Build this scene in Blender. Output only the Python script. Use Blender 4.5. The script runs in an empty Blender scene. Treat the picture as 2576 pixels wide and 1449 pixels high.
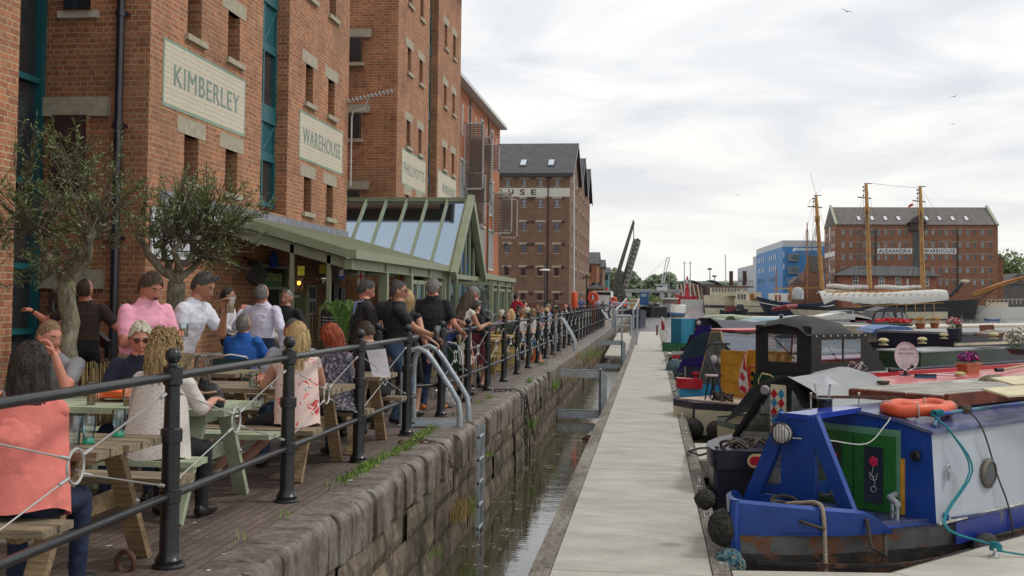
import bpy, bmesh, math, random
from mathutils import Vector, Matrix, Euler
random.seed(7)
S=bpy.context.scene
R=math.radians
F=2830.0;YAW=math.atan(352/F);PITCH=R(2.07);ROLL=R(0.66);EYE=(0.0,0.0,1.54)
def _axes():
 cy,sy=math.cos(YAW),math.sin(YAW);cp,sp=math.cos(PITCH),math.sin(PITCH)
 f=Vector((-sy*cp,cy*cp,sp));r0=Vector((cy,sy,0));u0=Vector((sy*sp,-cy*sp,cp))
 c,s=math.cos(ROLL),math.sin(ROLL)
 return c*r0+s*u0, -s*r0+c*u0, f
R_,U_,F_=_axes();OX,OY=1288.97,647.66
cd=bpy.data.cameras.new('camera');cam=bpy.data.objects.new('camera',cd);S.collection.objects.link(cam)
cd.sensor_width=36;cd.lens=36*F/2576;cd.clip_start=.1;cd.clip_end=5000
cd.shift_x=-(OX-1288)/2576;cd.shift_y=(OY-724.5)/2576
cam.matrix_world=Matrix(((R_.x,U_.x,-F_.x,EYE[0]),(R_.y,U_.y,-F_.y,EYE[1]),(R_.z,U_.z,-F_.z,EYE[2]),(0,0,0,1)))
S.camera=cam
def ray(u,v): return F_+((u-OX)/F)*R_-((v-OY)/F)*U_
def G(u,v,z=0.0): d=ray(u,v);return Vector(EYE)+d*((z-EYE[2])/d.z)
def onX(u,v,X): d=ray(u,v);return Vector(EYE)+d*(X/d.x)
def onY(u,v,Y): d=ray(u,v);return Vector(EYE)+d*(Y/d.y)
def onL(u,v,p,az):
 d=ray(u,v);n=Vector((math.cos(az),-math.sin(az),0));return Vector(EYE)+d*(n.dot(Vector(p))/n.dot(d))
S.view_settings.view_transform='Standard';S.view_settings.look='None';S.view_settings.exposure=0.0;S.view_settings.gamma=1
w=bpy.data.worlds.new('World');S.world=w;w.use_nodes=True
N=w.node_tree.nodes;L=w.node_tree.links;N.clear()
SUN_EL=R(52);SUN_AZ=R(78)   # bearing from +Y towards +X
def nd(t,**k):
 n=N.new(t)
 for a,b in k.items(): setattr(n,a,b)
 return n
out=nd('ShaderNodeOutputWorld');bg=nd('ShaderNodeBackground');bg.inputs[1].default_value=0.1
sky=nd('ShaderNodeTexSky',sky_type='NISHITA',sun_disc=False,sun_elevation=SUN_EL,sun_rotation=SUN_AZ)
tc=nd('ShaderNodeTexCoord')
def world_clouds():
 sep=nd('ShaderNodeSeparateXYZ');L.new(tc.outputs['Generated'],sep.inputs[0])
 m=nd('ShaderNodeMath',operation='MAXIMUM');m.inputs[1].default_value=0.03;L.new(sep.outputs[2],m.inputs[0])
 add=nd('ShaderNodeMath',operation='ADD');add.inputs[1].default_value=.10;L.new(m.outputs[0],add.inputs[0])
 dx=nd('ShaderNodeMath',operation='DIVIDE');dy=nd('ShaderNodeMath',operation='DIVIDE')
 L.new(sep.outputs[0],dx.inputs[0]);L.new(add.outputs[0],dx.inputs[1]);L.new(sep.outputs[1],dy.inputs[0]);L.new(add.outputs[0],dy.inputs[1])
 cb=nd('ShaderNodeCombineXYZ');L.new(dx.outputs[0],cb.inputs[0]);L.new(dy.outputs[0],cb.inputs[1])
 n1=nd('ShaderNodeTexNoise');n1.inputs['Scale'].default_value=1.1;n1.inputs['Detail'].default_value=9;n1.inputs['Roughness'].default_value=.56;n1.inputs['Distortion'].default_value=.5
 L.new(cb.outputs[0],n1.inputs['Vector'])
 n2=nd('ShaderNodeTexNoise');n2.inputs['Scale'].default_value=.55;n2.inputs['Detail'].default_value=7;n2.inputs['Roughness'].default_value=.5
 mp=nd('ShaderNodeMapping');mp.inputs['Location'].default_value=(3.3,1.4,0);L.new(cb.outputs[0],mp.inputs[0]);L.new(mp.outputs[0],n2.inputs['Vector'])
 r1=nd('ShaderNodeValToRGB');e=r1.color_ramp.elements
 e[0].position=.34;e[0].color=(7.1,7.5,8.2,1);e[1].position=.59;e[1].color=(10.4,10.3,10.1,1)
 k=r1.color_ramp.elements.new(.48);k.color=(8.9,9.1,9.35,1)
 L.new(n1.outputs['Fac'],r1.inputs[0])
 mx=nd('ShaderNodeMix',data_type='RGBA');mr=nd('ShaderNodeMapRange');mr.inputs['From Min'].default_value=.0;mr.inputs['From Max'].default_value=.20;mr.inputs['To Min'].default_value=.75;mr.inputs['To Max'].default_value=0
 L.new(sep.outputs[2],mr.inputs['Value']);L.new(mr.outputs[0],mx.inputs['Factor']);L.new(r1.outputs[0],mx.inputs['A']);mx.inputs['B'].default_value=(9.7,9.5,8.9,1)
 r2=nd('ShaderNodeMapRange');r2.inputs['From Min'].default_value=.60;r2.inputs['From Max'].default_value=.72;r2.inputs['To Min'].default_value=0;r2.inputs['To Max'].default_value=.45
 L.new(n2.outputs['Fac'],r2.inputs['Value'])
 m2=nd('ShaderNodeMix',data_type='RGBA');L.new(r2.outputs[0],m2.inputs['Factor']);L.new(mx.outputs['Result'],m2.inputs['A']);L.new(sky.outputs[0],m2.inputs['B'])
 L.new(m2.outputs['Result'],bg.inputs[0]);L.new(bg.outputs[0],out.inputs[0])
world_clouds()
sl=bpy.data.lights.new('sun','SUN');sun=bpy.data.objects.new('sun',sl);S.collection.objects.link(sun)
sl.energy=1.5;sl.angle=R(11);sl.color=(1,.95,.87)
sd=Vector((math.sin(SUN_AZ)*math.cos(SUN_EL),math.cos(SUN_AZ)*math.cos(SUN_EL),math.sin(SUN_EL)))
sun.rotation_euler=sd.to_track_quat('Z','Y').to_euler()
MATS={}
def mat(name,col,rough=.6,metal=0,var=.12,scale=6,bump=0,bscale=60,spec=.5,stain=None,stains=(.55,.7),sscale=3,stretch=None,trans=0,alpha=1,emit=None):
 if name in MATS: return MATS[name]
 m=bpy.data.materials.new(name);m.use_nodes=True;t=m.node_tree;n=t.nodes;l=t.links
 b=n['Principled BSDF'];b.inputs['Roughness'].default_value=rough;b.inputs['Metallic'].default_value=metal
 b.inputs['Specular IOR Level'].default_value=spec
 c=tuple(col)+(1,)
 co=n.new('ShaderNodeTexCoord');vec=co.outputs['Object']
 if stretch:
  mp=n.new('ShaderNodeMapping');mp.inputs['Scale'].default_value=stretch;l.new(vec,mp.inputs[0]);vec=mp.outputs[0]
 src=None
 if var:
  no=n.new('ShaderNodeTexNoise');no.inputs['Scale'].default_value=scale;no.inputs['Detail'].default_value=6;no.inputs['Roughness'].default_value=.65;l.new(vec,no.inputs['Vector'])
  mr=n.new('ShaderNodeMapRange');mr.inputs['From Min'].default_value=.3;mr.inputs['From Max'].default_value=.7;mr.inputs['To Min'].default_value=1-var*1.6;mr.inputs['To Max'].default_value=1+var*1.4;l.new(no.outputs['Fac'],mr.inputs['Value'])
  mu=n.new('ShaderNodeVectorMath');mu.operation='SCALE';mu.inputs[0].default_value=col;l.new(mr.outputs[0],mu.inputs['Scale']);src=mu.outputs[0]
 if stain:
  n2=n.new('ShaderNodeTexNoise');n2.inputs['Scale'].default_value=sscale;n2.inputs['Detail'].default_value=8;n2.inputs['Roughness'].default_value=.7;l.new(vec,n2.inputs['Vector'])
  r=n.new('ShaderNodeMapRange');r.inputs['From Min'].default_value=stains[0];r.inputs['From Max'].default_value=stains[1];l.new(n2.outputs['Fac'],r.inputs['Value'])
  mx=n.new('ShaderNodeMix');mx.data_type='RGBA';l.new(r.outputs[0],mx.inputs['Factor'])
  if src: l.new(src,mx.inputs['A'])
  else: mx.inputs['A'].default_value=c
  mx.inputs['B'].default_value=tuple(stain)+(1,);src=mx.outputs['Result']
 if src: l.new(src,b.inputs['Base Color'])
 else: b.inputs['Base Color'].default_value=c
 if bump:
  nb=n.new('ShaderNodeTexNoise');nb.inputs['Scale'].default_value=bscale;nb.inputs['Detail'].default_value=5;l.new(vec,nb.inputs['Vector'])
  bp=n.new('ShaderNodeBump');bp.inputs['Strength'].default_value=min(1,bump);bp.inputs['Distance'].default_value=.02*max(1,bump);l.new(nb.outputs['Fac'],bp.inputs['Height']);l.new(bp.outputs[0],b.inputs['Normal'])
 if trans: b.inputs['Transmission Weight'].default_value=trans
 if alpha<1: b.inputs['Alpha'].default_value=alpha
 if emit: b.inputs['Emission Color'].default_value=tuple(emit[:3])+(1,);b.inputs['Emission Strength'].default_value=emit[3]
 MATS[name]=m;return m
def P(name,col,rough=.45,**k): return mat(name,col,rough,**k)
def brick(name,c1,c2,mort,bw=.235,bh=.0857,ms=.010,var=.35,dirt=None,offs=.5,patch=(.20,.09,.06)):
 if name in MATS: return MATS[name]
 m=bpy.data.materials.new(name);m.use_nodes=True;t=m.node_tree;n=t.nodes;l=t.links;b=n['Principled BSDF'];b.inputs['Roughness'].default_value=.85
 co=n.new('ShaderNodeTexCoord');sp=n.new('ShaderNodeSeparateXYZ');l.new(co.outputs['Object'],sp.inputs[0])
 g=n.new('ShaderNodeSeparateXYZ');l.new(co.outputs['Normal'],g.inputs[0])
 ab=n.new('ShaderNodeMath');ab.operation='ABSOLUTE';l.new(g.outputs[0],ab.inputs[0]);gt=n.new('ShaderNodeMath');gt.operation='GREATER_THAN';gt.inputs[1].default_value=.6;l.new(ab.outputs[0],gt.inputs[0])
 mx=n.new('ShaderNodeMix');mx.data_type='FLOAT';l.new(gt.outputs[0],mx.inputs['Factor']);l.new(sp.outputs[0],mx.inputs['A']);l.new(sp.outputs[1],mx.inputs['B'])
 cb=n.new('ShaderNodeCombineXYZ');l.new(mx.outputs['Result'],cb.inputs[0]);l.new(sp.outputs[2],cb.inputs[1])
 wn=n.new('ShaderNodeTexNoise');wn.inputs['Scale'].default_value=2.5;l.new(co.outputs['Object'],wn.inputs['Vector'])
 ws=n.new('ShaderNodeVectorMath');ws.operation='MULTIPLY_ADD';ws.inputs[1].default_value=(.03,.03,0);l.new(wn.outputs['Color'],ws.inputs[0]);l.new(cb.outputs[0],ws.inputs[2])
 br=n.new('ShaderNodeTexBrick');br.inputs['Scale'].default_value=1;br.inputs['Brick Width'].default_value=bw;br.inputs['Row Height'].default_value=bh;br.inputs['Mortar Size'].default_value=ms;br.inputs['Mortar Smooth'].default_value=.3;br.offset=offs;br.squash_frequency=2;br.squash=.5 if bw>.2 else 1;br.inputs['Bias'].default_value=-.1
 br.inputs['Color1'].default_value=c1+(1,);br.inputs['Color2'].default_value=c2+(1,);br.inputs['Mortar'].default_value=mort+(1,);l.new(ws.outputs[0],br.inputs['Vector'])
 no=n.new('ShaderNodeTexNoise');no.inputs['Scale'].default_value=.9;no.inputs['Detail'].default_value=9;no.inputs['Roughness'].default_value=.7;l.new(co.outputs['Object'],no.inputs['Vector'])
 mr=n.new('ShaderNodeMapRange');mr.inputs['From Min'].default_value=.3;mr.inputs['From Max'].default_value=.7;mr.inputs['To Min'].default_value=1-var;mr.inputs['To Max'].default_value=1+var;l.new(no.outputs['Fac'],mr.inputs['Value'])
 sc=n.new('ShaderNodeVectorMath');sc.operation='SCALE';l.new(br.outputs['Color'],sc.inputs[0]);l.new(mr.outputs[0],sc.inputs['Scale'])
 vm=n.new('ShaderNodeVectorMath');vm.operation='MULTIPLY';vm.inputs[1].default_value=(1/bw*.5,1/bh*.5,1);l.new(cb.outputs[0],vm.inputs[0])
 wh=n.new('ShaderNodeTexNoise');wh.inputs['Scale'].default_value=2.2;wh.inputs['Detail'].default_value=2;l.new(vm.outputs[0],wh.inputs['Vector'])
 r3=n.new('ShaderNodeMapRange');r3.inputs['From Min'].default_value=.56;r3.inputs['From Max'].default_value=.68;r3.inputs['To Max'].default_value=.55;l.new(wh.outputs['Fac'],r3.inputs['Value'])
 m3=n.new('ShaderNodeMix');m3.data_type='RGBA';l.new(r3.outputs[0],m3.inputs['Factor']);l.new(sc.outputs[0],m3.inputs['A']);m3.inputs['B'].default_value=patch+(1,)
 last=m3.outputs['Result']
 if dirt:
  dn=n.new('ShaderNodeTexNoise');dn.inputs['Scale'].default_value=.35;dn.inputs['Detail'].default_value=7;dn.inputs['Roughness'].default_value=.65;l.new(co.outputs['Object'],dn.inputs['Vector'])
  dr=n.new('ShaderNodeMapRange');dr.inputs['From Min'].default_value=.5;dr.inputs['From Max'].default_value=.75;dr.inputs['To Max'].default_value=.6;l.new(dn.outputs['Fac'],dr.inputs['Value'])
  dm=n.new('ShaderNodeMix');dm.data_type='RGBA';l.new(dr.outputs[0],dm.inputs['Factor']);l.new(last,dm.inputs['A']);dm.inputs['B'].default_value=dirt+(1,);last=dm.outputs['Result']
 l.new(last,b.inputs['Base Color'])
 iv=n.new('ShaderNodeMath');iv.operation='MULTIPLY_ADD';iv.inputs[1].default_value=-1;l.new(br.outputs['Fac'],iv.inputs[0]);fn=n.new('ShaderNodeTexNoise');fn.inputs['Scale'].default_value=60;l.new(co.outputs['Object'],fn.inputs['Vector']);l.new(fn.outputs['Fac'],iv.inputs[2])
 bp=n.new('ShaderNodeBump');bp.inputs['Strength'].default_value=.7;bp.inputs['Distance'].default_value=.012;l.new(iv.outputs[0],bp.inputs['Height']);l.new(bp.outputs[0],b.inputs['Normal'])
 MATS[name]=m;return m
class MB:
 def __init__(s,T=None): s.v=[];s.f=[];s.m=[];s.T=T;s.mi=0
 def add(s,vs,fs,mi=None):
  o=len(s.v);T=s.T
  for p in vs:
   p=Vector(p);s.v.append(T@p if T else p)
  for f in fs: s.f.append(tuple(i+o for i in f));s.m.append(s.mi if mi is None else mi)
  return s
 def box(s,x0,x1,y0,y1,z0,z1,mi=None,M=None):
  vs=[Vector(p) for p in ((x0,y0,z0),(x1,y0,z0),(x1,y1,z0),(x0,y1,z0),(x0,y0,z1),(x1,y0,z1),(x1,y1,z1),(x0,y1,z1))]
  if M: vs=[M@p for p in vs]
  return s.add(vs,[(0,3,2,1),(4,5,6,7),(0,1,5,4),(1,2,6,5),(2,3,7,6),(3,0,4,7)],mi)
 def bar(s,a,b,w,h,mi=None,up=(0,0,1)):
  a,b=Vector(a),Vector(b);d=(b-a);L_=d.length;d.normalize();u=Vector(up)
  if abs(d.dot(u))>.98: u=Vector((0,1,0))
  x=d.cross(u).normalized();u=x.cross(d)
  vs=[p+x*i*w/2+u*j*h/2 for p in(a,b) for i,j in((-1,-1),(1,-1),(1,1),(-1,1))]
  return s.add(vs,[(3,2,1,0),(4,5,6,7),(0,1,5,4),(1,2,6,5),(2,3,7,6),(3,0,4,7)],mi)
 def tube(s,pts,r,n=8,mi=None,cap=True,closed=False):
  pts=[Vector(p) for p in pts];k=len(pts);rs=r if isinstance(r,(list,tuple)) else [r]*k
  vs=[];px=None
  for i,p in enumerate(pts):
   a=pts[i-1] if (i>0 or closed) else p;b=pts[(i+1)%k] if (i<k-1 or closed) else p
   d=(b-a)
   if d.length<1e-9: d=Vector((0,0,1))
   d.normalize()
   if px is None:
    q=Vector((0,0,1)) if abs(d.z)<.9 else Vector((1,0,0));px=d.cross(q).normalized()
   else:
    px=(px-d*px.dot(d));px=px.normalized() if px.length>1e-6 else d.orthogonal().normalized()
   y=d.cross(px)
   for j in range(n):
    t=2*math.pi*j/n;vs.append(p+(px*math.cos(t)+y*math.sin(t))*rs[i])
  fs=[]
  for i in range(k if closed else k-1):
   for j in range(n): fs.append((i*n+j,i*n+(j+1)%n,((i+1)%k)*n+(j+1)%n,((i+1)%k)*n+j))
  if cap and not closed: fs.append(tuple(range(n-1,-1,-1)));fs.append(tuple((k-1)*n+j for j in range(n)))
  return s.add(vs,fs,mi)
 def lathe(s,prof,c=(0,0,0),n=16,mi=None,ax=None):
  c=Vector(c);vs=[];fs=[];k=len(prof)
  Q=Vector(ax).to_track_quat('Z','Y').to_matrix() if ax else None
  for r,z in prof:
   for j in range(n):
    t=2*math.pi*j/n;p=Vector((r*math.cos(t),r*math.sin(t),z));vs.append(c+(Q@p if Q else p))
  for i in range(k-1):
   for j in range(n): fs.append((i*n+j,i*n+(j+1)%n,(i+1)*n+(j+1)%n,(i+1)*n+j))
  fs.append(tuple(range(n-1,-1,-1)));fs.append(tuple((k-1)*n+j for j in range(n)))
  return s.add(vs,fs,mi)
 def ball(s,c,r,n=12,mi=None,jit=0):
  rx,ry,rz=r if isinstance(r,(tuple,list)) else (r,r,r);c=Vector(c);k=max(4,n//2)
  vs=[c+Vector((0,0,-rz))];fs=[]
  for i in range(1,k):
   a=-math.pi/2+math.pi*i/k
   for j in range(n):
    t=2*math.pi*j/n;q=1+random.uniform(-jit,jit);vs.append(c+Vector((rx*math.cos(a)*math.cos(t)*q,ry*math.cos(a)*math.sin(t)*q,rz*math.sin(a)*q)))
  vs.append(c+Vector((0,0,rz)));e=len(vs)-1
  for j in range(n): fs.append((0,1+(j+1)%n,1+j));fs.append((e,1+(k-2)*n+j,1+(k-2)*n+(j+1)%n))
  for i in range(k-2):
   for j in range(n): fs.append((1+i*n+j,1+i*n+(j+1)%n,1+(i+1)*n+(j+1)%n,1+(i+1)*n+j))
  return s.add(vs,fs,mi)
 def torus(s,c,R0,r,ax=(0,0,1),n=24,k=8,mi=None):
  Q=Vector(ax).to_track_quat('Z','Y').to_matrix();c=Vector(c)
  return s.tube([c+Q@Vector((R0*math.cos(2*math.pi*i/n),R0*math.sin(2*math.pi*i/n),0)) for i in range(n)],r,k,mi,closed=True)
 def poly(s,pts,mi=None): return s.add(pts,[tuple(range(len(pts)))],mi)
 def prism(s,pts,d,mi=None):
  pts=[Vector(p) for p in pts];d=Vector(d);k=len(pts)
  return s.add(pts+[p+d for p in pts],[tuple(range(k-1,-1,-1)),tuple(range(k,2*k))]+[(i,(i+1)%k,(i+1)%k+k,i+k) for i in range(k)],mi)
 def loft(s,rings,mi=None,cap=True,closed=True):
  n=len(rings[0]);vs=[p for r in rings for p in r];fs=[]
  for i in range(len(rings)-1):
   for j in range(n if closed else n-1): fs.append((i*n+j,i*n+(j+1)%n,(i+1)*n+(j+1)%n,(i+1)*n+j))
  if cap and closed: fs.append(tuple(range(n-1,-1,-1)));fs.append(tuple((len(rings)-1)*n+j for j in range(n)))
  return s.add(vs,fs,mi)
 def mesh(s,name,off=None,smooth=False,mats=()):
  me=bpy.data.meshes.new(name);o=Vector(off) if off else Vector((0,0,0))
  me.from_pydata([tuple(p-o) for p in s.v],[],s.f)
  for x in mats: me.materials.append(x)
  me.polygons.foreach_set('material_index',s.m)
  if smooth: me.polygons.foreach_set('use_smooth',[True]*len(me.polygons))
  me.update()
  bm=bmesh.new();bm.from_mesh(me);bmesh.ops.recalc_face_normals(bm,faces=bm.faces);bm.to_mesh(me);bm.free()
  return me
def sharp(me,ang=40):
 try: me.set_sharp_from_angle(angle=R(ang))
 except Exception: pass
def tagobj(o,label=None,cat=None,group=None,kind=None):
 if label: o['label']=label
 if cat: o['category']=cat
 if group: o['group']=group
 if kind: o['kind']=kind
 return o
def link(o): S.collection.objects.link(o);return o
def sm(pts,k=5):
 p=[Vector(q) for q in pts];p=[p[0]*2-p[1]]+p+[p[-1]*2-p[-2]];o=[]
 for i in range(1,len(p)-2):
  for j in range(k):
   t=j/k;a,b,c,d=p[i-1:i+3];o.append(.5*((2*b)+(c-a)*t+(2*a-5*b+4*c-d)*t*t+(3*b-a-3*c+d)*t**3))
 return o+[p[-2]]
class Thing:
 """an Empty at the base;parts are given in site coordinates (local=False) or in the thing's own frame"""
 def __init__(s,name,label,cat,loc=(0,0,0),rz=0,group=None,local=False):
  s.o=link(bpy.data.objects.new(name,None));s.o.empty_display_size=.2;s.o.location=loc;s.o.rotation_euler=(0,0,rz);tagobj(s.o,label,cat,group);s.off=None if local else Vector(loc)
 def part(s,name,mb,mats,parent=None,smooth=False,label=None,kind=None):
  if not isinstance(mats,(list,tuple)): mats=[mats]
  me=mb.mesh(name,s.off,smooth,mats)
  if smooth: sharp(me)
  o=link(bpy.data.objects.new(name,me));o.parent=parent or s.o
  if label: o['label']=label
  if kind: o['kind']=kind
  return o
def single(name,mb,mats,label=None,cat=None,group=None,kind=None,smooth=False,loc=None):
 if not isinstance(mats,(list,tuple)): mats=[mats]
 me=mb.mesh(name,loc,smooth,mats)
 if smooth: sharp(me)
 o=link(bpy.data.objects.new(name,me))
 if loc: o.location=loc
 return tagobj(o,label,cat,group,kind)
def dup(root,loc=None,rz=None,label=None,group=None,sc=None):
 r=root.copy();link(r)
 if loc is not None: r.location=loc
 if rz is not None: r.rotation_euler=(0,0,rz)
 if sc: r.scale=(sc,sc,sc)
 if label: r['label']=label
 if group: r['group']=group
 for ch in list(root.children):
  c=ch.copy();link(c);c.parent=r
  for g in list(ch.children):
   d=g.copy();link(d);d.parent=c
 return r
def textmesh(s,w,h,M,depth=.004,bold=.0,spacing=1.0):
 """lettering as a MB, its box (0..w, 0..h) placed by matrix M"""
 c=bpy.data.curves.new('t','FONT');c.body=s;c.extrude=0;c.offset=bold;c.space_character=spacing;c.resolution_u=3
 o=bpy.data.objects.new('t',c);link(o);bpy.context.view_layer.update()
 me=bpy.data.meshes.new_from_object(o.evaluated_get(bpy.context.evaluated_depsgraph_get()))
 xs=[v.co.x for v in me.vertices];ys=[v.co.y for v in me.vertices];x0,x1,y0,y1=min(xs),max(xs),min(ys),max(ys)
 mb=MB();k=len(me.vertices)
 vs=[M@Vector(((v.co.x-x0)/(x1-x0)*w,(v.co.y-y0)/(y1-y0)*h,depth)) for v in me.vertices]
 mb.add(vs,[tuple(p.vertices) for p in me.polygons],0)
 bpy.data.objects.remove(o);bpy.data.meshes.remove(me);bpy.data.curves.remove(c)
 return mb
def frameM(o,x,y):
 x=Vector(x).normalized();y=Vector(y).normalized();z=x.cross(y);o=Vector(o)
 return Matrix(((x.x,y.x,z.x,o.x),(x.y,y.y,z.y,o.y),(x.z,y.z,z.z,o.z),(0,0,0,1)))
def wallgrid(mb,M,x0,x1,y0,y1,ops,depth=.2,mi=None):
 xs=sorted({x0,x1,*[min(max(a,x0),x1) for o in ops for a in o[:2]]});ys=sorted({y0,y1,*[min(max(a,y0),y1) for o in ops for a in o[2:4]]})
 for i in range(len(xs)-1):
  for j in range(len(ys)-1):
   cx,cy=(xs[i]+xs[i+1])/2,(ys[j]+ys[j+1])/2
   if any(o[0]<cx<o[1] and o[2]<cy<o[3] for o in ops): continue
   mb.add([M@Vector(p) for p in((xs[i],ys[j],0),(xs[i+1],ys[j],0),(xs[i+1],ys[j+1],0),(xs[i],ys[j+1],0))],[(0,1,2,3)],mi)
 for o in ops:
  a,b,c,d=o[:4];q=[(a,c),(b,c),(b,d),(a,d)]
  for i in range(4):
   p,r=q[i],q[(i+1)%4]
   mb.add([M@Vector(t) for t in((p[0],p[1],0),(r[0],r[1],0),(r[0],r[1],-depth),(p[0],p[1],-depth))],[(3,2,1,0)],mi)
GREEN_EYE=None
GLASS_DARK=mat('dark_window_glass',(.03,.035,.04),.06,0,var=.3,scale=1.2,spec=.8)
STONE=mat('lintel_stone',(.36,.32,.24),.8,var=.15,scale=8,bump=.2)
BLACKIRON=mat('black_iron',(.012,.013,.015),.30,var=.3,scale=9,bump=.12,bscale=60,stain=(.05,.035,.025),stains=(.62,.78),sscale=7)
STEEL=mat('galvanised_steel',(.36,.40,.43),.5,.35,var=.15,scale=7,bump=.1)
# == SETTING: quay, water, pontoon
def smat(name,c1,c2,c3,rough=.75,s1=2.5,s2=14,bump=.6,stretch=(1,1,1),bd=.03):
 """weathered stone: three tones broken by noise"""
 m=bpy.data.materials.new(name);m.use_nodes=True;n=m.node_tree.nodes;l=m.node_tree.links;b=n['Principled BSDF'];b.inputs['Roughness'].default_value=rough
 co=n.new('ShaderNodeTexCoord');mp=n.new('ShaderNodeMapping');mp.inputs['Scale'].default_value=stretch;l.new(co.outputs['Object'],mp.inputs[0])
 a=n.new('ShaderNodeTexNoise');a.inputs['Scale'].default_value=s1;a.inputs['Detail'].default_value=10;a.inputs['Roughness'].default_value=.7;a.inputs['Distortion'].default_value=.6;l.new(mp.outputs[0],a.inputs['Vector'])
 r=n.new('ShaderNodeValToRGB');e=r.color_ramp.elements;e[0].position=.36;e[0].color=c1+(1,);e[1].position=.66;e[1].color=c3+(1,);k=e.new(.5);k.color=c2+(1,);l.new(a.outputs['Fac'],r.inputs[0])
 f=n.new('ShaderNodeTexNoise');f.inputs['Scale'].default_value=s2;f.inputs['Detail'].default_value=8;l.new(mp.outputs[0],f.inputs['Vector'])
 mr=n.new('ShaderNodeMapRange');mr.inputs['From Min'].default_value=.3;mr.inputs['From Max'].default_value=.7;mr.inputs['To Min'].default_value=.6;mr.inputs['To Max'].default_value=1.35;l.new(f.outputs['Fac'],mr.inputs['Value'])
 sc=n.new('ShaderNodeVectorMath');sc.operation='SCALE';l.new(r.outputs[0],sc.inputs[0]);l.new(mr.outputs[0],sc.inputs['Scale']);l.new(sc.outputs[0],b.inputs['Base Color'])
 bp=n.new('ShaderNodeBump');bp.inputs['Strength'].default_value=bump;bp.inputs['Distance'].default_value=bd;ad=n.new('ShaderNodeMath');l.new(a.outputs['Fac'],ad.inputs[0]);l.new(f.outputs['Fac'],ad.inputs[1]);l.new(ad.outputs[0],bp.inputs['Height']);l.new(bp.outputs[0],b.inputs['Normal'])
 MATS[name]=m;return m
def water_mat():
 m=bpy.data.materials.new('dock_water');m.use_nodes=True;n=m.node_tree.nodes;l=m.node_tree.links;b=n['Principled BSDF']
 b.inputs['Base Color'].default_value=(.05,.048,.026,1);b.inputs['Roughness'].default_value=.03;b.inputs['IOR'].default_value=2.6;b.inputs['Specular IOR Level'].default_value=.5
 co=n.new('ShaderNodeTexCoord')
 def nz(sc,det,st):
  mp=n.new('ShaderNodeMapping');mp.inputs['Scale'].default_value=st;l.new(co.outputs['Object'],mp.inputs[0])
  t=n.new('ShaderNodeTexNoise');t.inputs['Scale'].default_value=sc;t.inputs['Detail'].default_value=det;t.inputs['Roughness'].default_value=.55;l.new(mp.outputs[0],t.inputs['Vector']);return t
 a=nz(1.4,4,(1,2.2,1));c=nz(7,3,(1,1.6,1))
 sp=n.new('ShaderNodeSeparateXYZ');l.new(co.outputs['Object'],sp.inputs[0]);mr=n.new('ShaderNodeMapRange');mr.inputs['From Min'].default_value=24;mr.inputs['From Max'].default_value=70;mr.inputs['To Min'].default_value=.035;mr.inputs['To Max'].default_value=.9;l.new(sp.outputs[1],mr.inputs['Value'])
 ad=n.new('ShaderNodeMath');ad.operation='MULTIPLY_ADD';ad.inputs[1].default_value=.35;l.new(c.outputs['Fac'],ad.inputs[0]);l.new(a.outputs['Fac'],ad.inputs[2])
 bp=n.new('ShaderNodeBump');l.new(mr.outputs[0],bp.inputs['Strength']);bp.inputs['Distance'].default_value=.09;l.new(ad.outputs[0],bp.inputs['Height']);l.new(bp.outputs[0],b.inputs['Normal'])
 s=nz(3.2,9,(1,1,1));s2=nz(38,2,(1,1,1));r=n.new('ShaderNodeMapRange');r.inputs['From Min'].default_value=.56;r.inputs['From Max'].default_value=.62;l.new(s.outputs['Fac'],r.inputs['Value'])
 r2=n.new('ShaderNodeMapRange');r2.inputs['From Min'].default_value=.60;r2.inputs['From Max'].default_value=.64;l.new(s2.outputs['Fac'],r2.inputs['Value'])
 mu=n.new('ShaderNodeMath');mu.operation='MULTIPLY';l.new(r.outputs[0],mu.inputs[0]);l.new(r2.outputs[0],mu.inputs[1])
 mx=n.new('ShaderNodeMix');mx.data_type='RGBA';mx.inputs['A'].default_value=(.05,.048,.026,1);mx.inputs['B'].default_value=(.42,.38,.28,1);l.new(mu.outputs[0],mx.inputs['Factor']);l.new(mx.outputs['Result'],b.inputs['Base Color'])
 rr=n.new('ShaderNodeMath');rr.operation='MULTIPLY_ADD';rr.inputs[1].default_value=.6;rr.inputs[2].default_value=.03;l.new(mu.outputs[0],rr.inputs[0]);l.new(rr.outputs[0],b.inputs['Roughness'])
 return m
WZ=-1.25;PZ=-.85;QX=-2.12
mb=MB();mb.add([(-60,-6,WZ),(400,-6,WZ),(400,900,WZ),(-60,900,WZ)],[(0,1,2,3)]);single('water',mb,water_mat(),kind='structure')
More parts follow.
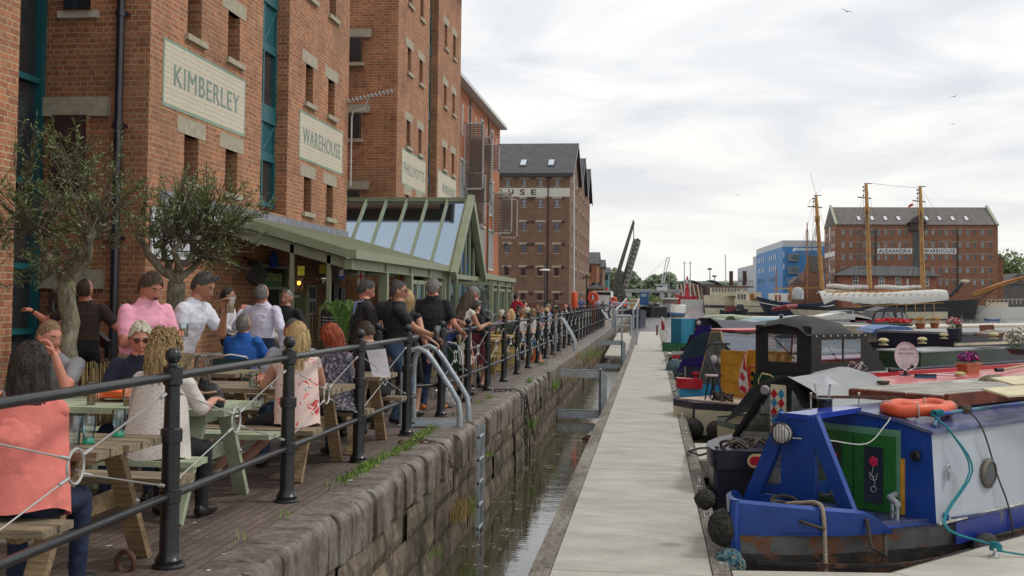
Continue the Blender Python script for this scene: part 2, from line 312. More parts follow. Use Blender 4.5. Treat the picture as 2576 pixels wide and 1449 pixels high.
def paver(name,c1,c2,mort,bw,bh,ms,rot=0,offs=.5,bump=.6,var=.3,stain=(.10,.08,.06)):
 m=bpy.data.materials.new(name);m.use_nodes=True;n=m.node_tree.nodes;l=m.node_tree.links;b=n['Principled BSDF'];b.inputs['Roughness'].default_value=.62
 co=n.new('ShaderNodeTexCoord');mp=n.new('ShaderNodeMapping');mp.inputs['Rotation'].default_value=(0,0,rot);l.new(co.outputs['Object'],mp.inputs[0])
 wn=n.new('ShaderNodeTexNoise');wn.inputs['Scale'].default_value=4;l.new(co.outputs['Object'],wn.inputs['Vector'])
 ws=n.new('ShaderNodeVectorMath');ws.operation='MULTIPLY_ADD';ws.inputs[1].default_value=(bh*.22,bh*.22,0);l.new(wn.outputs['Color'],ws.inputs[0]);l.new(mp.outputs[0],ws.inputs[2])
 br=n.new('ShaderNodeTexBrick');br.offset=offs;br.inputs['Scale'].default_value=1;br.inputs['Brick Width'].default_value=bw;br.inputs['Row Height'].default_value=bh;br.inputs['Mortar Size'].default_value=ms;br.inputs['Mortar Smooth'].default_value=.5
 br.inputs['Color1'].default_value=c1+(1,);br.inputs['Color2'].default_value=c2+(1,);br.inputs['Mortar'].default_value=mort+(1,);l.new(ws.outputs[0],br.inputs['Vector'])
 no=n.new('ShaderNodeTexNoise');no.inputs['Scale'].default_value=1.6;no.inputs['Detail'].default_value=9;no.inputs['Roughness'].default_value=.7;l.new(co.outputs['Object'],no.inputs['Vector'])
 mr=n.new('ShaderNodeMapRange');mr.inputs['From Min'].default_value=.3;mr.inputs['From Max'].default_value=.7;mr.inputs['To Min'].default_value=1-var;mr.inputs['To Max'].default_value=1+var;l.new(no.outputs['Fac'],mr.inputs['Value'])
 sc=n.new('ShaderNodeVectorMath');sc.operation='SCALE';l.new(br.outputs['Color'],sc.inputs[0]);l.new(mr.outputs[0],sc.inputs['Scale'])
 sn=n.new('ShaderNodeTexNoise');sn.inputs['Scale'].default_value=24;sn.inputs['Detail'].default_value=3;l.new(co.outputs['Object'],sn.inputs['Vector']);sr=n.new('ShaderNodeMapRange');sr.inputs['From Min'].default_value=.70;sr.inputs['From Max'].default_value=.73;l.new(sn.outputs['Fac'],sr.inputs['Value'])
 mx=n.new('ShaderNodeMix');mx.data_type='RGBA';l.new(sr.outputs[0],mx.inputs['Factor']);l.new(sc.outputs[0],mx.inputs['A']);mx.inputs['B'].default_value=(.5,.48,.44,1)
 l.new(mx.outputs['Result'],b.inputs['Base Color'])
 iv=n.new('ShaderNodeMath');iv.operation='MULTIPLY_ADD';iv.inputs[1].default_value=-1;l.new(br.outputs['Fac'],iv.inputs[0]);l.new(no.outputs['Fac'],iv.inputs[2])
 bp=n.new('ShaderNodeBump');bp.inputs['Strength'].default_value=bump;bp.inputs['Distance'].default_value=.012;l.new(iv.outputs[0],bp.inputs['Height']);l.new(bp.outputs[0],b.inputs['Normal'])
 MATS[name]=m;return m
PAV1=paver('blue_brick_paving',(.115,.085,.07),(.15,.11,.095),(.05,.042,.033),.21,.072,.006,rot=R(90),offs=.5)
PAV2=paver('stone_setts',(.15,.135,.11),(.2,.18,.145),(.075,.07,.05),.24,.13,.018,rot=R(90),bump=1,var=.35)
mb=MB();mb.add([(-2.5,-4,0),(-2.5,118,0),(-3.95,118,0),(-3.95,-4,0)],[(0,1,2,3)]);single('quay_paving',mb,PAV1,kind='structure')
mb=MB();mb.add([(-3.95,-4,0),(-3.95,118,0),(-60,118,0),(-60,-4,0)],[(0,1,2,3)]);single('quay_ground',mb,PAV2,kind='structure')
COP=smat('quay_coping_stone',(.07,.048,.030),(.135,.108,.088),(.205,.188,.165),.55,2.6,16,.9,(1,1.5,.8),.02)
WALLM=smat('quay_wall_stone',(.03,.024,.014),(.10,.075,.048),(.22,.17,.12),.85,2.2,13,1,(1,1.4,.45),.06)
def coping():
 mb=MB();rnd=random.Random(3);y=3.0;prof_n=9
 def ring(y,wob,rr,edge):
  pts=[]
  for k in range(prof_n):
   a=k/(prof_n-1)*math.pi/2
   pts.append((edge-rr+rr*math.sin(a)+wob*math.sin(a),y,-rr+rr*math.cos(a)+.012))
  return [(-2.503,y,.012)]+pts+[(edge+wob,y,-.34),(edge+wob-.03,y,-.36)]
 rings=[]
 while y<118:
  rect=(18.2<y and y>23.4)
  w=rnd.uniform(.17,.29) if y<24 else .9
  edge=-2.14 if y<12.2 else(-2.10)
  rr=rnd.uniform(.06,.11) if y<23.4 else .025
  wob=rnd.uniform(-.045,.03) if y<23.4 else 0
  for t,gz in((0,1),(.04,0),(.5,-.006),(.96,0),(1,1)):
   rg=ring(y+w*t,wob*(1-.3*abs(t-.5))-.012*gz,rr*(1+.12*rnd.random()),edge)
   rg=[(px-.0,py,pz-(.014*gz if px<edge-.1 else .0)+rnd.uniform(-.004,.004)) for px,py,pz in rg]
   rings.append(rg)
  y+=w
 mb.loft(rings,cap=False,closed=False)
 o=single('quay_coping',mb,COP,kind='structure',smooth=True);return o
coping()
def quaywall():
 mb=MB();rnd=random.Random(5);X0=-2.13
 zs=[-.35,-.62,-.95,-1.35];
 for i in range(3):
  y=2.0+rnd.random();z1,z0=zs[i],zs[i+1]
  while y<118:
   w=rnd.uniform(.7,1.4);y1=y+w;d=rnd.uniform(-.02,.025)
   if 1:
    n_=5;m_=3;vs=[];fs=[]
    for a in range(n_+1):
     for b in range(m_+1):
      e=(a in(0,n_))or(b in(0,m_));vs.append((X0+d+(-.03 if e else rnd.uniform(-.012,.018)),y+(y1-y)*a/n_,z0+(z1-z0)*b/m_))
    for a in range(n_):
     for b in range(m_): k=a*(m_+1)+b;fs.append((k,k+m_+1,k+m_+2,k+1))
    mb.add(vs,fs)
   y=y1
 mb.box(X0-.6,X0-.05,2,118,-1.4,-.33)
 single('quay_wall',mb,WALLM,kind='structure')
quaywall()
LAND=mat('far_ground',(.14,.13,.11),.9,scale=.3)
QF=smat('far_quay_stone',(.10,.09,.075),(.16,.15,.13),(.24,.22,.19),.8,.6,5,.3)
mb=MB();mb.box(-60,-2.3,118,330,-1.6,-.01);mb.box(-60,-30,330,900,-1.6,.3);mb.box(28,400,262,900,-1.6,.25);mb.box(-60,400,420,900,-1.6,.15);mb.box(118,400,-6,262,-1.6,.1)
single('far_quays',mb,[QF],kind='structure')
GRP=None
def grp():
 m=bpy.data.materials.new('pontoon_deck_grid');m.use_nodes=True;n=m.node_tree.nodes;l=m.node_tree.links;b=n['Principled BSDF'];b.inputs['Roughness'].default_value=.8
 co=n.new('ShaderNodeTexCoord');wv=n.new('ShaderNodeTexWave');wv.bands_direction='Y';wv.inputs['Scale'].default_value=22;wv.inputs['Distortion'].default_value=.2;l.new(co.outputs['Object'],wv.inputs['Vector'])
 w2=n.new('ShaderNodeTexWave');w2.bands_direction='X';w2.inputs['Scale'].default_value=16;l.new(co.outputs['Object'],w2.inputs['Vector'])
 no=n.new('ShaderNodeTexNoise');no.inputs['Scale'].default_value=2.2;no.inputs['Detail'].default_value=9;no.inputs['Roughness'].default_value=.7;mp=n.new('ShaderNodeMapping');mp.inputs['Scale'].default_value=(.6,1.2,1);l.new(co.outputs['Object'],mp.inputs[0]);l.new(mp.outputs[0],no.inputs['Vector'])
 r=n.new('ShaderNodeValToRGB');e=r.color_ramp.elements;e[0].position=.35;e[0].color=(.37,.35,.30,1);e[1].position=.66;e[1].color=(.53,.51,.45,1);l.new(no.outputs['Fac'],r.inputs[0])
 mu=n.new('ShaderNodeMath');mu.operation='MULTIPLY';l.new(wv.outputs['Fac'],mu.inputs[0]);l.new(w2.outputs['Fac'],mu.inputs[1])
 mr=n.new('ShaderNodeMapRange');mr.inputs['To Min'].default_value=.80;mr.inputs['To Max'].default_value=1.12;l.new(mu.outputs[0],mr.inputs['Value'])
 sc=n.new('ShaderNodeVectorMath');sc.operation='SCALE';l.new(r.outputs[0],sc.inputs[0]);l.new(mr.outputs[0],sc.inputs['Scale']);l.new(sc.outputs[0],b.inputs['Base Color'])
 bp=n.new('ShaderNodeBump');bp.inputs['Strength'].default_value=.4;bp.inputs['Distance'].default_value=.004;l.new(mu.outputs[0],bp.inputs['Height']);l.new(bp.outputs[0],b.inputs['Normal'])
 MATS[m.name]=m;return m
GRP=grp();KERB=smat('pontoon_edge_timber',(.10,.088,.07),(.17,.15,.12),(.25,.235,.20),.85,2.5,30,.5,(1,.25,1),.01)
AZ=R(42);DV=Vector((math.sin(AZ),math.cos(AZ),0));NV=Vector((math.cos(AZ),-math.sin(AZ),0))
def pontoon():
 t=Thing('pontoon','long pale walkway pontoon with dark timber edges running up the dock','pontoon',(-.17,8,WZ))
 mb=MB();y=7.0
 while y<84: mb.box(-.86,.54,y,y+2.99,PZ-.03,PZ);y+=3.0
 t.part('deck',mb,GRP)
 mb=MB()
 for a,b in((-1.04,-.865),(.545,.70)):
  y=7.0
  while y<84: mb.box(a,b,y,y+2.985,PZ-.28,PZ+.018);y+=3.0
  mb.box(a+.02,b-.02,7,85,PZ-.45,PZ-.2)
 t.part('edge_beam',mb,KERB)
 mb=MB()
 for y in range(8,84,1):
  mb.lathe([(.022,0),(.022,.008),(.0,.012)],(.635,y+.4,PZ+.018),8)
 t.part('bolts',mb,STEEL,kind='stuff')
 return t
pontoon()
def cleatmb(x,y,z,r=0):
 M=Matrix.Translation((x,y,z))@Matrix.Rotation(r,4,'Z');mb=MB(M)
 mb.tube([(-.12,0,.085),(-.06,0,.075),(.06,0,.075),(.12,0,.085)],[.012,.016,.016,.012],8);mb.lathe([(.035,0),(.018,.03),(.018,.07)],(-.035,0,0),8);mb.lathe([(.035,0),(.018,.03),(.018,.07)],(.035,0,0),8);mb.box(-.08,.08,-.035,.035,0,.012)
 return mb
CLEAT=mat('cast_alloy',(.55,.56,.57),.4,.8,var=.1)
for i,y in enumerate((12.6,14.6,17.6,20.4,23,27.5,30.5)):
 single('cleat',cleatmb(.62,y,PZ+.018,R(90)),CLEAT,'small bright mooring cleat bolted on the right edge of the pontoon','cleat',group='mooring cleats along the pontoon edge',loc=None,smooth=True)
def finger(Y,Ln,label):
 """far edge leaves the pontoon at Y, then the arm runs up between the boats"""
 t=Thing('finger_pontoon',label,'pontoon',(.7,Y,WZ),group='finger pontoons between the moored boats')
 F0=Vector((.72,Y,PZ-.004));F1=Vector((2.14,Y+.15,PZ-.004));w=.9;mb=MB()
 mb.prism([F0,F1,F1+NV*w,F0-Vector((0,1.9,0))],(0,0,-.3));z=Vector((0,0,.004));mb.prism([F1+z,F1+DV*Ln+z,F1+DV*Ln+NV*w+z,F1+NV*w+z],(0,0,-.06));t.part('deck',mb,GRP)
 mb=MB();q=Vector((0,0,-.14))
 mb.bar(F1+q-NV*.04,F1+DV*Ln-NV*.04+q,.07,.24);mb.bar(F1+NV*(w+.04)+q,F1+DV*Ln+NV*(w+.04)+q,.07,.24);mb.bar(F0-Vector((0,1.93,0))+q,F1+NV*w+q,.07,.24);mb.bar(F0+q,F1+q,.07,.24);t.part('edge_beam',mb,KERB)
finger(10.25,12,'nearest finger pontoon, pale deck in front of the blue and grey narrowboat')
finger(19.2,12,'pale finger pontoon behind the dark bow with the red and cream lozenge')
finger(30.2,12,'pale finger pontoon in front of the red and light blue bow')
finger(41.2,12,'pale finger pontoon beneath the turquoise fender')
finger(52.5,12,'short stretch of finger pontoon beside the green bow')
def bracket(Y,label):
 t=Thing('pontoon_bracket',label,'bracket',(-1.2,Y,WZ),group='steel brackets between quay wall and pontoon')
 mb=MB();x=-1.14;T=.16
 mb.box(x-.02,x,Y-.1,Y+.22,WZ-.3,-.05);mb.box(x-.06,x-.001,Y+.14,Y+.24,WZ-.3,-.05);mb.prism([(x-.02,Y-.1,-.05),(x+.14,Y-.1,-.16),(x+.14,Y-.1,WZ-.3),(x-.02,Y-.1,WZ-.3)],(0,.02,0))
 t.part('post',mb,STEEL)
 for z in(-.16,-1.08):
  mb=MB();mb.box(-2.2,x-.02,Y,Y+.012,z-.1,z+.08);mb.box(-2.2,x-.02,Y,Y+.1,z+.068,z+.08);mb.box(-2.2,x-.02,Y+.012,Y+.1,z-.1,z-.088);mb.box(-2.2,x-.02,Y+.18,Y+.19,z-.1,z+.08)
  t.part('arm',mb,STEEL)
 mb=MB();mb.box(x+.10,-1.0,Y-.02,Y+.1,-.95,-.83);t.part('foot',mb,STEEL)
bracket(25.8,'nearest of the grey steel brackets spanning wall to pontoon')
bracket(44.5,'second grey steel bracket spanning wall to pontoon, just before the gangway')
# == NEAR WAREHOUSES
BR1=brick('orange_red_brick',(.40,.155,.07),(.235,.078,.036),(.40,.30,.185),dirt=(.21,.13,.07),var=.36)
TEAL=mat('teal_paint',(.012,.10,.115),.45,var=.1,scale=4,spec=.4)
WOODF=mat('dark_brown_frame',(.09,.055,.03),.6)
BLIND=mat('window_blind',(.5,.5,.48),.7)
FX=-7.8
def fac_window(t,M,a,b,c,d,lint=True,sill=True,frame=WOODF,depth=.36,lt=.27,lo=.29,blind=False):
 """window, lintel and sill parts in a wall frame M (x along, y up, z out)"""
 mb=MB(M);e=.05;z=-depth
 mb.box(a,b,c,c+e,z,z+.05);mb.box(a,b,d-e,d,z,z+.05);mb.box(a,a+e,c+e,d-e,z,z+.05);mb.box(b-e,b,c+e,d-e,z,z+.05);mb.box(a+e,b-e,(c+d)/2-.018,(c+d)/2+.018,z+.01,z+.045)
 w_=t.part('window',mb,frame);mb=MB(M);mb.box(a+e,b-e,c+e,d-e,z-.02,z+.012);t.part('pane',mb,GLASS_DARK,w_)
 if blind:
  mb=MB(M);mb.box(a+e,b-e,c+e,c+(d-c)*.45,z+.014,z+.02);t.part('blind',mb,BLIND,w_)
 if lint:
  mb=MB(M);mb.box(a-lo,b+lo,d,d+lt,-.12,.006);t.part('lintel',mb,STONE)
 if sill:
  mb=MB(M);mb.box(a-.1,b+.16,c-.10,c,-.3,.07);t.part('sill',mb,STONE)
def tealbay(t,M,a,b,rec,z0,z1,levels,shut=1.15):
 """recessed loading bay of teal boarded panels and glazed doors"""
 for (lo,hi) in levels:
  mb=MB(M);z=-rec;e=.09
  mb.box(a,b,lo,lo+e,z,z+.08);mb.box(a,b,hi-e,hi,z,z+.08)
  for x in(a,(a+b)/2-e/2,b-e): mb.box(x,x+e,lo+e,hi-e,z,z+.08)
  f=t.part('loading_door',mb,TEAL)
  mb=MB(M);mb.box(a+e,b-e,lo+e,hi-e,z-.03,z+.01);t.part('pane',mb,GLASS_DARK,f)
 lv=sorted(levels);gaps=[(z0,lv[0][0])]+[(lv[i][1],lv[i+1][0]) for i in range(len(lv)-1)]+[(lv[-1][1],z1)]
 for lo,hi in gaps:
  if hi-lo<.25: continue
  mb=MB(M);z=-rec;mb.box(a,b,lo,hi,z-.04,z+.03)
  mb.box(a,b,hi-.28,hi,z+.03,z+.09);mb.box(a,b,lo,lo+.1,z+.03,z+.07)
  mid=(a+b)/2
  for x0,x1 in((a,mid),(mid,b)):
   mb.box(x0,x0+.08,lo+.1,hi-.28,z+.03,z+.06);mb.box(x1-.08,x1,lo+.1,hi-.28,z+.03,z+.06)
   p,q=Vector((x0+.1,lo+.15,z+.045)),Vector((x1-.1,hi-.33,z+.045))
   if x0==a: p,q=Vector((x0+.1,hi-.33,z+.045)),Vector((x1-.1,lo+.15,z+.045))
   mb.bar(p,q,.03,.08,up=(0,1,0))
   k=x0+.1
   while k<x1-.1: mb.box(k,k+.006,lo+.1,hi-.28,z+.03,z+.036);k+=.09
  t.part('boarded_panel',mb,TEAL)
SIGNW=mat('sign_cream_paint',(.56,.51,.40),.8,var=.06,bump=.0);SIGNG=mat('sign_green_paint',(.22,.34,.27),.8,var=.12)
def paintsign(t,M,a,b,c,d,text,tx0,tx1,tz0,tz1,bord=.05):
 pm=brick('painted_brick_cream',(.58,.53,.42),(.565,.515,.405),(.52,.47,.365),var=.05,patch=(.56,.51,.40));pg=brick('painted_brick_green',(.24,.36,.28),(.21,.33,.26),(.2,.29,.23),var=.12,patch=(.22,.32,.26))
 mb=MB(M);mb.box(a+bord,b-bord,c+bord,d-bord,0,.006,0);f=t.part('painted_sign',mb,pm)
 mb=MB(M);mb.box(a,b,d-bord,d,0,.0062);mb.box(a,b,c,c+bord,0,.0062);mb.box(a,a+bord,c+bord,d-bord,0,.0062);mb.box(b-bord,b,c+bord,d-bord,0,.0062);t.part('sign_border',mb,pg,f)
 m=textmesh(text,tx1-tx0,tz1-tz0,M@Matrix.Translation((tx0,tz0,.0085)),0,bold=0.0,spacing=1.1);m2=textmesh(text,tx1-tx0,tz1-tz0,M@Matrix.Translation((tx0+.016,tz0+.004,.0105)),0,bold=0,spacing=1.1);m.add(m2.v,m2.f);t.part('lettering',m,mat('letter_grey_green',(.20,.27,.225),.8,var=.12),f)
Mf=frameM((FX,0,0),(0,1,0),(0,0,1))
def warehouse(name,label,Y0,Y1,top,bay,wins,back,zlow=0,recess=.3,levels=(),endwins=(),endX=-24,roof=True):
 t=Thing(name,label,'warehouse',(FX,(Y0+Y1)/2,0))
 mb=MB();ops=[(a,b,c,d) for a,b,c,d in wins]
 if bay: ops.append((bay[0],bay[1],bay[2],bay[3]))
 o2=[o for o in ops if o!=(bay and (bay[0],bay[1],bay[2],bay[3]))]
 wallgrid(mb,Mf,Y0,Y1,zlow,top,ops,recess if False else .36)
 Me=frameM((FX,Y0,0),(-1,0,0),(0,0,1))  # end wall facing -Y, x runs to -X (normal checked by recalculation)
 wallgrid(mb,Me,0,-endX+FX,zlow,top,endwins,.2)
 mb.add([(FX,Y1,zlow),(endX,Y1,zlow),(endX,Y1,top),(FX,Y1,top)],[(0,1,2,3)]);mb.add([(endX,Y0,zlow),(endX,Y1,zlow),(endX,Y1,top),(endX,Y0,top)],[(0,1,2,3)])
 t.part('wall',mb,BR1)
 return t,Me
W=[(17.96,18.56,3.43,4.23),(19.8,20.4,3.43,4.23),(24.5,25.06,3.43,4.23),(26.27,26.83,3.43,4.23)]
W+=[(a,b,5.92,6.80) for a,b in((17.98,18.58),(19.8,20.4),(24.5,25.06),(26.27,26.83))]+[(a,b,8.36,9.3) for a,b in((17.98,18.58),(19.8,20.4),(24.5,25.06),(26.27,26.83))]
ENDW=[(.0,.0,0,0)]
def z_on(u,v): return onY(u,v,16.6).z
endw=[(FX-onY(230,350,16.6).x,FX-onY(148,350,16.6).x,3.10,z_on(190,294)),(FX-onY(241,40,16.6).x,FX-onY(176,40,16.6).x,z_on(210,30),z_on(210,30)+.95),(FX-onY(205,800,16.6).x-.05,FX-onY(142,800,16.6).x,0.0,z_on(180,726))]
kim,Me=warehouse('brick_warehouse','tall orange brick warehouse painted KIMBERLEY WAREHOUSE with teal loading bay',16.6,28.1,12.6,(21.65,23.3,3.25,12.3),W,0,levels=(),endwins=endw)
for a,b,c,d in W: fac_window(kim,Mf,a,b,c,d,lint=True,blind=False)
tealbay(kim,Mf,21.65,23.3,.34,3.25,12.3,[(3.4,4.45),(5.45,6.75),(7.95,9.2),(10.3,11.5)])
paintsign(kim,Mf,17.07,20.74,4.57,5.67,'KIMBERLEY',17.48,20.40,4.96,5.31)
paintsign(kim,Mf,24.09,27.62,4.59,5.68,'WAREHOUSE',24.34,27.38,4.96,5.33)
mb=MB(Me);a,b,c,d=endw[0]
for k in range(26): zz=c+.03+k*(d-c-.06)/26;mb.box(a,b,zz,zz+.012,-.17,-.13,M=None)
mb.box(a,b,c,d,-.2,-.18);kim.part('louvre',mb,mat('maroon_louvre',(.05,.018,.016),.6))
mb=MB(Me);mb.box(a-.30,b+.30,d,d+.30,-.1,.006);kim.part('lintel',mb,STONE);mb=MB(Me);mb.box(FX-onY(262,700,16.6).x,FX-onY(100,700,16.6).x,endw[2][3],endw[2][3]+.30,-.1,.006);kim.part('lintel',mb,STONE)
mb=MB(Me);mb.box(a-.08,b+.12,c-.1,c,-.1,.07);kim.part('sill',mb,mat('pale_sill',(.5,.47,.40),.8));mb=MB(Me);a,b,c,d=endw[1];mb.box(a-.06,b+.16,c-.11,c,-.1,.08);kim.part('sill',mb,mat('pale_sill',(.5,.47,.40),.8))
mb=MB(Me);mb.box(a,b,c,d,-.2,-.17);kim.part('window',mb,GLASS_DARK)
mb=MB(Me);a,b,c,d=endw[2];mb.box(a,b,c,d,-.2,-.15);kim.part('door',mb,mat('near_black_door',(.012,.012,.012),.5))
def pipe(x,y,z0,z1,r,lab,name='drainpipe',d=(0,-1)):
 mb=MB();mb.tube([(x,y,z0),(x,y,z1)],r,12)
 z=z0+.6
 while z<z1: mb.tube([(x,y,z),(x,y,z+.1)],r*1.35,12);mb.box(x-.11,x+.11,y+.02*(-d[1]),y+.1*(-d[1]),z+.02,z+.07);z+=1.75
 return mb
pp=onY(294,350,16.45)
single(*('drainpipe',pipe(pp.x,16.48,0,12.5,.062,''),mat('glossy_black_pipe',(.012,.012,.02),.25,spec=.7)),label='black drainpipe down the brick corner beside the KIMBERLEY sign',cat='drainpipe',smooth=True)
A,MeA=warehouse('brick_warehouse','orange brick warehouse corner at the very left edge of the photo',-2,12.98,12.6,None,[],0)
mb=MB(Mf);mb.box(9.0,12.05,4.59,4.66,0,.006);mb.box(11.98,12.05,4.66,5.68,0,.006);mb.box(9.0,12.05,5.68,5.75,0,.006);A.part('painted_sign',mb,mat('sign_green_edge',(.24,.36,.28),.8))
gl=Thing('glazed_link','dark glazed recess with teal frame between the two brick warehouses','glazing',(-9.65,14.8,0))
mb=MB();X=-9.62
for y in(13.0,14.2,15.4,16.5): mb.box(X,X+.12,y-.05,y+.06,0,12.5)
for z in(.05,.9,1.9,3.2,4.8,6.6,8.4): mb.box(X+.02,X+.1,13,16.55,z,z+.09)
gl.part('frame',mb,TEAL);mb=MB();mb.box(X-.1,X+.01,12.98,16.6,0,12.5);gl.part('pane',mb,GLASS_DARK)
W=[]
for z0,z1 in((3.9,4.8),(6.35,7.19),(8.74,9.54),(10.95,11.85)): W+=[(35.0,35.56,z0,z1),(36.85,37.37,z0,z1),(41.33,41.87,z0,z1),(43.12,43.7,z0,z1)]
ew=[(a-FX if 0 else FX-(-8.885),FX-(-9.8),z0,z1) for a,z0,z1 in((0,3.95,4.82),(0,6.37,7.18),(0,8.73,9.52),(0,11.1,11.9))]
ph,Mp=warehouse('brick_warehouse','tall orange brick warehouse painted PHILLPOTTS WAREHOUSE behind the glass porch',33.65,44.95,13.9,(38.5,40.1,3.2,13.4),W,0,endwins=ew)
for a,b,c,d in W: fac_window(ph,Mf,a,b,c,d)
for i,(a,b,c,d) in enumerate(ew):
 fac_window(ph,Mp,a,b,c,d,lint=False,sill=False,depth=.2,blind=(i==1));mb=MB(Mp);mb.box(a-.24,b+.2,d,d+.26,-.1,.006);ph.part('lintel',mb,STONE);mb=MB(Mp);mb.box(a-.04,b+.1,c-.1,c,-.2,.07);ph.part('sill',mb,STONE)
tealbay(ph,Mf,38.5,40.1,.34,3.2,13.4,[(3.5,4.7),(5.8,7.0),(8.2,9.4),(10.6,11.8)])
paintsign(ph,Mf,34.37,38.1,5.07,6.22,'PHILLPOTTS',34.62,37.85,5.45,5.80)
paintsign(ph,Mf,40.3,44.2,5.07,6.22,'WAREHOUSE',41.2,43.9,5.45,5.80)
mb=MB();mb.box(-24,FX+.45,33.2,45.5,13.9,14.1);mb.box(FX+.33,FX+.5,33.2,45.5,14.0,14.2);ph.part('eaves',mb,mat('grey_gutter',(.16,.18,.18),.5))
t=Thing('aerial','white tv aerial on a cranked pole at the warehouse corner','aerial',(FX+.1,28.0,4.3))
mb=MB();c=FX+.12;mb.tube([(c,28.0,4.35),(c,28.0,6.15),(c+.05,28.0,6.3),(c+.35,28.0,6.35)],.02,6);t.part('pole',mb,BLIND)
mb=MB();p0=Vector((c-.1,28.0,6.55));p1=Vector((c+1.1,28.0,6.82));mb.tube([p0,p1],.014,6)
for i in range(12):
 q=p0.lerp(p1,(i+.3)/12);mb.tube([q+Vector((0,-.14,.0)),q+Vector((0,.14,0))],.008,4);mb.torus(q,.05,.008,(1,0,.3),8,4)
mb.tube([(c+.33,28,6.35),(c+.45,28,6.68)],.015,6);t.part('antenna',mb,STEEL)
BR2=brick('modern_orange_brick',(.44,.125,.045),(.38,.10,.038),(.30,.16,.09),bw=.22,bh=.078,ms=.012,var=.12,offs=.0,patch=(.30,.09,.04))
MX=-8.6;Mm=frameM((MX,0,0),(0,1,0),(0,0,1))
mo=Thing('apartment_block','modern orange brick block with grey sliding louvre shutters on its facade','building',(MX,54,0))
GREYF=mat('pale_grey_frame',(.48,.48,.47),.5);SHUT=mat('brown_louvre_slats',(.16,.12,.10),.6)
ops=[];col=[46.6+3.02*k for k in range(6)]
for y in col:
 if y+1.7<62.6: ops+= [(y,y+1.9,5.9,7.85),(y,y+1.9,3.0,5.2),(y,y+1.9,.6,2.4)]
for k in range(9): ops.append((46.3+1.85*k,46.3+1.85*k+(.9 if k%2 else .35),8.45 if k%2 else 8.9,10.55 if k%2 else 10.3))
ops=[o for o in ops if o[1]<62.7]
mb=MB();wallgrid(mb,Mm,44.96,62.8,0,11.05,ops,.15);mb.add([(MX,62.8,0),(-24,62.8,0),(-24,62.8,11),(MX,62.8,11)],[(0,1,2,3)]);mo.part('wall',mb,BR2)
for a,b,c,d in ops:
 mb=MB(Mm);e=.09
 mb.box(a,b,c,c+e,-.14,.03);mb.box(a,b,d-e,d,-.14,.03);mb.box(a,a+e,c,d,-.14,.01);mb.box(b-e,b,c,d,-.14,.01);f=mo.part('window',mb,GREYF)
 mb=MB(Mm);mb.box(a+e,b-e,c+e,d-e,-.15,-.10);mo.part('pane',mb,GLASS_DARK,f)
 if d-c<2.05 and b-a<1: continue
 if b-a>1:
  mb=MB(Mm);z=c+e+.02
  while z<d-e: mb.box(a+e,b-e,z,z+.035,-.06,-.02);z+=.085
  for k in range(1,4): xx=a+(b-a)*k/4;mb.box(xx-.02,xx+.02,c+e,d-e,-.07,-.01)
  mo.part('louvre',mb,GREYF,f)
def foldout(y,z0,z1,w,mm):
 mb=MB();x0=MX+.05;mb.box(x0,x0+w,y,y+.05,z0,z0+.07);mb.box(x0,x0+w,y,y+.05,z1-.07,z1);mb.box(x0,x0+.06,y,y+.05,z0,z1);mb.box(x0+w-.06,x0+w,y,y+.05,z0,z1)
 f=mo.part('shutter',mb,GREYF);mb=MB();z=z0+.09
 while z<z1-.08: mb.box(x0+.06,x0+w-.06,y+.005,y+.045,z,z+.05);z+=.085
 mb.box(x0+w/2-.02,x0+w/2+.02,y-.001,y+.051,z0+.07,z1-.07);mo.part('slats',mb,mm,f)
for u,v0,v1,w in((1172,308,478,.9),(1182,344,435+80,1.15),(1202,363,432,1.15),(1177,434,567,.9),(1192,443,578,.55),(1244,484,588,1.05),(1262,500,599,1.0)):
 p=onX(u-6,v0,MX);q=onX(u-6,v1,MX);foldout(p.y,q.z if q.z>0 else .3,p.z,w,SHUT)
mb=MB(Mm);mb.box(44.96,62.9,11.05,11.17,-.3,.42);mb.box(44.96,62.9,11.17,11.3,-8,.35);mo.part('roof',mb,mat('pale_soffit',(.55,.56,.55),.5))
for y in(49.1,52.1,58.2):
 mb=MB(Mm);mb.tube([(y,.1,.06),(y,10.9,.06)],.05,6);mo.part('drainpipe',mb,SHUT)
# == CANOPY AND GLASS PORCH
SAGE=mat('sage_paint',(.23,.26,.165),.5,var=.1,scale=3);SAGED=mat('sage_roof_metal',(.205,.225,.14),.45,var=.12,scale=2);LEAD=mat('lead_flashing',(.22,.23,.26),.5,.2,var=.25,scale=5)
def clearglass(name,tint=(.55,.66,.72),al=.42,gc=(.8,.9,1),ior=1.45):
 m=bpy.data.materials.new(name);m.use_nodes=True;n=m.node_tree.nodes;l=m.node_tree.links;n.remove(n['Principled BSDF']);o=n['Material Output']
 tr=n.new('ShaderNodeBsdfTransparent');tr.inputs[0].default_value=tint+(1,);gl=n.new('ShaderNodeBsdfGlossy');gl.inputs['Roughness'].default_value=.03;gl.inputs[0].default_value=gc+(1,)
 mx=n.new('ShaderNodeMixShader');fr=n.new('ShaderNodeFresnel');fr.inputs[0].default_value=ior;ad=n.new('ShaderNodeMath');ad.operation='ADD';ad.inputs[1].default_value=al;ad.use_clamp=True;l.new(fr.outputs[0],ad.inputs[0]);l.new(ad.outputs[0],mx.inputs[0]);l.new(tr.outputs[0],mx.inputs[1]);l.new(gl.outputs[0],mx.inputs[2]);l.new(mx.outputs[0],o.inputs[0])
 MATS[name]=m;return m
GLASS=clearglass('clear_glass',(.6,.68,.7),.16);GLASSR=clearglass('roof_glass',(.50,.58,.60),.04,(.36,.44,.52),1.25);PINT=clearglass('tumbler_glass',(.82,.92,.88),.13);PVCW=clearglass('canopy_window_film',(.75,.78,.8),.34)
GX=-5.13;GZ=2.31
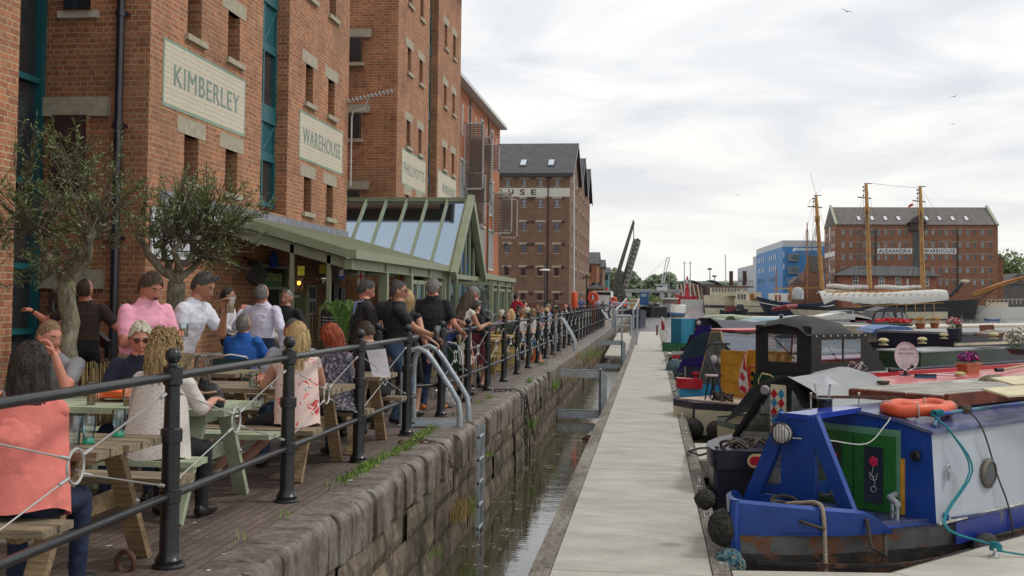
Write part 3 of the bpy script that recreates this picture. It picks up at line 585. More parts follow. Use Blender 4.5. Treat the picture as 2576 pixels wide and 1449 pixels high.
def canopy(Ya,Yb,label,posts,wall=True,zw=3.05,gz=GZ,gx=GX):
 t=Thing('canopy',label,'canopy',(gx,(Ya+Yb)/2,0));mb=MB();n_=int((Yb-Ya)/.12)
 rings=[]
 for i in range(n_+1):
  y=Ya+(Yb-Ya)*i/n_
  for dz,dy in((0,0),(.022,.012),(.022,.03),(0,.042)): rings.append([(FX+.0,y+dy,zw+dz),(gx-.05,y+dy,gz+.02+dz)])
 mb.loft(rings,cap=False,closed=False);mb.add([(FX,Ya,zw-.12),(gx-.05,Ya,gz-.1),(gx-.05,Yb,gz-.1),(FX,Yb,zw-.12)],[(0,1,2,3)])
 t.part('roof',mb,SAGED)
 mb=MB();mb.box(gx-.12,gx,Ya-.05,Yb,gz-.11,gz+.045);t.part('gutter',mb,SAGE)
 mb=MB();mb.prism([(FX,Ya-.05,zw+.05),(gx-.12,Ya-.05,gz+.045),(gx-.12,Ya-.05,gz-.11),(FX,Ya-.05,zw-.14)],(0,.06,0));t.part('verge_board',mb,SAGE)
 mb=MB();mb.prism([(FX,Ya+.1,zw-.15),(gx-.16,Ya+.1,gz-.12),(gx-.16,Ya+.1,gz-.30),(FX,Ya+.1,zw-.36)],(0,.09,0));mb.box(gx-.20,gx-.14,Ya+.02,Yb,gz-.28,gz-.115);mb.box(gx-.25,gx-.09,Ya+.02,Yb,gz-.295,gz-.28);mb.box(gx-.25,gx-.09,Ya+.02,Yb,gz-.125,gz-.11)
 for y in posts: mb.box(gx-.24,gx-.10,y-.04,y+.05,gz-.28,gz-.125)
 t.part('beam',mb,SAGE)
 for y in posts[1:]:
  mb=MB();mb.box(gx-.25,gx-.08,y-.08,y+.08,0,gz-.295);t.part('post',mb,SAGE)
 return t
pcan=[19.27,21.9,24.2,26.3,28.2]
can=canopy(19.2,28.3,'sage green metal lean-to canopy over the pub terrace, left of the glass porch',pcan)
mb=MB();mb.box(FX,FX+.05,17.07,28.12,2.98,3.2);mb.prism([(FX,17.07,2.99),(FX+.22,17.07,2.93),(FX+.22,17.07,2.90),(FX,17.07,2.94)],(0,11.0,0));can.part('flashing',mb,LEAD)
mb=MB();mb.prism([(FX,17.2,2.98),(FX+.35,17.2,2.9),(FX+.35,17.2,2.8),(FX,17.2,2.8)],(0,2.0,0));can.part('fascia',mb,BLIND)
for y,x in((19.3,onY(733,700,19.3).x),(19.3,onY(826,700,19.3).x)):
 mb=MB();zt=GZ+(x-GX)/(FX-GX)*(3.05-GZ)-.2;mb.box(x-.035,x+.035,y,y+.07,0,zt);can.part('post',mb,SAGED)
can2=canopy(33.45,42.4,'sage green metal canopy to the right of the glass porch',[33.6,36,38.3,40.5,42.2],zw=2.75,gz=2.24)
def screen(t,y0,y1,x,h,n_):
 mb=MB()
 for i in range(n_+1):
  y=y0+(y1-y0)*i/n_;mb.box(x-.05,x+.03,y-.035,y+.035,.05,h)
 mb.box(x-.05,x+.03,y0,y1,h-.09,h);mb.box(x-.05,x+.03,y0,y1,.02,.2);mb.box(x-.05,x+.03,y0,y1,.95,1.0)
 f=t.part('glazed_screen',mb,SAGE);mb=MB();mb.box(x-.02,x-.01,y0,y1,.1,h-.05);t.part('pane',mb,GLASS,f)
screen(can,24.3,28.1,GX-.17,1.92,5);screen(can2,33.7,42.1,GX-.17,1.86,9)
po=Thing('glass_porch','steep glass roofed porch with sage green frame and a gable above double doors','porch',(GX,30.9,0))
AP=4.24;Y0,YA,Y1=28.35,30.9,33.42;ZB=2.2;XB=-9.4
def zr(y): return ZB+(AP-ZB)*(1-abs(y-YA)/(YA-Y0))
mb=MB()
for s,ye in((-1,Y0),(1,Y1)):
 for x in [GX+.0-.02]+[GX-.55-.58*k for k in range(7)]: mb.bar((x,ye,ZB+.03),(x,YA,AP+.03),.055,.09)
mb.box(XB,GX+.05,YA-.06,YA+.06,AP-.03,AP+.09);mb.box(XB,GX,Y0-.03,Y0+.05,ZB-.05,ZB+.05);mb.box(XB,GX,Y1-.05,Y1+.03,ZB-.05,ZB+.05)
fr=po.part('roof_frame',mb,SAGE)
mb=MB();mb.add([(XB,Y0,ZB),(GX,Y0,ZB),(GX,YA,AP),(XB,YA,AP)],[(0,1,2,3)]);mb.add([(XB,Y1,ZB),(GX,Y1,ZB),(GX,YA,AP),(XB,YA,AP)],[(0,1,2,3)]);po.part('roof_glazing',mb,GLASSR,fr)
mb=MB();g=GX+.06
mb.bar((g+.05,Y0-.1,ZB-.1),(g+.05,YA,AP+.08),.22,.16,up=(1,0,0));mb.bar((g+.05,Y1+.1,ZB-.1),(g+.05,YA,AP+.08),.22,.16,up=(1,0,0));po.part('bargeboard',mb,SAGE)
mb=MB();x=GX-.05
mb.box(x-.05,x+.05,Y0,Y1,ZB-.16,ZB-.04)
for y in(29.4,30.2,30.9,31.6,32.4): mb.box(x-.04,x+.04,y-.04,y+.04,ZB-.04,zr(y)-.05)
for y in(28.42,29.5,32.3,33.36): mb.box(x-.06,x+.05,y-.06,y+.06,0,ZB-.16)
po.part('gable_frame',mb,SAGE);mb=MB();mb.prism([(x,Y0,ZB-.1),(x,YA,AP-.02),(x,Y1,ZB-.1)],(.01,0,0));mb.box(x,x+.01,Y0,Y1,.1,ZB-.16);po.part('gable_glazing',mb,GLASS)
mb=MB() # door leaf standing open
mb.box(x,x+1.0,29.5,29.56,.05,.14);mb.box(x,x+1.0,29.5,29.56,1.88,1.96);mb.box(x,x+.09,29.5,29.56,.14,1.88);mb.box(x+.91,x+1.0,29.5,29.56,.14,1.88);d_=po.part('door',mb,SAGE);mb=MB();mb.box(x+.05,x+.95,29.525,29.535,.1,1.9);po.part('pane',mb,GLASS,d_)
mb=MB();mb.torus((x+.85,29.47,1.05),.16,.015,(0,1,0),16,6);po.part('handle',mb,STEEL,d_)
po.part('pub_sign',textmesh('The Tall Ship',1.0,.28,frameM((x+.06,30.4,2.75),(0,1,0),(0,0,1))) if 0 else textmesh('Coots',.9,.34,frameM((x+.06,30.45,2.72),(0,1,0),(0,0,1)),bold=.01),mat('faded_red_letters',(.5,.05,.05),.6)) if 0 else None
# == ON THE TERRACE WALL
def wallbox(name,u0,v0,u1,v1,X,th,m,label,cat,extra=None):
 a=onX(u0,v0,X);b=onX(u1,v1,X);t=Thing(name,label,cat,(X,(a.y+b.y)/2,b.z))
 mb=MB();mb.box(X,X+th,a.y,b.y,min(a.z,b.z),max(a.z,b.z));t.part('board',mb,m);return t,a,b
BG=mat('bottle_green_sign',(.015,.17,.07),.5)
t,a,b=wallbox('entrance_sign',657,686,707,722,FX+.02,.03,BG,'dark green sign reading ENTRANCE over the pub door','sign')
t.part('lettering',textmesh('ENTRANCE',(b.y-a.y)*.86,.16,frameM((FX+.054,a.y+(b.y-a.y)*.07,1.84),(0,1,0),(0,0,1))),mat('gold_letters',(.6,.5,.12),.5))
t,a,b=wallbox('poster',773,718,794,790,FX+.02,.015,mat('poster_card',(.6,.6,.56),.6),'tall white poster with two dark photographs on the brick wall','poster')
mb=MB();w=b.y-a.y;h=a.z-b.z;mb.box(FX+.036,FX+.04,a.y+w*.1,b.y-w*.1,b.z+h*.54,a.z-h*.05);mb.box(FX+.036,FX+.04,a.y+w*.1,b.y-w*.1,b.z+h*.04,b.z+h*.44);t.part('photograph',mb,mat('dark_photo',(.03,.025,.03),.3,var=.9,scale=9))
for u0,v0,u1,v1,lab in((837,714,849,762,'framed black and white picture left of the pair on the brick wall'),(854,726,866,766,'smaller framed black and white picture right of the pair on the brick wall')):
 t,a,b=wallbox('framed_picture',u0,v0,u1,v1,FX+.02,.03,mat('dark_frame',(.03,.02,.018),.5),lab,'picture');w=b.y-a.y;h=a.z-b.z
 mb=MB();mb.box(FX+.051,FX+.054,a.y+w*.12,b.y-w*.12,b.z+h*.04,a.z-h*.04);t.part('mount',mb,BLIND);mb=MB();mb.box(FX+.055,FX+.058,a.y+w*.3,b.y-w*.3,b.z+h*.22,a.z-h*.1);t.part('photograph',mb,mat('grey_photo',(.12,.13,.12),.4,var=.9,scale=14))
p=onX(375,600,FX);q=onX(505,600,FX);t=Thing('notice_board','pale notice board on the brick wall behind the right olive tree','board',(FX,(p.y+q.y)/2,2));mb=MB();mb.box(FX+.02,FX+.05,p.y,q.y,onX(440,655,FX).z,onX(440,530,FX).z);t.part('panel',mb,mat('pale_board',(.6,.63,.66)))
t=Thing('open_door','sage green boarded door standing open beside the ENTRANCE sign','door',(FX+.7,22.0,0))
DG=mat('deep_sage_door',(.10,.13,.07),.5,var=.12)
p=onY(700,742,21.6);q=onY(777,742,21.6)
mb=MB();mb.box(onY(730,742,21.6).x,q.x,21.58,21.63,0,1.62);t.part('leaf',mb,DG)
mb=MB();
for k in range(9): xx=onY(733,742,21.6).x+k*.055;mb.box(xx,xx+.012,21.572,21.58,.1,1.5)
mb.box(onY(728,742,21.6).x,onY(733,742,21.6).x,21.56,21.58,0,1.62);mb.box(q.x-.05,q.x,21.56,21.58,0,1.62);t.part('battens',mb,SAGED)
mb=MB();mb.box(p.x,onY(728,742,21.6).x,21.64,21.68,0,1.62);t.part('side_panel',mb,SAGED)
mb=MB();mb.box(q.x-.3,q.x-.18,21.53,21.57,1.5,1.55);t.part('latch',mb,CLEAT)
t=Thing('doorway','dark doorway with sage green frame under the ENTRANCE sign','doorway',(FX,22.4,0))
mb=MB();mb.box(FX+.003,FX+.02,21.7,23.2,0,2.1);t.part('opening',mb,mat('unlit_interior',(.02,.014,.01),.8));mb=MB();mb.box(FX,FX+.1,21.6,23.3,1.66,1.72);mb.box(FX,FX+.1,21.6,23.3,2.1,2.16);mb.box(FX,FX+.1,21.6,21.68,0,2.1);mb.box(FX,FX+.1,23.22,23.3,0,2.1)
t.part('frame',mb,SAGE)
p=onX(688,652,FX+.15);mb=MB();mb.lathe([(.10,-.17),(.11,-.14),(.085,.05),(.05,.15),(.03,.17)],p,10);single('blue_bag',mb,mat('blue_cloth',(.01,.06,.36),.7),'blue cone shaped bag hung high on the brick wall above the entrance','bag',smooth=True)
p=onX(646,693,FX+.35);t=Thing('wall_speaker','dark grey speaker tilted on a bracket left of the ENTRANCE sign','speaker',p);M=Matrix.Translation(p)@Matrix.Rotation(R(-25),4,'X')@Matrix.Rotation(R(25),4,'Y');mb=MB();mb.box(-.11,.13,-.14,.14,-.17,.15,M=M);t.part('cabinet',mb,mat('charcoal_plastic',(.05,.05,.05),.6));mb=MB();mb.tube([p+Vector((-.35,0,.15)),p+Vector((0,0,.1))],.02,6);t.part('bracket',mb,STEEL)
p=onX(640,662,FX+.2);mb=MB();mb.box(p.x-.1,p.x+.1,p.y-.1,p.y+.1,p.z-.05,p.z+.05,M=None);mb.tube([p,(FX,p.y,p.z+.12)],.02,6);single('floodlight',mb,BLACKIRON,'small black floodlight on the wall above the speaker','floodlight')
p=onX(811,700,-6.9);mb=MB();mb.ball(p,(.09,.09,.13),14);mb.tube([p+Vector((0,0,.12)),p+Vector((0,0,.45))],.01,5);single('hanging_lantern',mb,mat('mirror_chrome',(.7,.7,.7),.12,1,var=0),'silver ribbed lantern hanging under the canopy','lantern',smooth=True)
t=Thing('crystal_lamp','wall lamp hung with glass drops around a lit amber bulb','lamp',onX(752,712,FX+.2));p=onX(752,712,FX+.2);mb=MB();mb.ball(p,(.04,.04,.055),10);t.part('bulb',mb,mat('amber_bulb',(1,.5,.1),.4,var=0,emit=(1,.42,.06,3)),smooth=True);mb=MB()
for i in range(130):
 a_=random.random()*6.28;z=random.uniform(-.28,.12);rr=.12+.12*random.random();mb.ball(p+Vector((.0+.05*math.sin(a_),rr*math.cos(a_)*1.2,z)),.009,4)
t.part('glass_drops',mb,mat('crystal',(.7,.66,.55),.1,spec=1),kind='stuff')
mb=MB();mb.tube([p+Vector((-.2,0,.3)),p+Vector((0,-.1,.36)),p+Vector((0,-.1,.2)),p],.012,6);t.part('arm',mb,CLEAT)
t=Thing('chalk_board','black chalk board with white handwriting in a wooden frame beside the palm','board',onY(845,780,19.2));a=onY(808,778,19.2);b=onY(875,860,19.2);mb=MB();mb.box(a.x,b.x,19.2,19.25,b.z,a.z);t.part('slate',mb,mat('blackboard',(.012,.012,.012),.7));mb=MB()
mb.box(a.x-.05,b.x+.05,19.19,19.27,a.z,a.z+.06);mb.box(a.x-.05,a.x,19.19,19.27,b.z,a.z);mb.box(b.x,b.x+.05,19.19,19.27,b.z,a.z);t.part('frame',mb,mat('pine_board_frame',(.12,.09,.035),.6))
for k,(s_,ww) in enumerate((('Starters - Soup of the Day £3.95',.40),('Our Pies - Homemade with chips',.42),('Lasagne - Chicken',.30))):
 m_=textmesh(s_,ww,.036,frameM((a.x+.03,19.196,a.z-.16-.055*k),(1,0,0),(0,0,1)),bold=.005);t.part('chalk_writing',m_,mat('chalk',(.7,.7,.68),.9))
BC=[mat('bunting_'+n,c,.8) for n,c in(('yellow',(.4,.36,.03)),('blue',(.03,.09,.3)),('white',(.6,.6,.58)),('red',(.5,.03,.03)))]
flags=[(668,688,0,'plain yellow'),(762,672,0,'yellow'),(857,688,1,'blue with white centre'),(908,700,2,'white with red cross'),(969,692,1,'blue and white chequered'),(1015,700,0,'yellow and red')]
for i,(u,v,k,lab) in enumerate([(757,681,0,'narrow yellow'),(812,677,0,'square yellow'),(859,690,1,'blue with a white centre'),(908,703,2,'long white with a red cross'),(969,692,1,'blue and white chequered'),(1007,698,3,'yellow and red striped')]):
 p=onX(u,v,-5.6 if u>830 else -6.2);t=Thing('bunting_flag','small '+lab+' flag hanging under the sage canopy','flag',p);w_,h_=.065,.085
 if 'cross' in lab: w_,h_=.07,.27
 mb=MB();mb.box(p.x-w_,p.x+w_,p.y,p.y+.006,p.z-h_,p.z+h_);t.part('cloth',mb,BC[2] if 'chequered' in lab or 'striped' in lab and 0 else BC[0] if 'striped' in lab else BC[k])
 mb=MB();y=p.y-.004
 if 'cross' in lab: mb.box(p.x-.014,p.x+.014,y,y+.003,p.z-h_,p.z+h_);mb.box(p.x-w_,p.x-.014,y,y+.003,p.z+.04,p.z+.07);mb.box(p.x+.014,p.x+w_,y,y+.003,p.z+.04,p.z+.07);t.part('cross',mb,BC[3])
 elif 'centre' in lab: mb.box(p.x-.04,p.x+.04,y,y+.003,p.z-.03,p.z+h_);t.part('centre',mb,BC[2])
 elif 'chequered' in lab:
  for a_ in range(4):
   for b_ in range(4):
    if(a_+b_)%2: mb.box(p.x-w_+a_*w_/2,p.x-w_+(a_+1)*w_/2,y,y+.003,p.z-h_+b_*h_/2,p.z-h_+(b_+1)*h_/2)
  t.part('squares',mb,BC[1])
 elif 'striped' in lab: mb.box(p.x,p.x+.05,y,y+.003,p.z-h_,p.z+h_);t.part('stripe',mb,BC[3])
mb=MB();mb.box(-12,-9.4,28.15,33.6,0,3.0);single('porch_back_wall',mb,BR1,'brick wall at the back of the glass porch','wall')
# == THE "..OUSE" WAREHOUSE AND QUAYSIDE BEYOND
BR3=brick('dark_weathered_brick',(.205,.098,.06),(.135,.068,.046),(.24,.18,.13),bw=.24,bh=.085,dirt=(.13,.085,.055),var=.3,patch=(.10,.05,.035))
BR3r=brick('pink_corner_brick',(.30,.14,.085),(.24,.11,.07),(.3,.23,.17),dirt=(.2,.12,.08),var=.2)
def slate(name,c,sc=1):
 return brick(name,c,tuple(x*.78 for x in c),tuple(x*.45 for x in c),bw=.35*sc,bh=.22*sc,ms=.012,var=.25,patch=tuple(x*1.3 for x in c))
SLATE=slate('slate_roof',(.085,.085,.09));SLATE2=slate('old_tile_roof',(.135,.12,.115),2)
REDF=mat('dark_red_frame',(.09,.015,.015),.5)
HY=118.0;HX=-8.65;Mh=frameM((0,HY,0),(1,0,0),(0,0,1))
ho=Thing('brick_warehouse','dark brick warehouse with slate roof and a white band lettered HOUSE','warehouse',(HX,HY,0))
cols=[-10.25-1.76*k-(.0) for k in range(6)];rows=[(13.38,14.1),(11.19,12.06),(8.70,9.57),(6.34,7.21),(3.92,4.79),(1.35,2.1)]
ops=[(x,x+.53,a,b) for x in cols for a,b in rows]
GB=[(118,125.5,133),(133,139,145),(145,150.5,156)]
mb=MB();wallgrid(mb,Mh,-22,HX,0,14.7,ops,.12)
sops=[]
for gi,(ya,yr,yb) in enumerate(GB):
 for dy in(-3.6,-1.9,2.0,3.8):
  for a,b in rows[:-1]+[(1.3,2.2)]: sops.append((yr+dy-.3,yr+dy+.3,a,b))
Ms=frameM((HX,0,0),(0,1,0),(0,0,1));wallgrid(mb,Ms,118,156,0,14.7,sops,.14)
for ya,yr,yb in GB: mb.add([(HX,ya,14.7),(HX,yb,14.7),(HX,yr,18.7)],[(0,1,2)])
mb.add([(HX,156,0),(-22,156,0),(-22,156,14.7),(HX,156,14.7)],[(0,1,2,3)])
ho.part('wall',mb,BR3)
for i,(a,b,c,d) in enumerate(ops):
 mb=MB(Mh);e=.06;mb.box(a,b,c,c+e,-.1,-.04);mb.box(a,b,d-e,d,-.1,-.04);mb.box(a,a+e,c+e,d-e,-.1,-.04);mb.box(b-e,b,c+e,d-e,-.1,-.04);mb.box(a+e,b-e,(c+d)/2-.02,(c+d)/2+.02,-.1,-.05);f=ho.part('window',mb,REDF)
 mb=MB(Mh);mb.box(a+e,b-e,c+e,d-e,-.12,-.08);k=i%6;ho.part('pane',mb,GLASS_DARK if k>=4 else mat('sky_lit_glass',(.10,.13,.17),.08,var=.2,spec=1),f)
 mb=MB(Mh);mb.box(a-.24,b+.24,d+.02,d+.24,-.1,.006);ho.part('lintel',mb,STONE)
 mb=MB(Mh);mb.box(a-.08,b+.08,c-.08,c,-.1,.04);ho.part('sill',mb,STONE)
for a,b,c,d in sops:
 mb=MB(Ms);mb.box(a,b,c,d,-.14,-.1,0);mb.box(a-.2,b+.2,d+.02,d+.24,-.1,.01,1);ho.part('side_window',mb,[GLASS_DARK,STONE])
mb=MB(Mh);mb.box(-22,HX-.01,12.29,13.21,0,.012);bd=ho.part('painted_band',mb,mat('band_cream',(.55,.54,.47),.8,var=.08))
for k,ch in enumerate('HOUSE'):
 cx=-12.49+(k-4)*1.21
 ho.part('letter',textmesh(ch,.57,.62,Mh@Matrix.Translation((cx-.28,12.45,.016)),0,bold=.03),mat('brown_letter',(.06,.03,.03),.8),bd)
for z in(12.02,9.55,7.17,4.76,1.98):
 for x in(-12.6,-13.05,-15.4,-9.35) if z>2 else(-12.7,-9.5):
  mb=MB(Mh);mb.box(x-.12,x+.12,z-.02,z+.2,0,.2);ho.part('vent_box',mb,BLACKIRON)
mb=MB(Mh);mb.tube([(-10.95,.0,.08),(-10.95,14.5,.08)],.06,6);ho.part('drainpipe',mb,BLACKIRON)
for gi,(ya,yr,yb) in enumerate(GB):
 mb=MB();o=.35;zx=18.85
 for y0,z0 in((ya-(.4 if gi==0 else 0),14.55 if gi==0 else 14.75),(yb,14.75)): mb.prism([(-24,y0,z0),(HX+o,y0,z0),(HX+o,yr,zx),(-24,yr,zx)],(0,0,.12))
 rf=ho.part('roof',mb,SLATE)
 mb=MB();mb.bar((HX+o+.01,ya,14.6),(HX+o+.01,yr,zx),.1,.35);mb.bar((HX+o+.01,yb,14.6),(HX+o+.01,yr,zx),.1,.35);ho.part('bargeboard',mb,BLACKIRON,rf)
mb=MB();mb.box(-24,HX+.4,117.5,117.75,14.35,14.75);ho.part('gutter',mb,BLACKIRON)
for u0 in(1308,1378):
 p=onY(u0,404,119.9);q=onY(u0+17,391,119.9);s0=(18.85-14.67)/7.9
 mb=MB();zz=lambda y:14.67+(y-117.6)*s0+.08
 for y0,y1,m_,e in((119.3,120.9,0,0),(119.45,120.75,1,.07)):
  x0,x1=p.x+e,q.x-e;mb.add([(x0,y0,zz(y0)+.08+e),(x1,y0,zz(y0)+.08+e),(x1,y1,zz(y1)+.08+e),(x0,y1,zz(y1)+.08+e),(x0,y0,zz(y0)-.1),(x1,y0,zz(y0)-.1),(x1,y1,zz(y1)-.1),(x0,y1,zz(y1)-.1)],[(0,1,2,3),(0,1,5,4),(2,3,7,6),(1,2,6,5),(3,0,4,7)],m_)
 ho.part('skylight',mb,[BLACKIRON,mat('skylight_glass',(.42,.5,.56),.15,spec=1)])
mb=MB();mb.box(-22,HX-.02,114.5,114.8,0,.95);single('low_wall',mb,brick('red_brown_wall',(.16,.05,.035),(.13,.045,.03),(.12,.06,.045)),'low red brown wall in front of the dark brick warehouse','wall')
def block(name,label,cat,u0,u1,vt,Y,dep,m,roofm=None,hip=0,ridge=0,base=0,wins=None,left=None):
 a=onY(u0,vt,Y);b=onY(u1,vt,Y);t=Thing(name,label,cat,((a.x+b.x)/2,Y,base));mb=MB();mb.box(a.x,b.x,Y,Y+dep,base,a.z);t.part('wall',mb,m)
 if roofm:
  mb=MB();x0,x1=a.x-.3,b.x+.3;mb.prism([(x0,Y-.3,a.z),(x0,Y+dep/2,a.z+ridge),(x0,Y+dep+.3,a.z)],(x1-x0,0,0)) if not hip else mb.add([(x0,Y-.3,a.z),(x1,Y-.3,a.z),(x1,Y+dep+.3,a.z),(x0,Y+dep+.3,a.z),(x0+hip,Y+dep/2,a.z+ridge),(x1-hip,Y+dep/2,a.z+ridge)],[(0,1,5,4),(1,2,5),(2,3,4,5),(3,0,4),(0,3,2,1)]);t.part('roof',mb,roofm)
 if wins:
  for (wu,wv,ww,wh) in wins:
   p=onY(wu,wv,Y);mb=MB();mb.box(p.x,p.x+ww,Y-.05,Y+.02,p.z-wh,p.z);t.part('window',mb,GLASS_DARK)
 return t,a,b
BRO=brick('plain_orange_brick',(.30,.11,.055),(.24,.09,.05),(.25,.15,.1),bw=.5,bh=.17,var=.2)
block('warehouse','orange brick warehouse with grey slate roof beyond the HOUSE warehouse','warehouse',1470,1501,663,176,10,BRO,SLATE,ridge=2.0,wins=[(1480,670,.5,.9),(1480,720,.5,.9)])
block('warehouse','narrow dark brick warehouse behind the orange one on the quay','warehouse',1500,1516,672,200,10,BR3,SLATE,ridge=1.5,wins=[(1504,690,.5,.8),(1504,705,.5,.8)])
block('store','small teal clad building at the end of the quay','building',1515,1530,686,225,8,mat('teal_cladding',(.06,.16,.17),.7),SLATE,ridge=1.2,wins=[(1520,692,.8,.9)])
block('pavilion','low brick pavilion with pyramid slate roof beside the quay rail','pavilion',1480,1515,726,150,5,BRO,SLATE,hip=1.6,ridge=.9)
# == RAISED BASCULE BRIDGE
c3=lambda x,y:((2160+x/3.15)/1.4907,(800+y/3.15)/1.4907)
BY=185.0
def B3(x,y,Y=BY): return onY(*c3(x,y),Y)
GREYG=mat('grey_green_steel',(.10,.10,.085),.6,var=.15,scale=.6)
br=Thing('bascule_bridge','raised grey lifting bridge with tapering mast and lattice deck','bridge',B3(500,1040))
for dy,n_ in((0,'mast'),(5.0,'mast')):
 mb=MB();mb.prism([B3(x,y)+Vector((0,dy,0)) for x,y in((672,78),(690,86),(526,650),(560,960),(530,960),(512,700),(470,960),(394,950))],(0,.6,0));br.part(n_,mb,GREYG)
mb=MB();top,bot=B3(738,305),B3(560,900);d=(bot-top)
mb.prism([B3(720,300),B3(760,335),B3(600,880),B3(548,870)],(0,4.6,0));lf=br.part('deck_leaf',mb,mat('pale_grey_deck',(.28,.27,.25),.7))
for yy in(0,4.6):
 mb=MB()
 for k in range(14): f=k/13;mb.bar(B3(682,300).lerp(B3(540,800),f)+Vector((0,yy,0)),B3(728,312).lerp(B3(552,870),f)+Vector((0,yy,0)),.12,.12)
 for k in range(4): f=k/4;mb.bar(B3(682,300).lerp(B3(728,312),f)+Vector((0,yy,0)),B3(540,800).lerp(B3(552,870),f)+Vector((0,yy,0)),.12,.12)
 br.part('railing',mb,GREYG,lf)
mb=MB()
for k in range(0):
 f=k/13;p=B3(682,300).lerp(B3(540,800),f);q=B3(728,312).lerp(B3(552,870),f);mb.bar(p,q,.12,.12);mb.bar(p+Vector((0,4.6,0)),q+Vector((0,4.6,0)),.12,.12)
for k in range(0):
 f=k/4;mb.bar(B3(682,300).lerp(B3(728,312),f),B3(540,800).lerp(B3(552,870),f),.12,.12);mb.bar(B3(682,300).lerp(B3(728,312),f)+Vector((0,4.6,0)),B3(540,800).lerp(B3(552,870),f)+Vector((0,4.6,0)),.12,.12)
for k in range(11):
 f=k/10;mb.bar(B3(722,296).lerp(B3(548,860),f)+Vector((0,-.1,0)),B3(764,330).lerp(B3(600,870),f)+Vector((0,-.1,0)),.16,.2)
br.part('cross_beams',mb,GREYG,lf)
mb=MB();mb.bar(B3(678,110),B3(678,300),.07,.07);mb.bar(B3(678,110)+Vector((0,5,0)),B3(678,300)+Vector((0,4.6,0)),.07,.07);br.part('cable',mb,GREYG)
mb=MB();mb.bar(B3(545,850),B3(590,1040),.5,.5);mb.bar(B3(540,860),B3(470,1040),.4,.4);mb.bar(B3(505,720),B3(560,1000),.3,.3);mb.box(B3(440,960).x,B3(600,960).x,BY,BY+5,-1.2,B3(450,980).z);br.part('base',mb,GREYG)
LB=300
def L3(x,y,Y=LB): return onY(*c3(x,y),Y)
rb=Thing('road_bridge','long low pale road bridge across the far end of the dock','bridge',L3(900,1010));mb=MB();PG=mat('pale_concrete',(.42,.43,.42),.7,var=.08)
mb.prism([L3(575,893),L3(1240,900),L3(1240,935),L3(575,935)],(0,10,0));rb.part('deck',mb,PG)
for x in(605,640,1100,1180): mb=MB();mb.box(L3(x,935).x-.4,L3(x,935).x+.4,LB,LB+3,-1.2,L3(x,930).z);rb.part('pier',mb,PG)
mb=MB()
for i in range(30): x=575+22*i;mb.bar(L3(x,893)+Vector((0,-.2,0)),L3(x,935)+Vector((0,-.2,0)),.12,.1)
rb.part('railing',mb,mat('mid_grey',(.25,.26,.26),.6))
ct=Thing('control_tower','white control cabin on a concrete column with two slanting masts','tower',L3(1020,1030,290));T=lambda x,y,dy=0:L3(x,y,290)+Vector((0,dy,0))
mb=MB();mb.box(T(995,0).x,T(1048,0).x,290,293,-1.2,T(0,900).z);ct.part('column',mb,PG);mb=MB();mb.box(T(960,0).x,T(1086,0).x,289,294,T(0,900).z,T(0,840).z);mb.box(T(935,0).x,T(1095,0).x,288.5,294.5,T(0,840).z,T(0,831).z);cb_=ct.part('cabin',mb,mat('white_cladding',(.66,.68,.70),.5));mb=MB();mb.box(T(972,0).x,T(1030,0).x,288.93,289,T(0,862).z,T(0,843).z);ct.part('window',mb,GLASS_DARK,cb_)
mb=MB();mb.bar(T(1010,830),T(1072,530),.25,.25);mb.bar(T(1036,825),T(1104,520),.25,.25);mb.bar(T(1068,528),T(1104,518),.2,.2);mb.bar(T(1070,530),T(790,785),.05,.05);mb.bar(T(1080,535),T(800,790),.05,.05);mb.bar(T(1104,520),T(1104,900),.05,.05);ct.part('mast',mb,mat('white_steel',(.6,.62,.65),.5))
# == FAR SIDE OF THE DOCK
r2=lambda x,y:((2400+x/1.789)/1.4907,(650+y/1.789)/1.4907)
def A3(x,y,Y=245): return onY(*r2(x,y),Y)
BR4=brick('dock_red_brick',(.27,.105,.06),(.20,.085,.05),(.28,.19,.13),bw=.45,bh=.16,ms=.014,dirt=(.15,.09,.06),var=.28,patch=(.13,.06,.04))
LINT=mat('grey_stone',(.24,.20,.16),.8)
Y=245.0;al=Thing('brick_warehouse','long five storey brick warehouse signed ALEXANDRA WAREHOUSE across the dock','warehouse',(55,Y,0))
xl,xr=A3(1310,340).x,A3(2401,340).x;ze=A3(1310,340).z
colx=[1353,1405,1457,1500,1551,1592,1639,1686,1732,1775,1911,1956,2008,2048,2097,2138,2190,2235,2290,2340]
rowy=[(380,412),(465,497),(547,580),(635,666),(717,750)]
ops=[]
for ri,(ya,yb) in enumerate(rowy):
 for ci,cx in enumerate(colx):
  if ri==3 and 1400<cx<1950: continue
  if ri==4 and cx<1990: continue
  a=A3(cx,ya);b=A3(cx+21,yb);ops.append((a.x,a.x+.62,b.z,a.z))
Mal=frameM((0,Y,0),(1,0,0),(0,0,1));mb=MB();wallgrid(mb,Mal,xl,xr,0,ze,ops,.2)
Mg=frameM((xl,Y,0),(0,1,0),(0,0,1));gops=[]
for ya,yb in rowy:
 for d in(1.5,4.2,10.6,13.2): gops.append((d-.35,d+.35,A3(1300,yb).z,A3(1300,ya).z))
mb.add([(xl,Y,0),(xl,Y+15,0),(xl,Y+15,ze),(xl,Y+7.5,ze+4.2),(xl,Y,ze)],[(0,1,2,3,4)]);mb.add([(xr,Y,0),(xr,Y+15,0),(xr,Y+15,ze),(xr,Y+7.5,ze+4.2),(xr,Y,ze)],[(0,1,2,3,4)])
al.part('wall',mb,BR4)
LITG=mat('sky_reflecting_pane',(.16,.18,.19),.1,var=.5,scale=.35,spec=1)
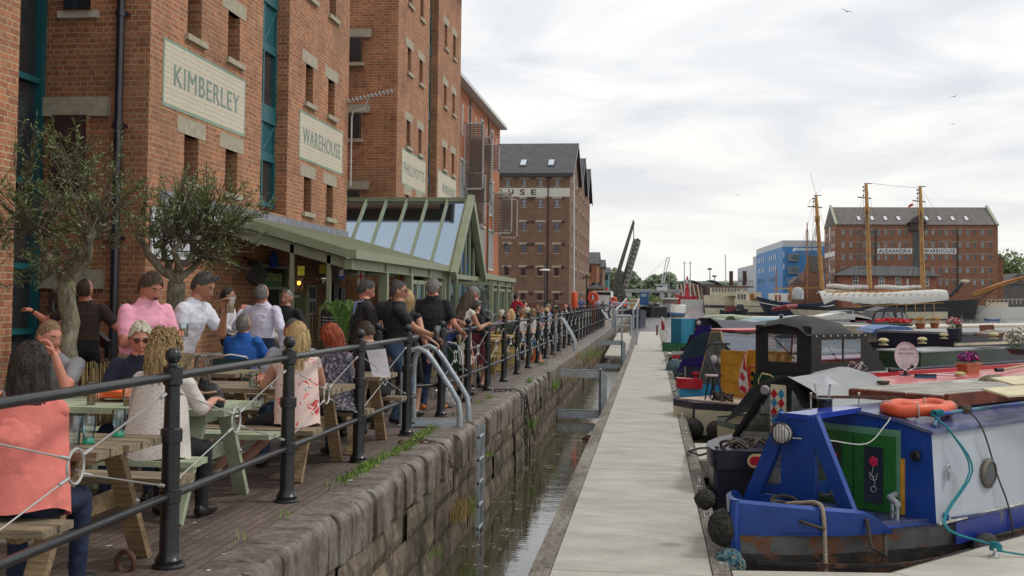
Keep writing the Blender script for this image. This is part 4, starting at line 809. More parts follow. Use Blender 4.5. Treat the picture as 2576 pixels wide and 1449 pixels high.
for i,(a,b,c,d) in enumerate(ops[:96]):
 mb=MB(Mal);mb.box(a,b,c,d,-.18,-.12,0);mb.box(a-.3,b+.3,d+.02,d+.28,-.1,.01,1);mb.box(a-.1,b+.1,c-.1,c,-.1,.06,1);al.part('window',mb,[LITG if (i*7)%5<3 else GLASS_DARK,LINT])
for a,b,c,d in gops:
 mb=MB(Mg);mb.box(a,b,c,d,-.02,.03,0);mb.box(a-.2,b+.2,d,d+.25,0,.04,1);al.part('gable_window',mb,[GLASS_DARK,LINT])
mb=MB(Mg)
for i in range(5): mb.box(6.9,8.1,1.5+3.3*i,2.8+3.3*i,-.02,.06,1);mb.box(6.9,8.1,2.8+3.3*i,4.8+3.3*i,-.02,.05,0)
al.part('loading_bay',mb,[GLASS_DARK,mat('white_door',(.55,.55,.53),.6)])
mb=MB();mb.prism([(xl-.1,Y-.4,ze-.1),(xl-.1,Y+7.5,ze+4.2),(xl-.1,Y+15.4,ze-.1)],(xr-xl+.2,0,0));rf=al.part('roof',mb,SLATE2)
mb=MB()
for x in(xl-.05,xr-.35): mb.bar((x+.2,Y-.5,ze-.1),(x+.2,Y+7.5,ze+4.5),.5,.4)
al.part('coping',mb,mat('pale_green_stone',(.33,.36,.27),.8),rf)
for u in(1453,1543,1632,1720,1908,1995,2083,2175):
 p=A3(u,322,Y+2.2);mb=MB();sl=(4.3/7.9)
 for e,m_,h in((0,0,.10),(.12,1,.15)):
  x0,x1=p.x+e,p.x+.85-e;y0,y1=Y+1.3+e,Y+3.1-e;z=lambda y:ze-.1+(y-Y+.4)*sl+h;mb.add([(x0,y0,z(y0)),(x1,y0,z(y0)),(x1,y1,z(y1)),(x0,y1,z(y1)),(x0,y0,z(y0)-.3),(x1,y0,z(y0)-.3),(x1,y1,z(y1)-.3),(x0,y1,z(y1)-.3)],[(0,1,2,3),(0,1,5,4),(1,2,6,5),(2,3,7,6),(3,0,4,7)],m_)
 al.part('skylight',mb,[BLACKIRON,mat('white_sky_glass',(.6,.62,.63),.2)])
DKW=mat('dark_weatherboard',(.05,.035,.035),.7);mb=MB();a=A3(1805,385);b=A3(1905,285);mb.box(a.x,b.x,Y-1.2,Y+3,a.z,A3(0,330).z);m0=(a.x+b.x)/2;mb.prism([(a.x-.5,Y-1.5,A3(0,330).z),(m0,Y-1.5,b.z),(b.x+.5,Y-1.5,A3(0,330).z)],(0,6.5,0));al.part('hoist_housing',mb,DKW)
mb=MB();mb.box(A3(1830,0).x,A3(1878,0).x,Y-.08,Y+.02,A3(0,612).z,A3(0,385).z);al.part('glazed_bay',mb,mat('dark_teal_glass',(.03,.05,.055),.1,var=.5))
for u0,u1,s_ in((1592,1827,'ALEXANDRA'),(1895,2123,'WAREHOUSE')):
 a=A3(u0,503);b=A3(u1,539);mb=MB();mb.box(a.x,b.x,Y-.05,Y,b.z,a.z);f=al.part('sign',mb,mat('sign_white',(.66,.66,.66),.6));al.part('lettering',textmesh(s_,(b.x-a.x)*.93,(a.z-b.z)*.68,frameM((a.x+(b.x-a.x)*.035,Y-.06,b.z+(a.z-b.z)*.16),(1,0,0),(0,0,1)),0,bold=.025,spacing=1.06),mat('navy_letter',(.02,.02,.05),.6),f)
for u in(1581,2130): mb=MB();p=A3(u,372);q=A3(u,800);mb.tube([(p.x,Y-.12,p.z),(p.x,Y-.12,q.z)],.14,6);al.part('drainpipe',mb,BLACKIRON)
mb=MB();mb.box(xl-.04,xl,Y+.4,Y+6.8,A3(0,543).z,A3(0,513).z);mb.box(xl-.04,xl,Y+8.2,Y+14.5,A3(0,543).z,A3(0,513).z);al.part('gable_sign',mb,mat('sign_white',(.6,.6,.6)))
a=A3(2402,520);b=A3(2457,570);t=Thing('brick_annex','plain brick annex with lean-to roof at the right end of the ALEXANDRA warehouse','building',(xr+1,Y+3,0));mb=MB();mb.box(xr+.01,b.x,Y+2,Y+14,0,b.z);t.part('wall',mb,BR4);mb=MB();mb.prism([(xr+.01,Y+1.8,a.z),(b.x+.2,Y+1.8,b.z),(xr+.01,Y+1.8,b.z)],(0,12.4,0));t.part('roof',mb,SLATE2)
LY=232;lo=Thing('dock_lodge','low brick lodge with hipped slate roof and white sash windows below the ALEXANDRA sign','building',(50,LY,0))
L2=lambda x,y:A3(x,y,LY);x0,x1=L2(1355,0).x,L2(1990,0).x;ez=L2(0,668).z
wn=[(1428,1465,680,735),(1602,1640,680,738),(1713,1752,682,748),(1788,1800,690,732),(1903,1938,682,740)]
ops=[(L2(a,0).x,L2(b,0).x,L2(0,d).z,L2(0,c).z) for a,b,c,d in wn];Ml=frameM((0,LY,0),(1,0,0),(0,0,1));mb=MB();wallgrid(mb,Ml,x0,x1,0,ez,ops,.15);mb.box(x0,x0+.02,LY,LY+9,0,ez);mb.box(x1-.02,x1,LY,LY+9,0,ez);lo.part('wall',mb,brick('lodge_brick',(.33,.12,.07),(.28,.10,.06),(.3,.2,.14),bw=.45,bh=.16,var=.15))
WHP=mat('white_sash_paint',(.66,.66,.63),.5)
for a,b,c,d in ops:
 mb=MB(Ml);e=.11;mb.box(a,b,c,c+e,-.12,.03);mb.box(a,b,d-e,d,-.12,.03);mb.box(a,a+e,c,d,-.12,.02);mb.box(b-e,b,c,d,-.12,.02);mb.box((a+b)/2-.04,(a+b)/2+.04,c,d,-.12,.0);mb.box(a,b,(c+d)/2-.05,(c+d)/2+.05,-.12,.01);f=lo.part('window',mb,WHP);mb=MB(Ml);mb.box(a,b,c,d,-.15,-.1);lo.part('pane',mb,GLASS_DARK,f)
mb=MB();o=.8;rz=L2(0,618).z+.4;mb.add([(x0-o,LY-o,ez-.1),(x1+o,LY-o,ez-.1),(x1+o,LY+9+o,ez-.1),(x0-o,LY+9+o,ez-.1),(x0+3.2,LY+4.5,rz),(x1-3.2,LY+4.5,rz)],[(0,1,5,4),(1,2,5),(2,3,4,5),(3,0,4),(0,3,2,1)]);mb.box(x0-o,x1+o,LY-o-.05,LY-o+.1,ez-.28,ez-.08);lo.part('roof',mb,SLATE)
BL=mat('bright_blue_render',(.05,.20,.46),.6,var=.05,scale=.3);GRR=mat('pale_grey_render',(.45,.47,.50),.6,var=.05)
CY=290.0;co_=Thing('college_building','bright blue and white office building lettered gloucestershire','building',(35,CY,0));c0=A3(958,490,CY);cr=A3(1235,490,CY)
def sidept(x,y,k): # on the receding side wall
 return onL(*r2(x,y),(c0.x,CY,0),SA)
far=A3(655,600,CY*1.36);SA=math.atan2(far.x-c0.x,far.y-CY);sdir=Vector((math.sin(SA),math.cos(SA),0))
mb=MB();mb.box(c0.x,cr.x+4,CY,CY+14,0,c0.z);co_.part('wall',mb,BL)
mb=MB();mb.box(c0.x,cr.x+4,CY+.02,CY+14,c0.z+.01,A3(0,450,CY).z);co_.part('parapet',mb,GRR)
segs=[(958,855,492,0),(855,780,530,0),(780,758,560,1),(758,655,600,1)]
for (xa,xb,yt,g) in segs:
 p=sidept(xa,yt,0);q=sidept(xb,yt,0);zt=min(p.z,17)+0;base=p+Vector((0,0,0));nrm=Vector((sdir.y,-sdir.x,0));mb=MB()
 a_=Vector((p.x,p.y,0));b_=Vector((q.x,q.y,0));hh={958:15.3,855:15.3,780:15.0,758:12.6}[xa]
 mb.prism([a_,b_,b_+Vector((12,0,0)),a_+Vector((12,0,0))],(0,0,hh));co_.part('wing',mb,BL if not g else GRR)
 if not g: mb=MB();mb.prism([a_+Vector((0,0,hh+.01)),b_+Vector((0,0,hh+.01)),b_+Vector((8,0,hh+.01)),a_+Vector((8,0,hh+.01))],(0,0,1.6));co_.part('parapet',mb,GRR)
for xs,g in(((795,806,820,832),0),((872,886,900,912),0),((668,680,694,706,718),1),((968,),0)):
 for x in xs:
  for zt in((13.2,10.2,7.2) if not g else(11.6,8.6,5.6)):
   p=sidept(x,600,0);nv=Vector((-sdir.y,sdir.x,0)) if sdir.y>0 else Vector((0,0,0));mb=MB();c=Vector((p.x,p.y,zt));mb.bar(c-sdir*.5+nv*.04,c+sdir*.5+nv*.04,.1,1.5);mb.box(c.x-.12,c.x-.06,c.y-.7,c.y+.7,zt-.8,zt-.7,1);co_.part('window',mb,[GLASS_DARK,GRR])
for yt in(540,625,708):
 a=A3(990,yt,CY);b=A3(1063,yt+50,CY);mb=MB();mb.box(a.x,b.x,CY-.8,CY,b.z,a.z,1);mb.box(a.x+.9,b.x-.2,CY-.83,CY-.79,b.z+.4,a.z-.3,0);co_.part('bay_window',mb,[mat('pale_blue_glass',(.13,.19,.21),.1,var=.4,scale=.8),mat('dark_grey_frame',(.18,.2,.22))])
a=A3(1024,520,CY);b=A3(1222,496,CY);co_.part('lettering',textmesh('gloucestershire',(b.x-a.x),(b.z-a.z)*1.15,frameM((a.x,CY-.05,a.z-.15),(1,0,0),(0,0,1)),0,bold=.03),mat('white_letter',(.8,.82,.84),.5));
t=Thing('brick_shed','old brick shed with patched tile roof left of the ALEXANDRA warehouse','shed',A3(1150,800,238));a=A3(1098,700,238);b=A3(1232,700,238);mb=MB();mb.box(a.x,b.x,238,246,0,A3(0,655,238).z);mb.prism([(a.x,238,A3(0,655,238).z),((a.x+A3(1165,0,238).x)/2,238,A3(0,560,238).z),(A3(1165,0,238).x,238,A3(0,655,238).z)],(0,.3,0));t.part('wall',mb,BR4);mb=MB();mb.add([(A3(1130,0,238).x,238.2,A3(0,545,238).z),(b.x+.2,238.2,A3(0,545,238).z),(b.x+.3,237.8,A3(0,655,238).z),(A3(1150,0,238).x,237.8,A3(0,655,238).z)],[(0,1,2,3)]);mb.prism([(A3(1130,0,238).x,238.25,A3(0,545,238).z),(b.x+.2,238.25,A3(0,545,238).z),(b.x+.2,246,A3(0,655,238).z),(A3(1130,0,238).x,246,A3(0,655,238).z)],(0,0,-.3));t.part('roof',mb,SLATE2)
t=Thing('brick_shed','low gabled brick shed at the foot of the blue building','shed',A3(1060,800,232));a=A3(1018,740,232);b=A3(1095,700,232);mb=MB();mb.box(a.x,b.x,232,238,0,A3(0,730,232).z);t.part('wall',mb,BR4);mb=MB();mb.prism([(a.x-.2,231.8,A3(0,730,232).z),((a.x+b.x)/2,231.8,A3(0,683,232).z),(b.x+.2,231.8,A3(0,730,232).z)],(0,6.4,0));t.part('roof',mb,SLATE2)
for (u0,u1,yt,yb,lab,m_,YY) in((1190,1480,800,900,'long glazed shed with slanting struts beyond the red lightship',BRO,360),(1480,1701,800,880,'low brown shed with grey curved roof beyond the barges',mat('brown_cladding',(.16,.11,.10),.7),372)):
 p=L3(u0,yt,YY);q=L3(u1,yb,YY);t=Thing('dock_shed',lab,'shed',((p.x+q.x)/2,YY,0));mb=MB();mb.box(p.x+1,q.x,YY,YY+20,0,p.z-1);t.part('wall',mb,m_);mb=MB();mb.loft([[(x,YY-1,p.z-1.2+1.6*math.sin(k/10*math.pi)) ,(x,YY-1,p.z-1.5+1.6*math.sin(k/10*math.pi)),(x,YY+21,p.z-1.5+1.6*math.sin(k/10*math.pi)),(x,YY+21,p.z-1.2+1.6*math.sin(k/10*math.pi))] for k,x in[(k,p.x-1+(q.x-p.x+2)*k/10) for k in range(11)]]);t.part('roof',mb,mat('blue_grey_roof',(.17,.2,.24),.5))
 if u0<1200:
  for k in range(6): mb=MB();xx=p.x+k*(q.x-p.x)/6;mb.bar((xx,YY-.5,p.z-1),(xx+1.2,YY-.5,0),.3,.3);t.part('strut',mb,WHP)
p=A3(2500,660,262);t=Thing('grey_shed','grey gabled shed at the far right edge of the photo','shed',(p.x,262,0));x0=A3(2457,0,262).x;x1=A3(2700,0,262).x;ze_=A3(0,720,262).z;mb=MB();mb.box(x0,x1,262,276,0,ze_);t.part('wall',mb,mat('grey_brown_cladding',(.13,.12,.115),.7));mb=MB();xm=A3(2530,0,262).x;mb.prism([(x0-.3,261.7,ze_),(xm,261.7,A3(0,650,262).z),(x1,261.7,ze_+1.6),(x1,261.7,ze_)],(0,14.5,0));t.part('roof',mb,SLATE2)
# == SHIPS
def hull(mb,bow,stern,beam,deck,keel=WZ-.3,rake=.0,n=14,bands=((0,1,0),),fine=.28,sternw=.8,sheer=.3,tumble=.9,srake=0):
 """deck z at midships;bands = (lower fraction, upper fraction, material) from keel to deck"""
 bow,stern=Vector(bow),Vector(stern);ax=(stern-bow);L_=ax.length;ax.normalize();side=Vector((-ax.y,ax.x,0))
 fr=sorted({b[0] for b in bands}|{b[1] for b in bands});secs=[]
 for i in range(n+1):
  t=i/n;t=t**1.25;w=beam/2*min(1,(t/fine))**.55 if t<fine else beam/2;
  if t>.8: w*=1-(1-sternw)*((t-.8)/.2)**2
  w=max(w,.03);zd=deck+sheer*(1-2*t)**2*(1 if t<.5 else .6);rows_=[]
  for f in fr:
   z=keel+(zd-keel)*f;ww=w*(tumble+(1-tumble)*min(1,f*1.6)) if t>0 else w;ofs=ax*(-rake*f*(1-t)**3+srake*f*max(0,(t-.7)/.3)**2)
   rows_.append((bow+ax*(L_*t)+ofs,ww,z))
  secs.append(rows_)
 k=len(fr)
 for i in range(n):
  for j in range(k-1):
   mi=[b[2] for b in bands if b[0]<=fr[j] and fr[j+1]<=b[1]][0]
   for sg in(-1,1):
    q=[]
    for (a,jj) in((i,j),(i+1,j),(i+1,j+1),(i,j+1)): c,w_,z=secs[a][jj];q.append(Vector((c.x,c.y,0))+side*sg*w_+Vector((0,0,z)))
    mb.add(q,[(0,1,2,3)],mi)
  q=[]
  for a,sg in((i,-1),(i+1,-1),(i+1,1),(i,1)): c,w_,z=secs[a][-1];q.append(Vector((c.x,c.y,0))+side*sg*w_+Vector((0,0,z-.02)))
  mb.add(q,[(0,1,2,3)],bands[-1][2] if len(bands[-1])<4 else bands[-1][3])
 for a in(0,n):
  q=[]
  for j in range(k): c,w_,z=secs[a][j];q.append(Vector((c.x,c.y,0))+side*w_+Vector((0,0,z)))
  for j in range(k-1,-1,-1): c,w_,z=secs[a][j];q.append(Vector((c.x,c.y,0))-side*w_+Vector((0,0,z)))
  mb.add(q,[tuple(range(len(q)))],bands[-1][2])
 return mb
HB=mat('black_hull',(.012,.014,.02),.4,var=.2,scale=1);HN=mat('navy_hull',(.014,.018,.045),.4);HC=mat('cream_hull',(.55,.50,.36),.5,var=.12,scale=1,stain=(.3,.22,.12),stains=(.66,.8));HW=mat('white_hull',(.62,.62,.58),.45,var=.08,stain=(.3,.28,.2),stains=(.66,.8));HD=mat('boot_topping',(.035,.04,.045),.6);SPAR=mat('varnished_spar',(.42,.22,.06),.5,var=.2,scale=1.5);SAIL=mat('white_canvas',(.60,.59,.56),.85,var=.1,scale=1.5,bump=.3,bscale=1.2);SAILB=mat('beige_canvas',(.5,.45,.36),.85,var=.1,bump=.4,bscale=3);ROPE=mat('tarred_rope',(.06,.045,.035),.8);DECK=mat('deck_wood',(.28,.2,.12),.7,var=.2)
def mast(t,x0,y0,x1,y1,Y,r,top=True,cross=None):
 a=A3(x0,y0,Y);b=A3(x1,y1,Y);a.z=max(a.z,-.5);mb=MB();c=a.lerp(b,.77);mb.tube([a,a.lerp(b,.4),c,b],[r,r*.95,r*.8,r*.62],10);mb.tube([c-Vector((0,0,.9)),c+Vector((0,0,.2))],r*1.15,8)
 f=t.part('mast',mb,SPAR,smooth=True)
 if cross:
  mb=MB();mb.bar(A3(cross[0],cross[2],Y),A3(cross[1],cross[2]+8,Y),.35,.16);mb.bar(b-Vector((.3,0,0)),b+Vector((.9,0,0)),.2,.14);t.part('crosstree',mb,mat('weathered_brown',(.13,.07,.04),.7),f)
 return a,b,c
def shrouds(t,c,b,base_z,Y,spread,side,n=4,rr=.035):
 mb=MB();
 for s in(-1,1):
  for k in range(n):
   q=Vector((c.x+(k-(n-1)/2)*spread/n+side,Y+s*2.6,base_z));mb.tube([c+Vector((s*.1,s*.5,0)),q],rr,3,cap=False)
  for j in range(1,13):
   f=j/14;p=[(c.lerp(Vector((c.x+(k-(n-1)/2)*spread/n+side,Y+s*2.6,base_z)),f)) for k in(0,n-1)];mb.tube(p,rr*.6,3,cap=False)
 for dx in(-spread*.9,spread*.9): mb.tube([b,Vector((b.x+dx,Y,base_z))],rr*.7,3,cap=False)
 mb.tube([b+Vector((-.3,0,-.3)),c+Vector((-.9,0,-6))],rr,3,cap=False);mb.tube([b,c+Vector((.6,0,-5))],rr,3,cap=False)
 for f in(.15,.3,.5): mb.ball(b.lerp(c,f)+Vector((-.5,0,0)),.16,6)
 t.part('rigging',mb,ROPE)
SY=214;bs=Thing('sailing_ship','black hulled sailing ship with long varnished bowsprit pointing right','ship',A3(2200,965,SY))
mb=MB();st=A3(1500,968,SY);bw=A3(2240,968,SY);hull(mb,(bw.x,SY,0),(st.x,SY,0),6.5,A3(0,835,SY).z,rake=1.0,bands=((0,.12,1),(.12,1,0)),fine=.3,sheer=.5);bs.part('hull',mb,[HB,HD],smooth=True)
mb=MB();mb.tube([A3(2235,815,SY),A3(2420,745,SY),A3(2600,690,SY)],[.42,.38,.28],8);bs.part('bowsprit',mb,SPAR,smooth=True)
mb=MB();mb.tube([A3(2238,800,SY-.6),A3(2600,684,SY-.6)],.16,6);bs.part('jib_boom',mb,mat('reddish_spar',(.33,.11,.04),.5))
mb=MB();
for k in range(7): mb.tube([A3(2560-k*35,700+k*13,SY),A3(2245+k*4,830+8*k,SY)],.03,3,cap=False)
mb.tube([A3(2576,700,SY),A3(2250,950,SY)],.05,3,cap=False);mb.tube([A3(2380,770,SY),A3(2240,960,SY)],.05,3,cap=False);bs.part('net_rigging',mb,ROPE)
mb=MB();mb.bar(A3(2080,825,SY-1),A3(2165,735,SY-1),.5,.5);mb.ball(A3(2180,725,SY-1),(.9,.3,.35),8,1);bs.part('cathead',mb,[HB,SAILB])
SY2=200;cs=Thing('sailing_ship','three masted ship with cream and black hull under white canvas covers','ship',A3(1600,968,SY2))
mb=MB();bw=A3(1060,968,SY2);st=A3(2037,968,SY2);hull(mb,(bw.x,SY2,0),(st.x,SY2,0),6.2,A3(0,885,SY2).z,rake=2,bands=((0,.2,1),(.2,.72,0),(.72,1,2)),fine=.2,sternw=.9,sheer=.35);cs.part('hull',mb,[HC,HD,HB],smooth=True)
yy=SY2-3.3
mb=MB();pts=lambda L_:[A3(x,y,yy) for x,y in L_]
top=pts([(1205,800),(1300,815),(1450,808),(1600,812),(1750,806),(1880,798),(2000,792),(2068,795)]);bot=pts([(1235,880),(1310,848),(1450,868),(1560,880),(1680,872),(1790,882),(1900,868),(2070,850)])
k=[]
for a,b in zip(top,bot): k.append([a+Vector((0,2.2,.35)),a+Vector((0,.4,.1)),a.lerp(b,.5)+Vector((0,-.1,0)),b])
mb.loft(k,cap=False,closed=False);cs.part('side_cover',mb,SAIL,smooth=True)
mb=MB();
for x in range(1240,2030,48): mb.bar(A3(x,815,yy),A3(x+28,788,SY2-1),.14,.14)
mb.bar(A3(1240,798,SY2-1),A3(2000,780,SY2-1),.2,.2)
for x in range(1600,2030,62): mb.bar(A3(x,870,yy-.05),A3(x,925,yy-.05),.12,.12)
mb.bar(A3(1400,895,yy-.03),A3(2037,868,yy-.03),.1,.1);cs.part('cover_frame',mb,SPAR)
for (xa,ya,xb,yb,rr) in((1250,757,1545,768,.42),(1575,766,1905,768,.42)):
 mb=MB();mb.tube([A3(xa,ya,SY2).lerp(A3(xb,yb,SY2),f)+Vector((0,0,.12*math.sin(9*f))) for f in[i/10 for i in range(11)]],[rr*(.55+.5*math.sin(math.pi*(.1+.8*i/10))) for i in range(11)],10);cs.part('furled_sail',mb,SAIL,smooth=True)
mb=MB();a,b,c,d=A3(1180,805,SY2-1.5),A3(1250,772,SY2),A3(1440,790,SY2),A3(1420,812,SY2-1.5);mb.add([a,b,c,d],[(0,1,2,3)]);mb.prism([a,b,d],(0,.1,0));cs.part('awning',mb,SAILB)
mb=MB();mb.box(A3(1440,0,SY2).x,A3(1700,0,SY2).x,SY2-1.4,SY2+1.4,A3(0,860,SY2).z,A3(0,800,SY2).z);cs.part('deckhouse',mb,WHP)
for x0,x1,yt,cr in((1222,1180,148,(1125,1222,222)),(1541,1517,68,(1460,1552,160)),(1898,1880,88,(1828,1914,183))):
 a,b,c=mast(cs,x0,775,x1,yt,SY2,.40,cross=cr);shrouds(cs,c,b,1.5,SY2,5.5,-.6)
mb=MB();mb.tube([A3(1545,66,SY2),A3(1700,84,SY2),A3(1866,97,SY2)],.03,3);mb.tube([A3(1182,148,SY2),A3(1144,0,SY2)],.03,3);mb.tube([A3(1900,120,SY2),A3(2120,480,SY2)],.025,3);cs.part('stay',mb,ROPE)
mb=MB();a=A3(1798,240,SY2);mb.add([A3(1798,240,SY2),A3(1800,215,SY2),A3(1830,198,SY2),A3(1834,218,SY2),A3(1806,228,SY2)],[(0,1,2,3,4)]);mb.T=None;single('ensign',mb,mat('red_flag_cloth',(.5,.04,.04),.8),'small red ensign flying between the two right hand masts','flag')
SY3=228;ns=Thing('cargo_ship','navy blue ship with raked bow and low white wheelhouse','ship',A3(1050,935,SY3));mb=MB();bw=A3(850,935,SY3);st=A3(1290,935,SY3);hull(mb,(bw.x,SY3,0),(st.x,SY3,0),6,A3(0,862,SY3).z,rake=2.2,bands=((0,.68,0),(.68,.74,1),(.74,1,0)),fine=.3,sheer=1.4);ns.part('hull',mb,[HN,HW],smooth=True)
mb=MB();mb.box(A3(870,0,SY3).x,A3(995,0,SY3).x,SY3-2,SY3+2,A3(0,850,SY3).z,A3(0,795,SY3).z);w_=ns.part('wheelhouse',mb,WHP);mb=MB()
for x in(900,925,985): mb.box(A3(x,0,SY3).x,A3(x+16,0,SY3).x,SY3-2.03,SY3-2,A3(0,845,SY3).z,A3(0,805,SY3).z)
ns.part('door',mb,mat('varnished_door',(.3,.1,.03),.5),w_)
mb=MB();mb.lathe([(1.2,0),(1.2,1.6),(.9,2.2),(.3,2.4)],A3(1060,845,SY3),12);ns.part('dome',mb,mat('grey_paint',(.4,.42,.43)),smooth=True)
mb=MB();mb.bar(A3(985,770,SY3),A3(1060,800,SY3),.35,.35);mb.bar(A3(895,772,SY3),A3(1215,768,SY3),.22,.22);ns.part('derrick',mb,SPAR)
for x in(1122,915): mb=MB();mb.tube([A3(x,850,SY3),A3(x-1,330 if x>1000 else 640,SY3)],[.22,.1],6);mb.bar(A3(x-45,540,SY3) if x>1000 else A3(x-12,700,SY3),A3(x+32,540,SY3) if x>1000 else A3(x+12,700,SY3),.12,.12);ns.part('mast',mb,mat('reddish_spar2',(.28,.12,.05)))
mb=MB()
for k in range(6): mb.tube([A3(1121,350,SY3),A3(1060+k*30,850,SY3)],.03,3,cap=False)
ns.part('rigging',mb,ROPE)
SY4=246;t=Thing('passenger_boat','tall cream boat with rows of windows and two black funnels','boat',A3(560,925,SY4));mb=MB();bw=A3(470,925,SY4);st=A3(680,925,SY4);hull(mb,(bw.x,SY4,0),(st.x,SY4+6,0),6,A3(0,815,SY4).z,rake=.6,bands=((0,.35,0),(.35,.5,1),(.5,1,0)),fine=.15,sheer=.1);t.part('hull',mb,[HC,HD],smooth=True)
mb=MB();mb.box(A3(482,0,SY4).x,A3(700,0,SY4).x,SY4-1,SY4+5,A3(0,815,SY4).z,A3(0,758,SY4).z);s_=t.part('saloon',mb,HC);mb=MB();mb.box(A3(470,0,SY4).x,A3(765,0,SY4).x,SY4-1.4,SY4+5.4,A3(0,758,SY4).z,A3(0,750,SY4).z);t.part('roof',mb,mat('maroon_roof',(.12,.04,.035)),s_)
for k in range(9): x=488+k*21;mb=MB();mb.box(A3(x,0,SY4).x,A3(x+9,0,SY4).x,SY4-1.05,SY4-1,A3(0,790,SY4).z,A3(0,768,SY4).z);t.part('window',mb,GLASS_DARK,s_)
for x in(611,701): mb=MB();mb.lathe([(.42,0),(.42,(A3(0,660,SY4).z-A3(0,752,SY4).z)),(.5,(A3(0,657,SY4).z-A3(0,752,SY4).z))],A3(x,752,SY4+1),10);t.part('funnel',mb,mat('brown_black_funnel',(.05,.022,.022)))
mb=MB();mb.bar(A3(573,545,SY4),A3(575,750,SY4),.18,.18);mb.bar(A3(560,720,SY4),A3(590,720,SY4),.1,.1);t.part('mast',mb,PG)
mb=MB();
for k in range(12): mb.bar(A3(600+k*14,722,SY4),A3(600+k*14,750,SY4),.08,.08)
mb.bar(A3(600,722,SY4),A3(765,722,SY4),.1,.1);t.part('railing',mb,mat('maroon_roof',(.12,.04,.035)))
t=Thing('motor_yacht','cream motor yacht with wheelhouse moored beside the navy ship','boat',A3(760,925,SY4-8));Y_=SY4-8;mb=MB();bw=A3(882,928,Y_);st=A3(640,928,Y_);hull(mb,(bw.x,Y_,0),(st.x,Y_,0),5.5,A3(0,845,Y_).z,rake=2,bands=((0,.25,1),(.25,.6,0),(.6,.65,1),(.65,1,0)),fine=.3,sheer=.6);t.part('hull',mb,[HC,HD],smooth=True)
mb=MB();mb.box(A3(650,0,Y_).x,A3(735,0,Y_).x,Y_-1.8,Y_+1.8,A3(0,850,Y_).z,A3(0,785,Y_).z);mb.box(A3(765,0,Y_).x,A3(812,0,Y_).x,Y_-1.6,Y_+1.6,A3(0,850,Y_).z,A3(0,790,Y_).z);s_=t.part('deckhouse',mb,HC)
for x in(655,676,695): mb=MB();mb.box(A3(x,0,Y_).x,A3(x+14,0,Y_).x,Y_-1.85,Y_-1.8,A3(0,838,Y_).z,A3(0,803,Y_).z);t.part('window',mb,GLASS_DARK,s_)
mb=MB();mb.box(A3(735,0,Y_).x,A3(765,0,Y_).x,Y_-1.5,Y_+1.5,A3(0,850,Y_).z,A3(0,800,Y_).z);t.part('cabin',mb,mat('varnished_door',(.3,.1,.03)))
a=A3(758,852,Y_-2.9);b=A3(818,838,Y_-2.9);mb=MB();mb.box(a.x,b.x,a.y-.1,a.y,a.z,b.z);t.part('name_board',mb,mat('name_board_brown',(.12,.06,.03)))
SY5=270;t=Thing('lightship','red lightship with lantern tower and two masts','ship',A3(330,905,SY5));R5=mat('lightship_red',(.38,.02,.03),.5,var=.15);Q=lambda x,y:A3(x,y,SY5)
mb=MB();hull(mb,(Q(258,0).x,SY5,0),(Q(385,0).x,SY5,0),5,Q(0,825).z,rake=.8,bands=((0,1,0),),sheer=.8);t.part('hull',mb,R5,smooth=True)
mb=MB();c=Q(316,830);h=lambda y:Q(0,y).z-c.z;s=(Q(335,0).x-Q(297,0).x)/2;mb.lathe([(s*.9,0),(s*.8,h(815)),(s*.62,h(790)),(s*.62,h(768)),(s*.75,h(766)),(s*.5,h(764)),(s*.5,h(735))],c,12);t.part('tower',mb,R5);mb=MB();mb.lathe([(s*.42,h(735)),(s*.42,h(712))],c,12);t.part('lantern',mb,mat('lantern_glass',(.5,.55,.55),.2));mb=MB();mb.lathe([(s*.5,h(712)),(s*.35,h(698)),(s*.2,h(693)),(s*.2,h(686))],c,12);t.part('lantern_roof',mb,R5)
for x in(298,337): mb=MB();mb.tube([Q(x,825),Q(x,590)],[.2,.1],6);mb.bar(Q(x-15,602),Q(x+15,602),.12,.12);t.part('mast',mb,PG)
mb=MB();SYq=262;Q=lambda x,y:A3(x,y,SYq);mb.box(Q(280,0).x,Q(430,0).x,SYq,SYq+3,WZ-.2,Q(0,842).z);single('graffiti_barge',mb,mat('chalky_hull',(.5,.5,.48),.8,stain=(.14,.13,.12),stains=(.6,.66),sscale=2),'chalky white steel barge wall below the red lightship','barge')
mb=MB();mb.box(Q(431,0).x,Q(478,0).x,SYq-1,SYq+3,WZ-.2,Q(0,846).z);single('dark_barge',mb,HD,'dark square barge end beside the white barge wall','barge')
SY6=192;Q=lambda x,y:onY(*c3(x,y),SY6);t=Thing('trip_boat','white and blue trip boat seen bow on with orange lifebuoy','boat',Q(1110,1205));mb=MB();c=Q(1115,1205);hull(mb,(c.x,SY6-3,0),(c.x+1.2,SY6+9,0),3.6,Q(0,1080).z,bands=((0,.28,1),(.28,.42,2),(.42,1,0)),fine=.25,rake=.6,sheer=.35);t.part('hull',mb,[HW,HD,mat('boat_blue',(.03,.1,.33),.4)],smooth=True)
mb=MB();mb.box(Q(1035,0).x,Q(1205,0).x,SY6-.5,SY6+5,Q(0,1085).z,Q(0,1003).z,1);mb.box(Q(1022,0).x,Q(1215,0).x,SY6-1,SY6+5.5,Q(0,1003).z,Q(0,985).z,0);t.part('cabin',mb,[SAIL,mat('brown_cabin',(.14,.12,.1),.5,var=.5,scale=1)]);mb=MB();mb.torus(Q(1137,1082)+Vector((0,-2.9,0)),.26,.07,(0,1,0),14,6);t.part('lifebuoy',mb,mat('orange_ring',(.6,.08,.03),.5))
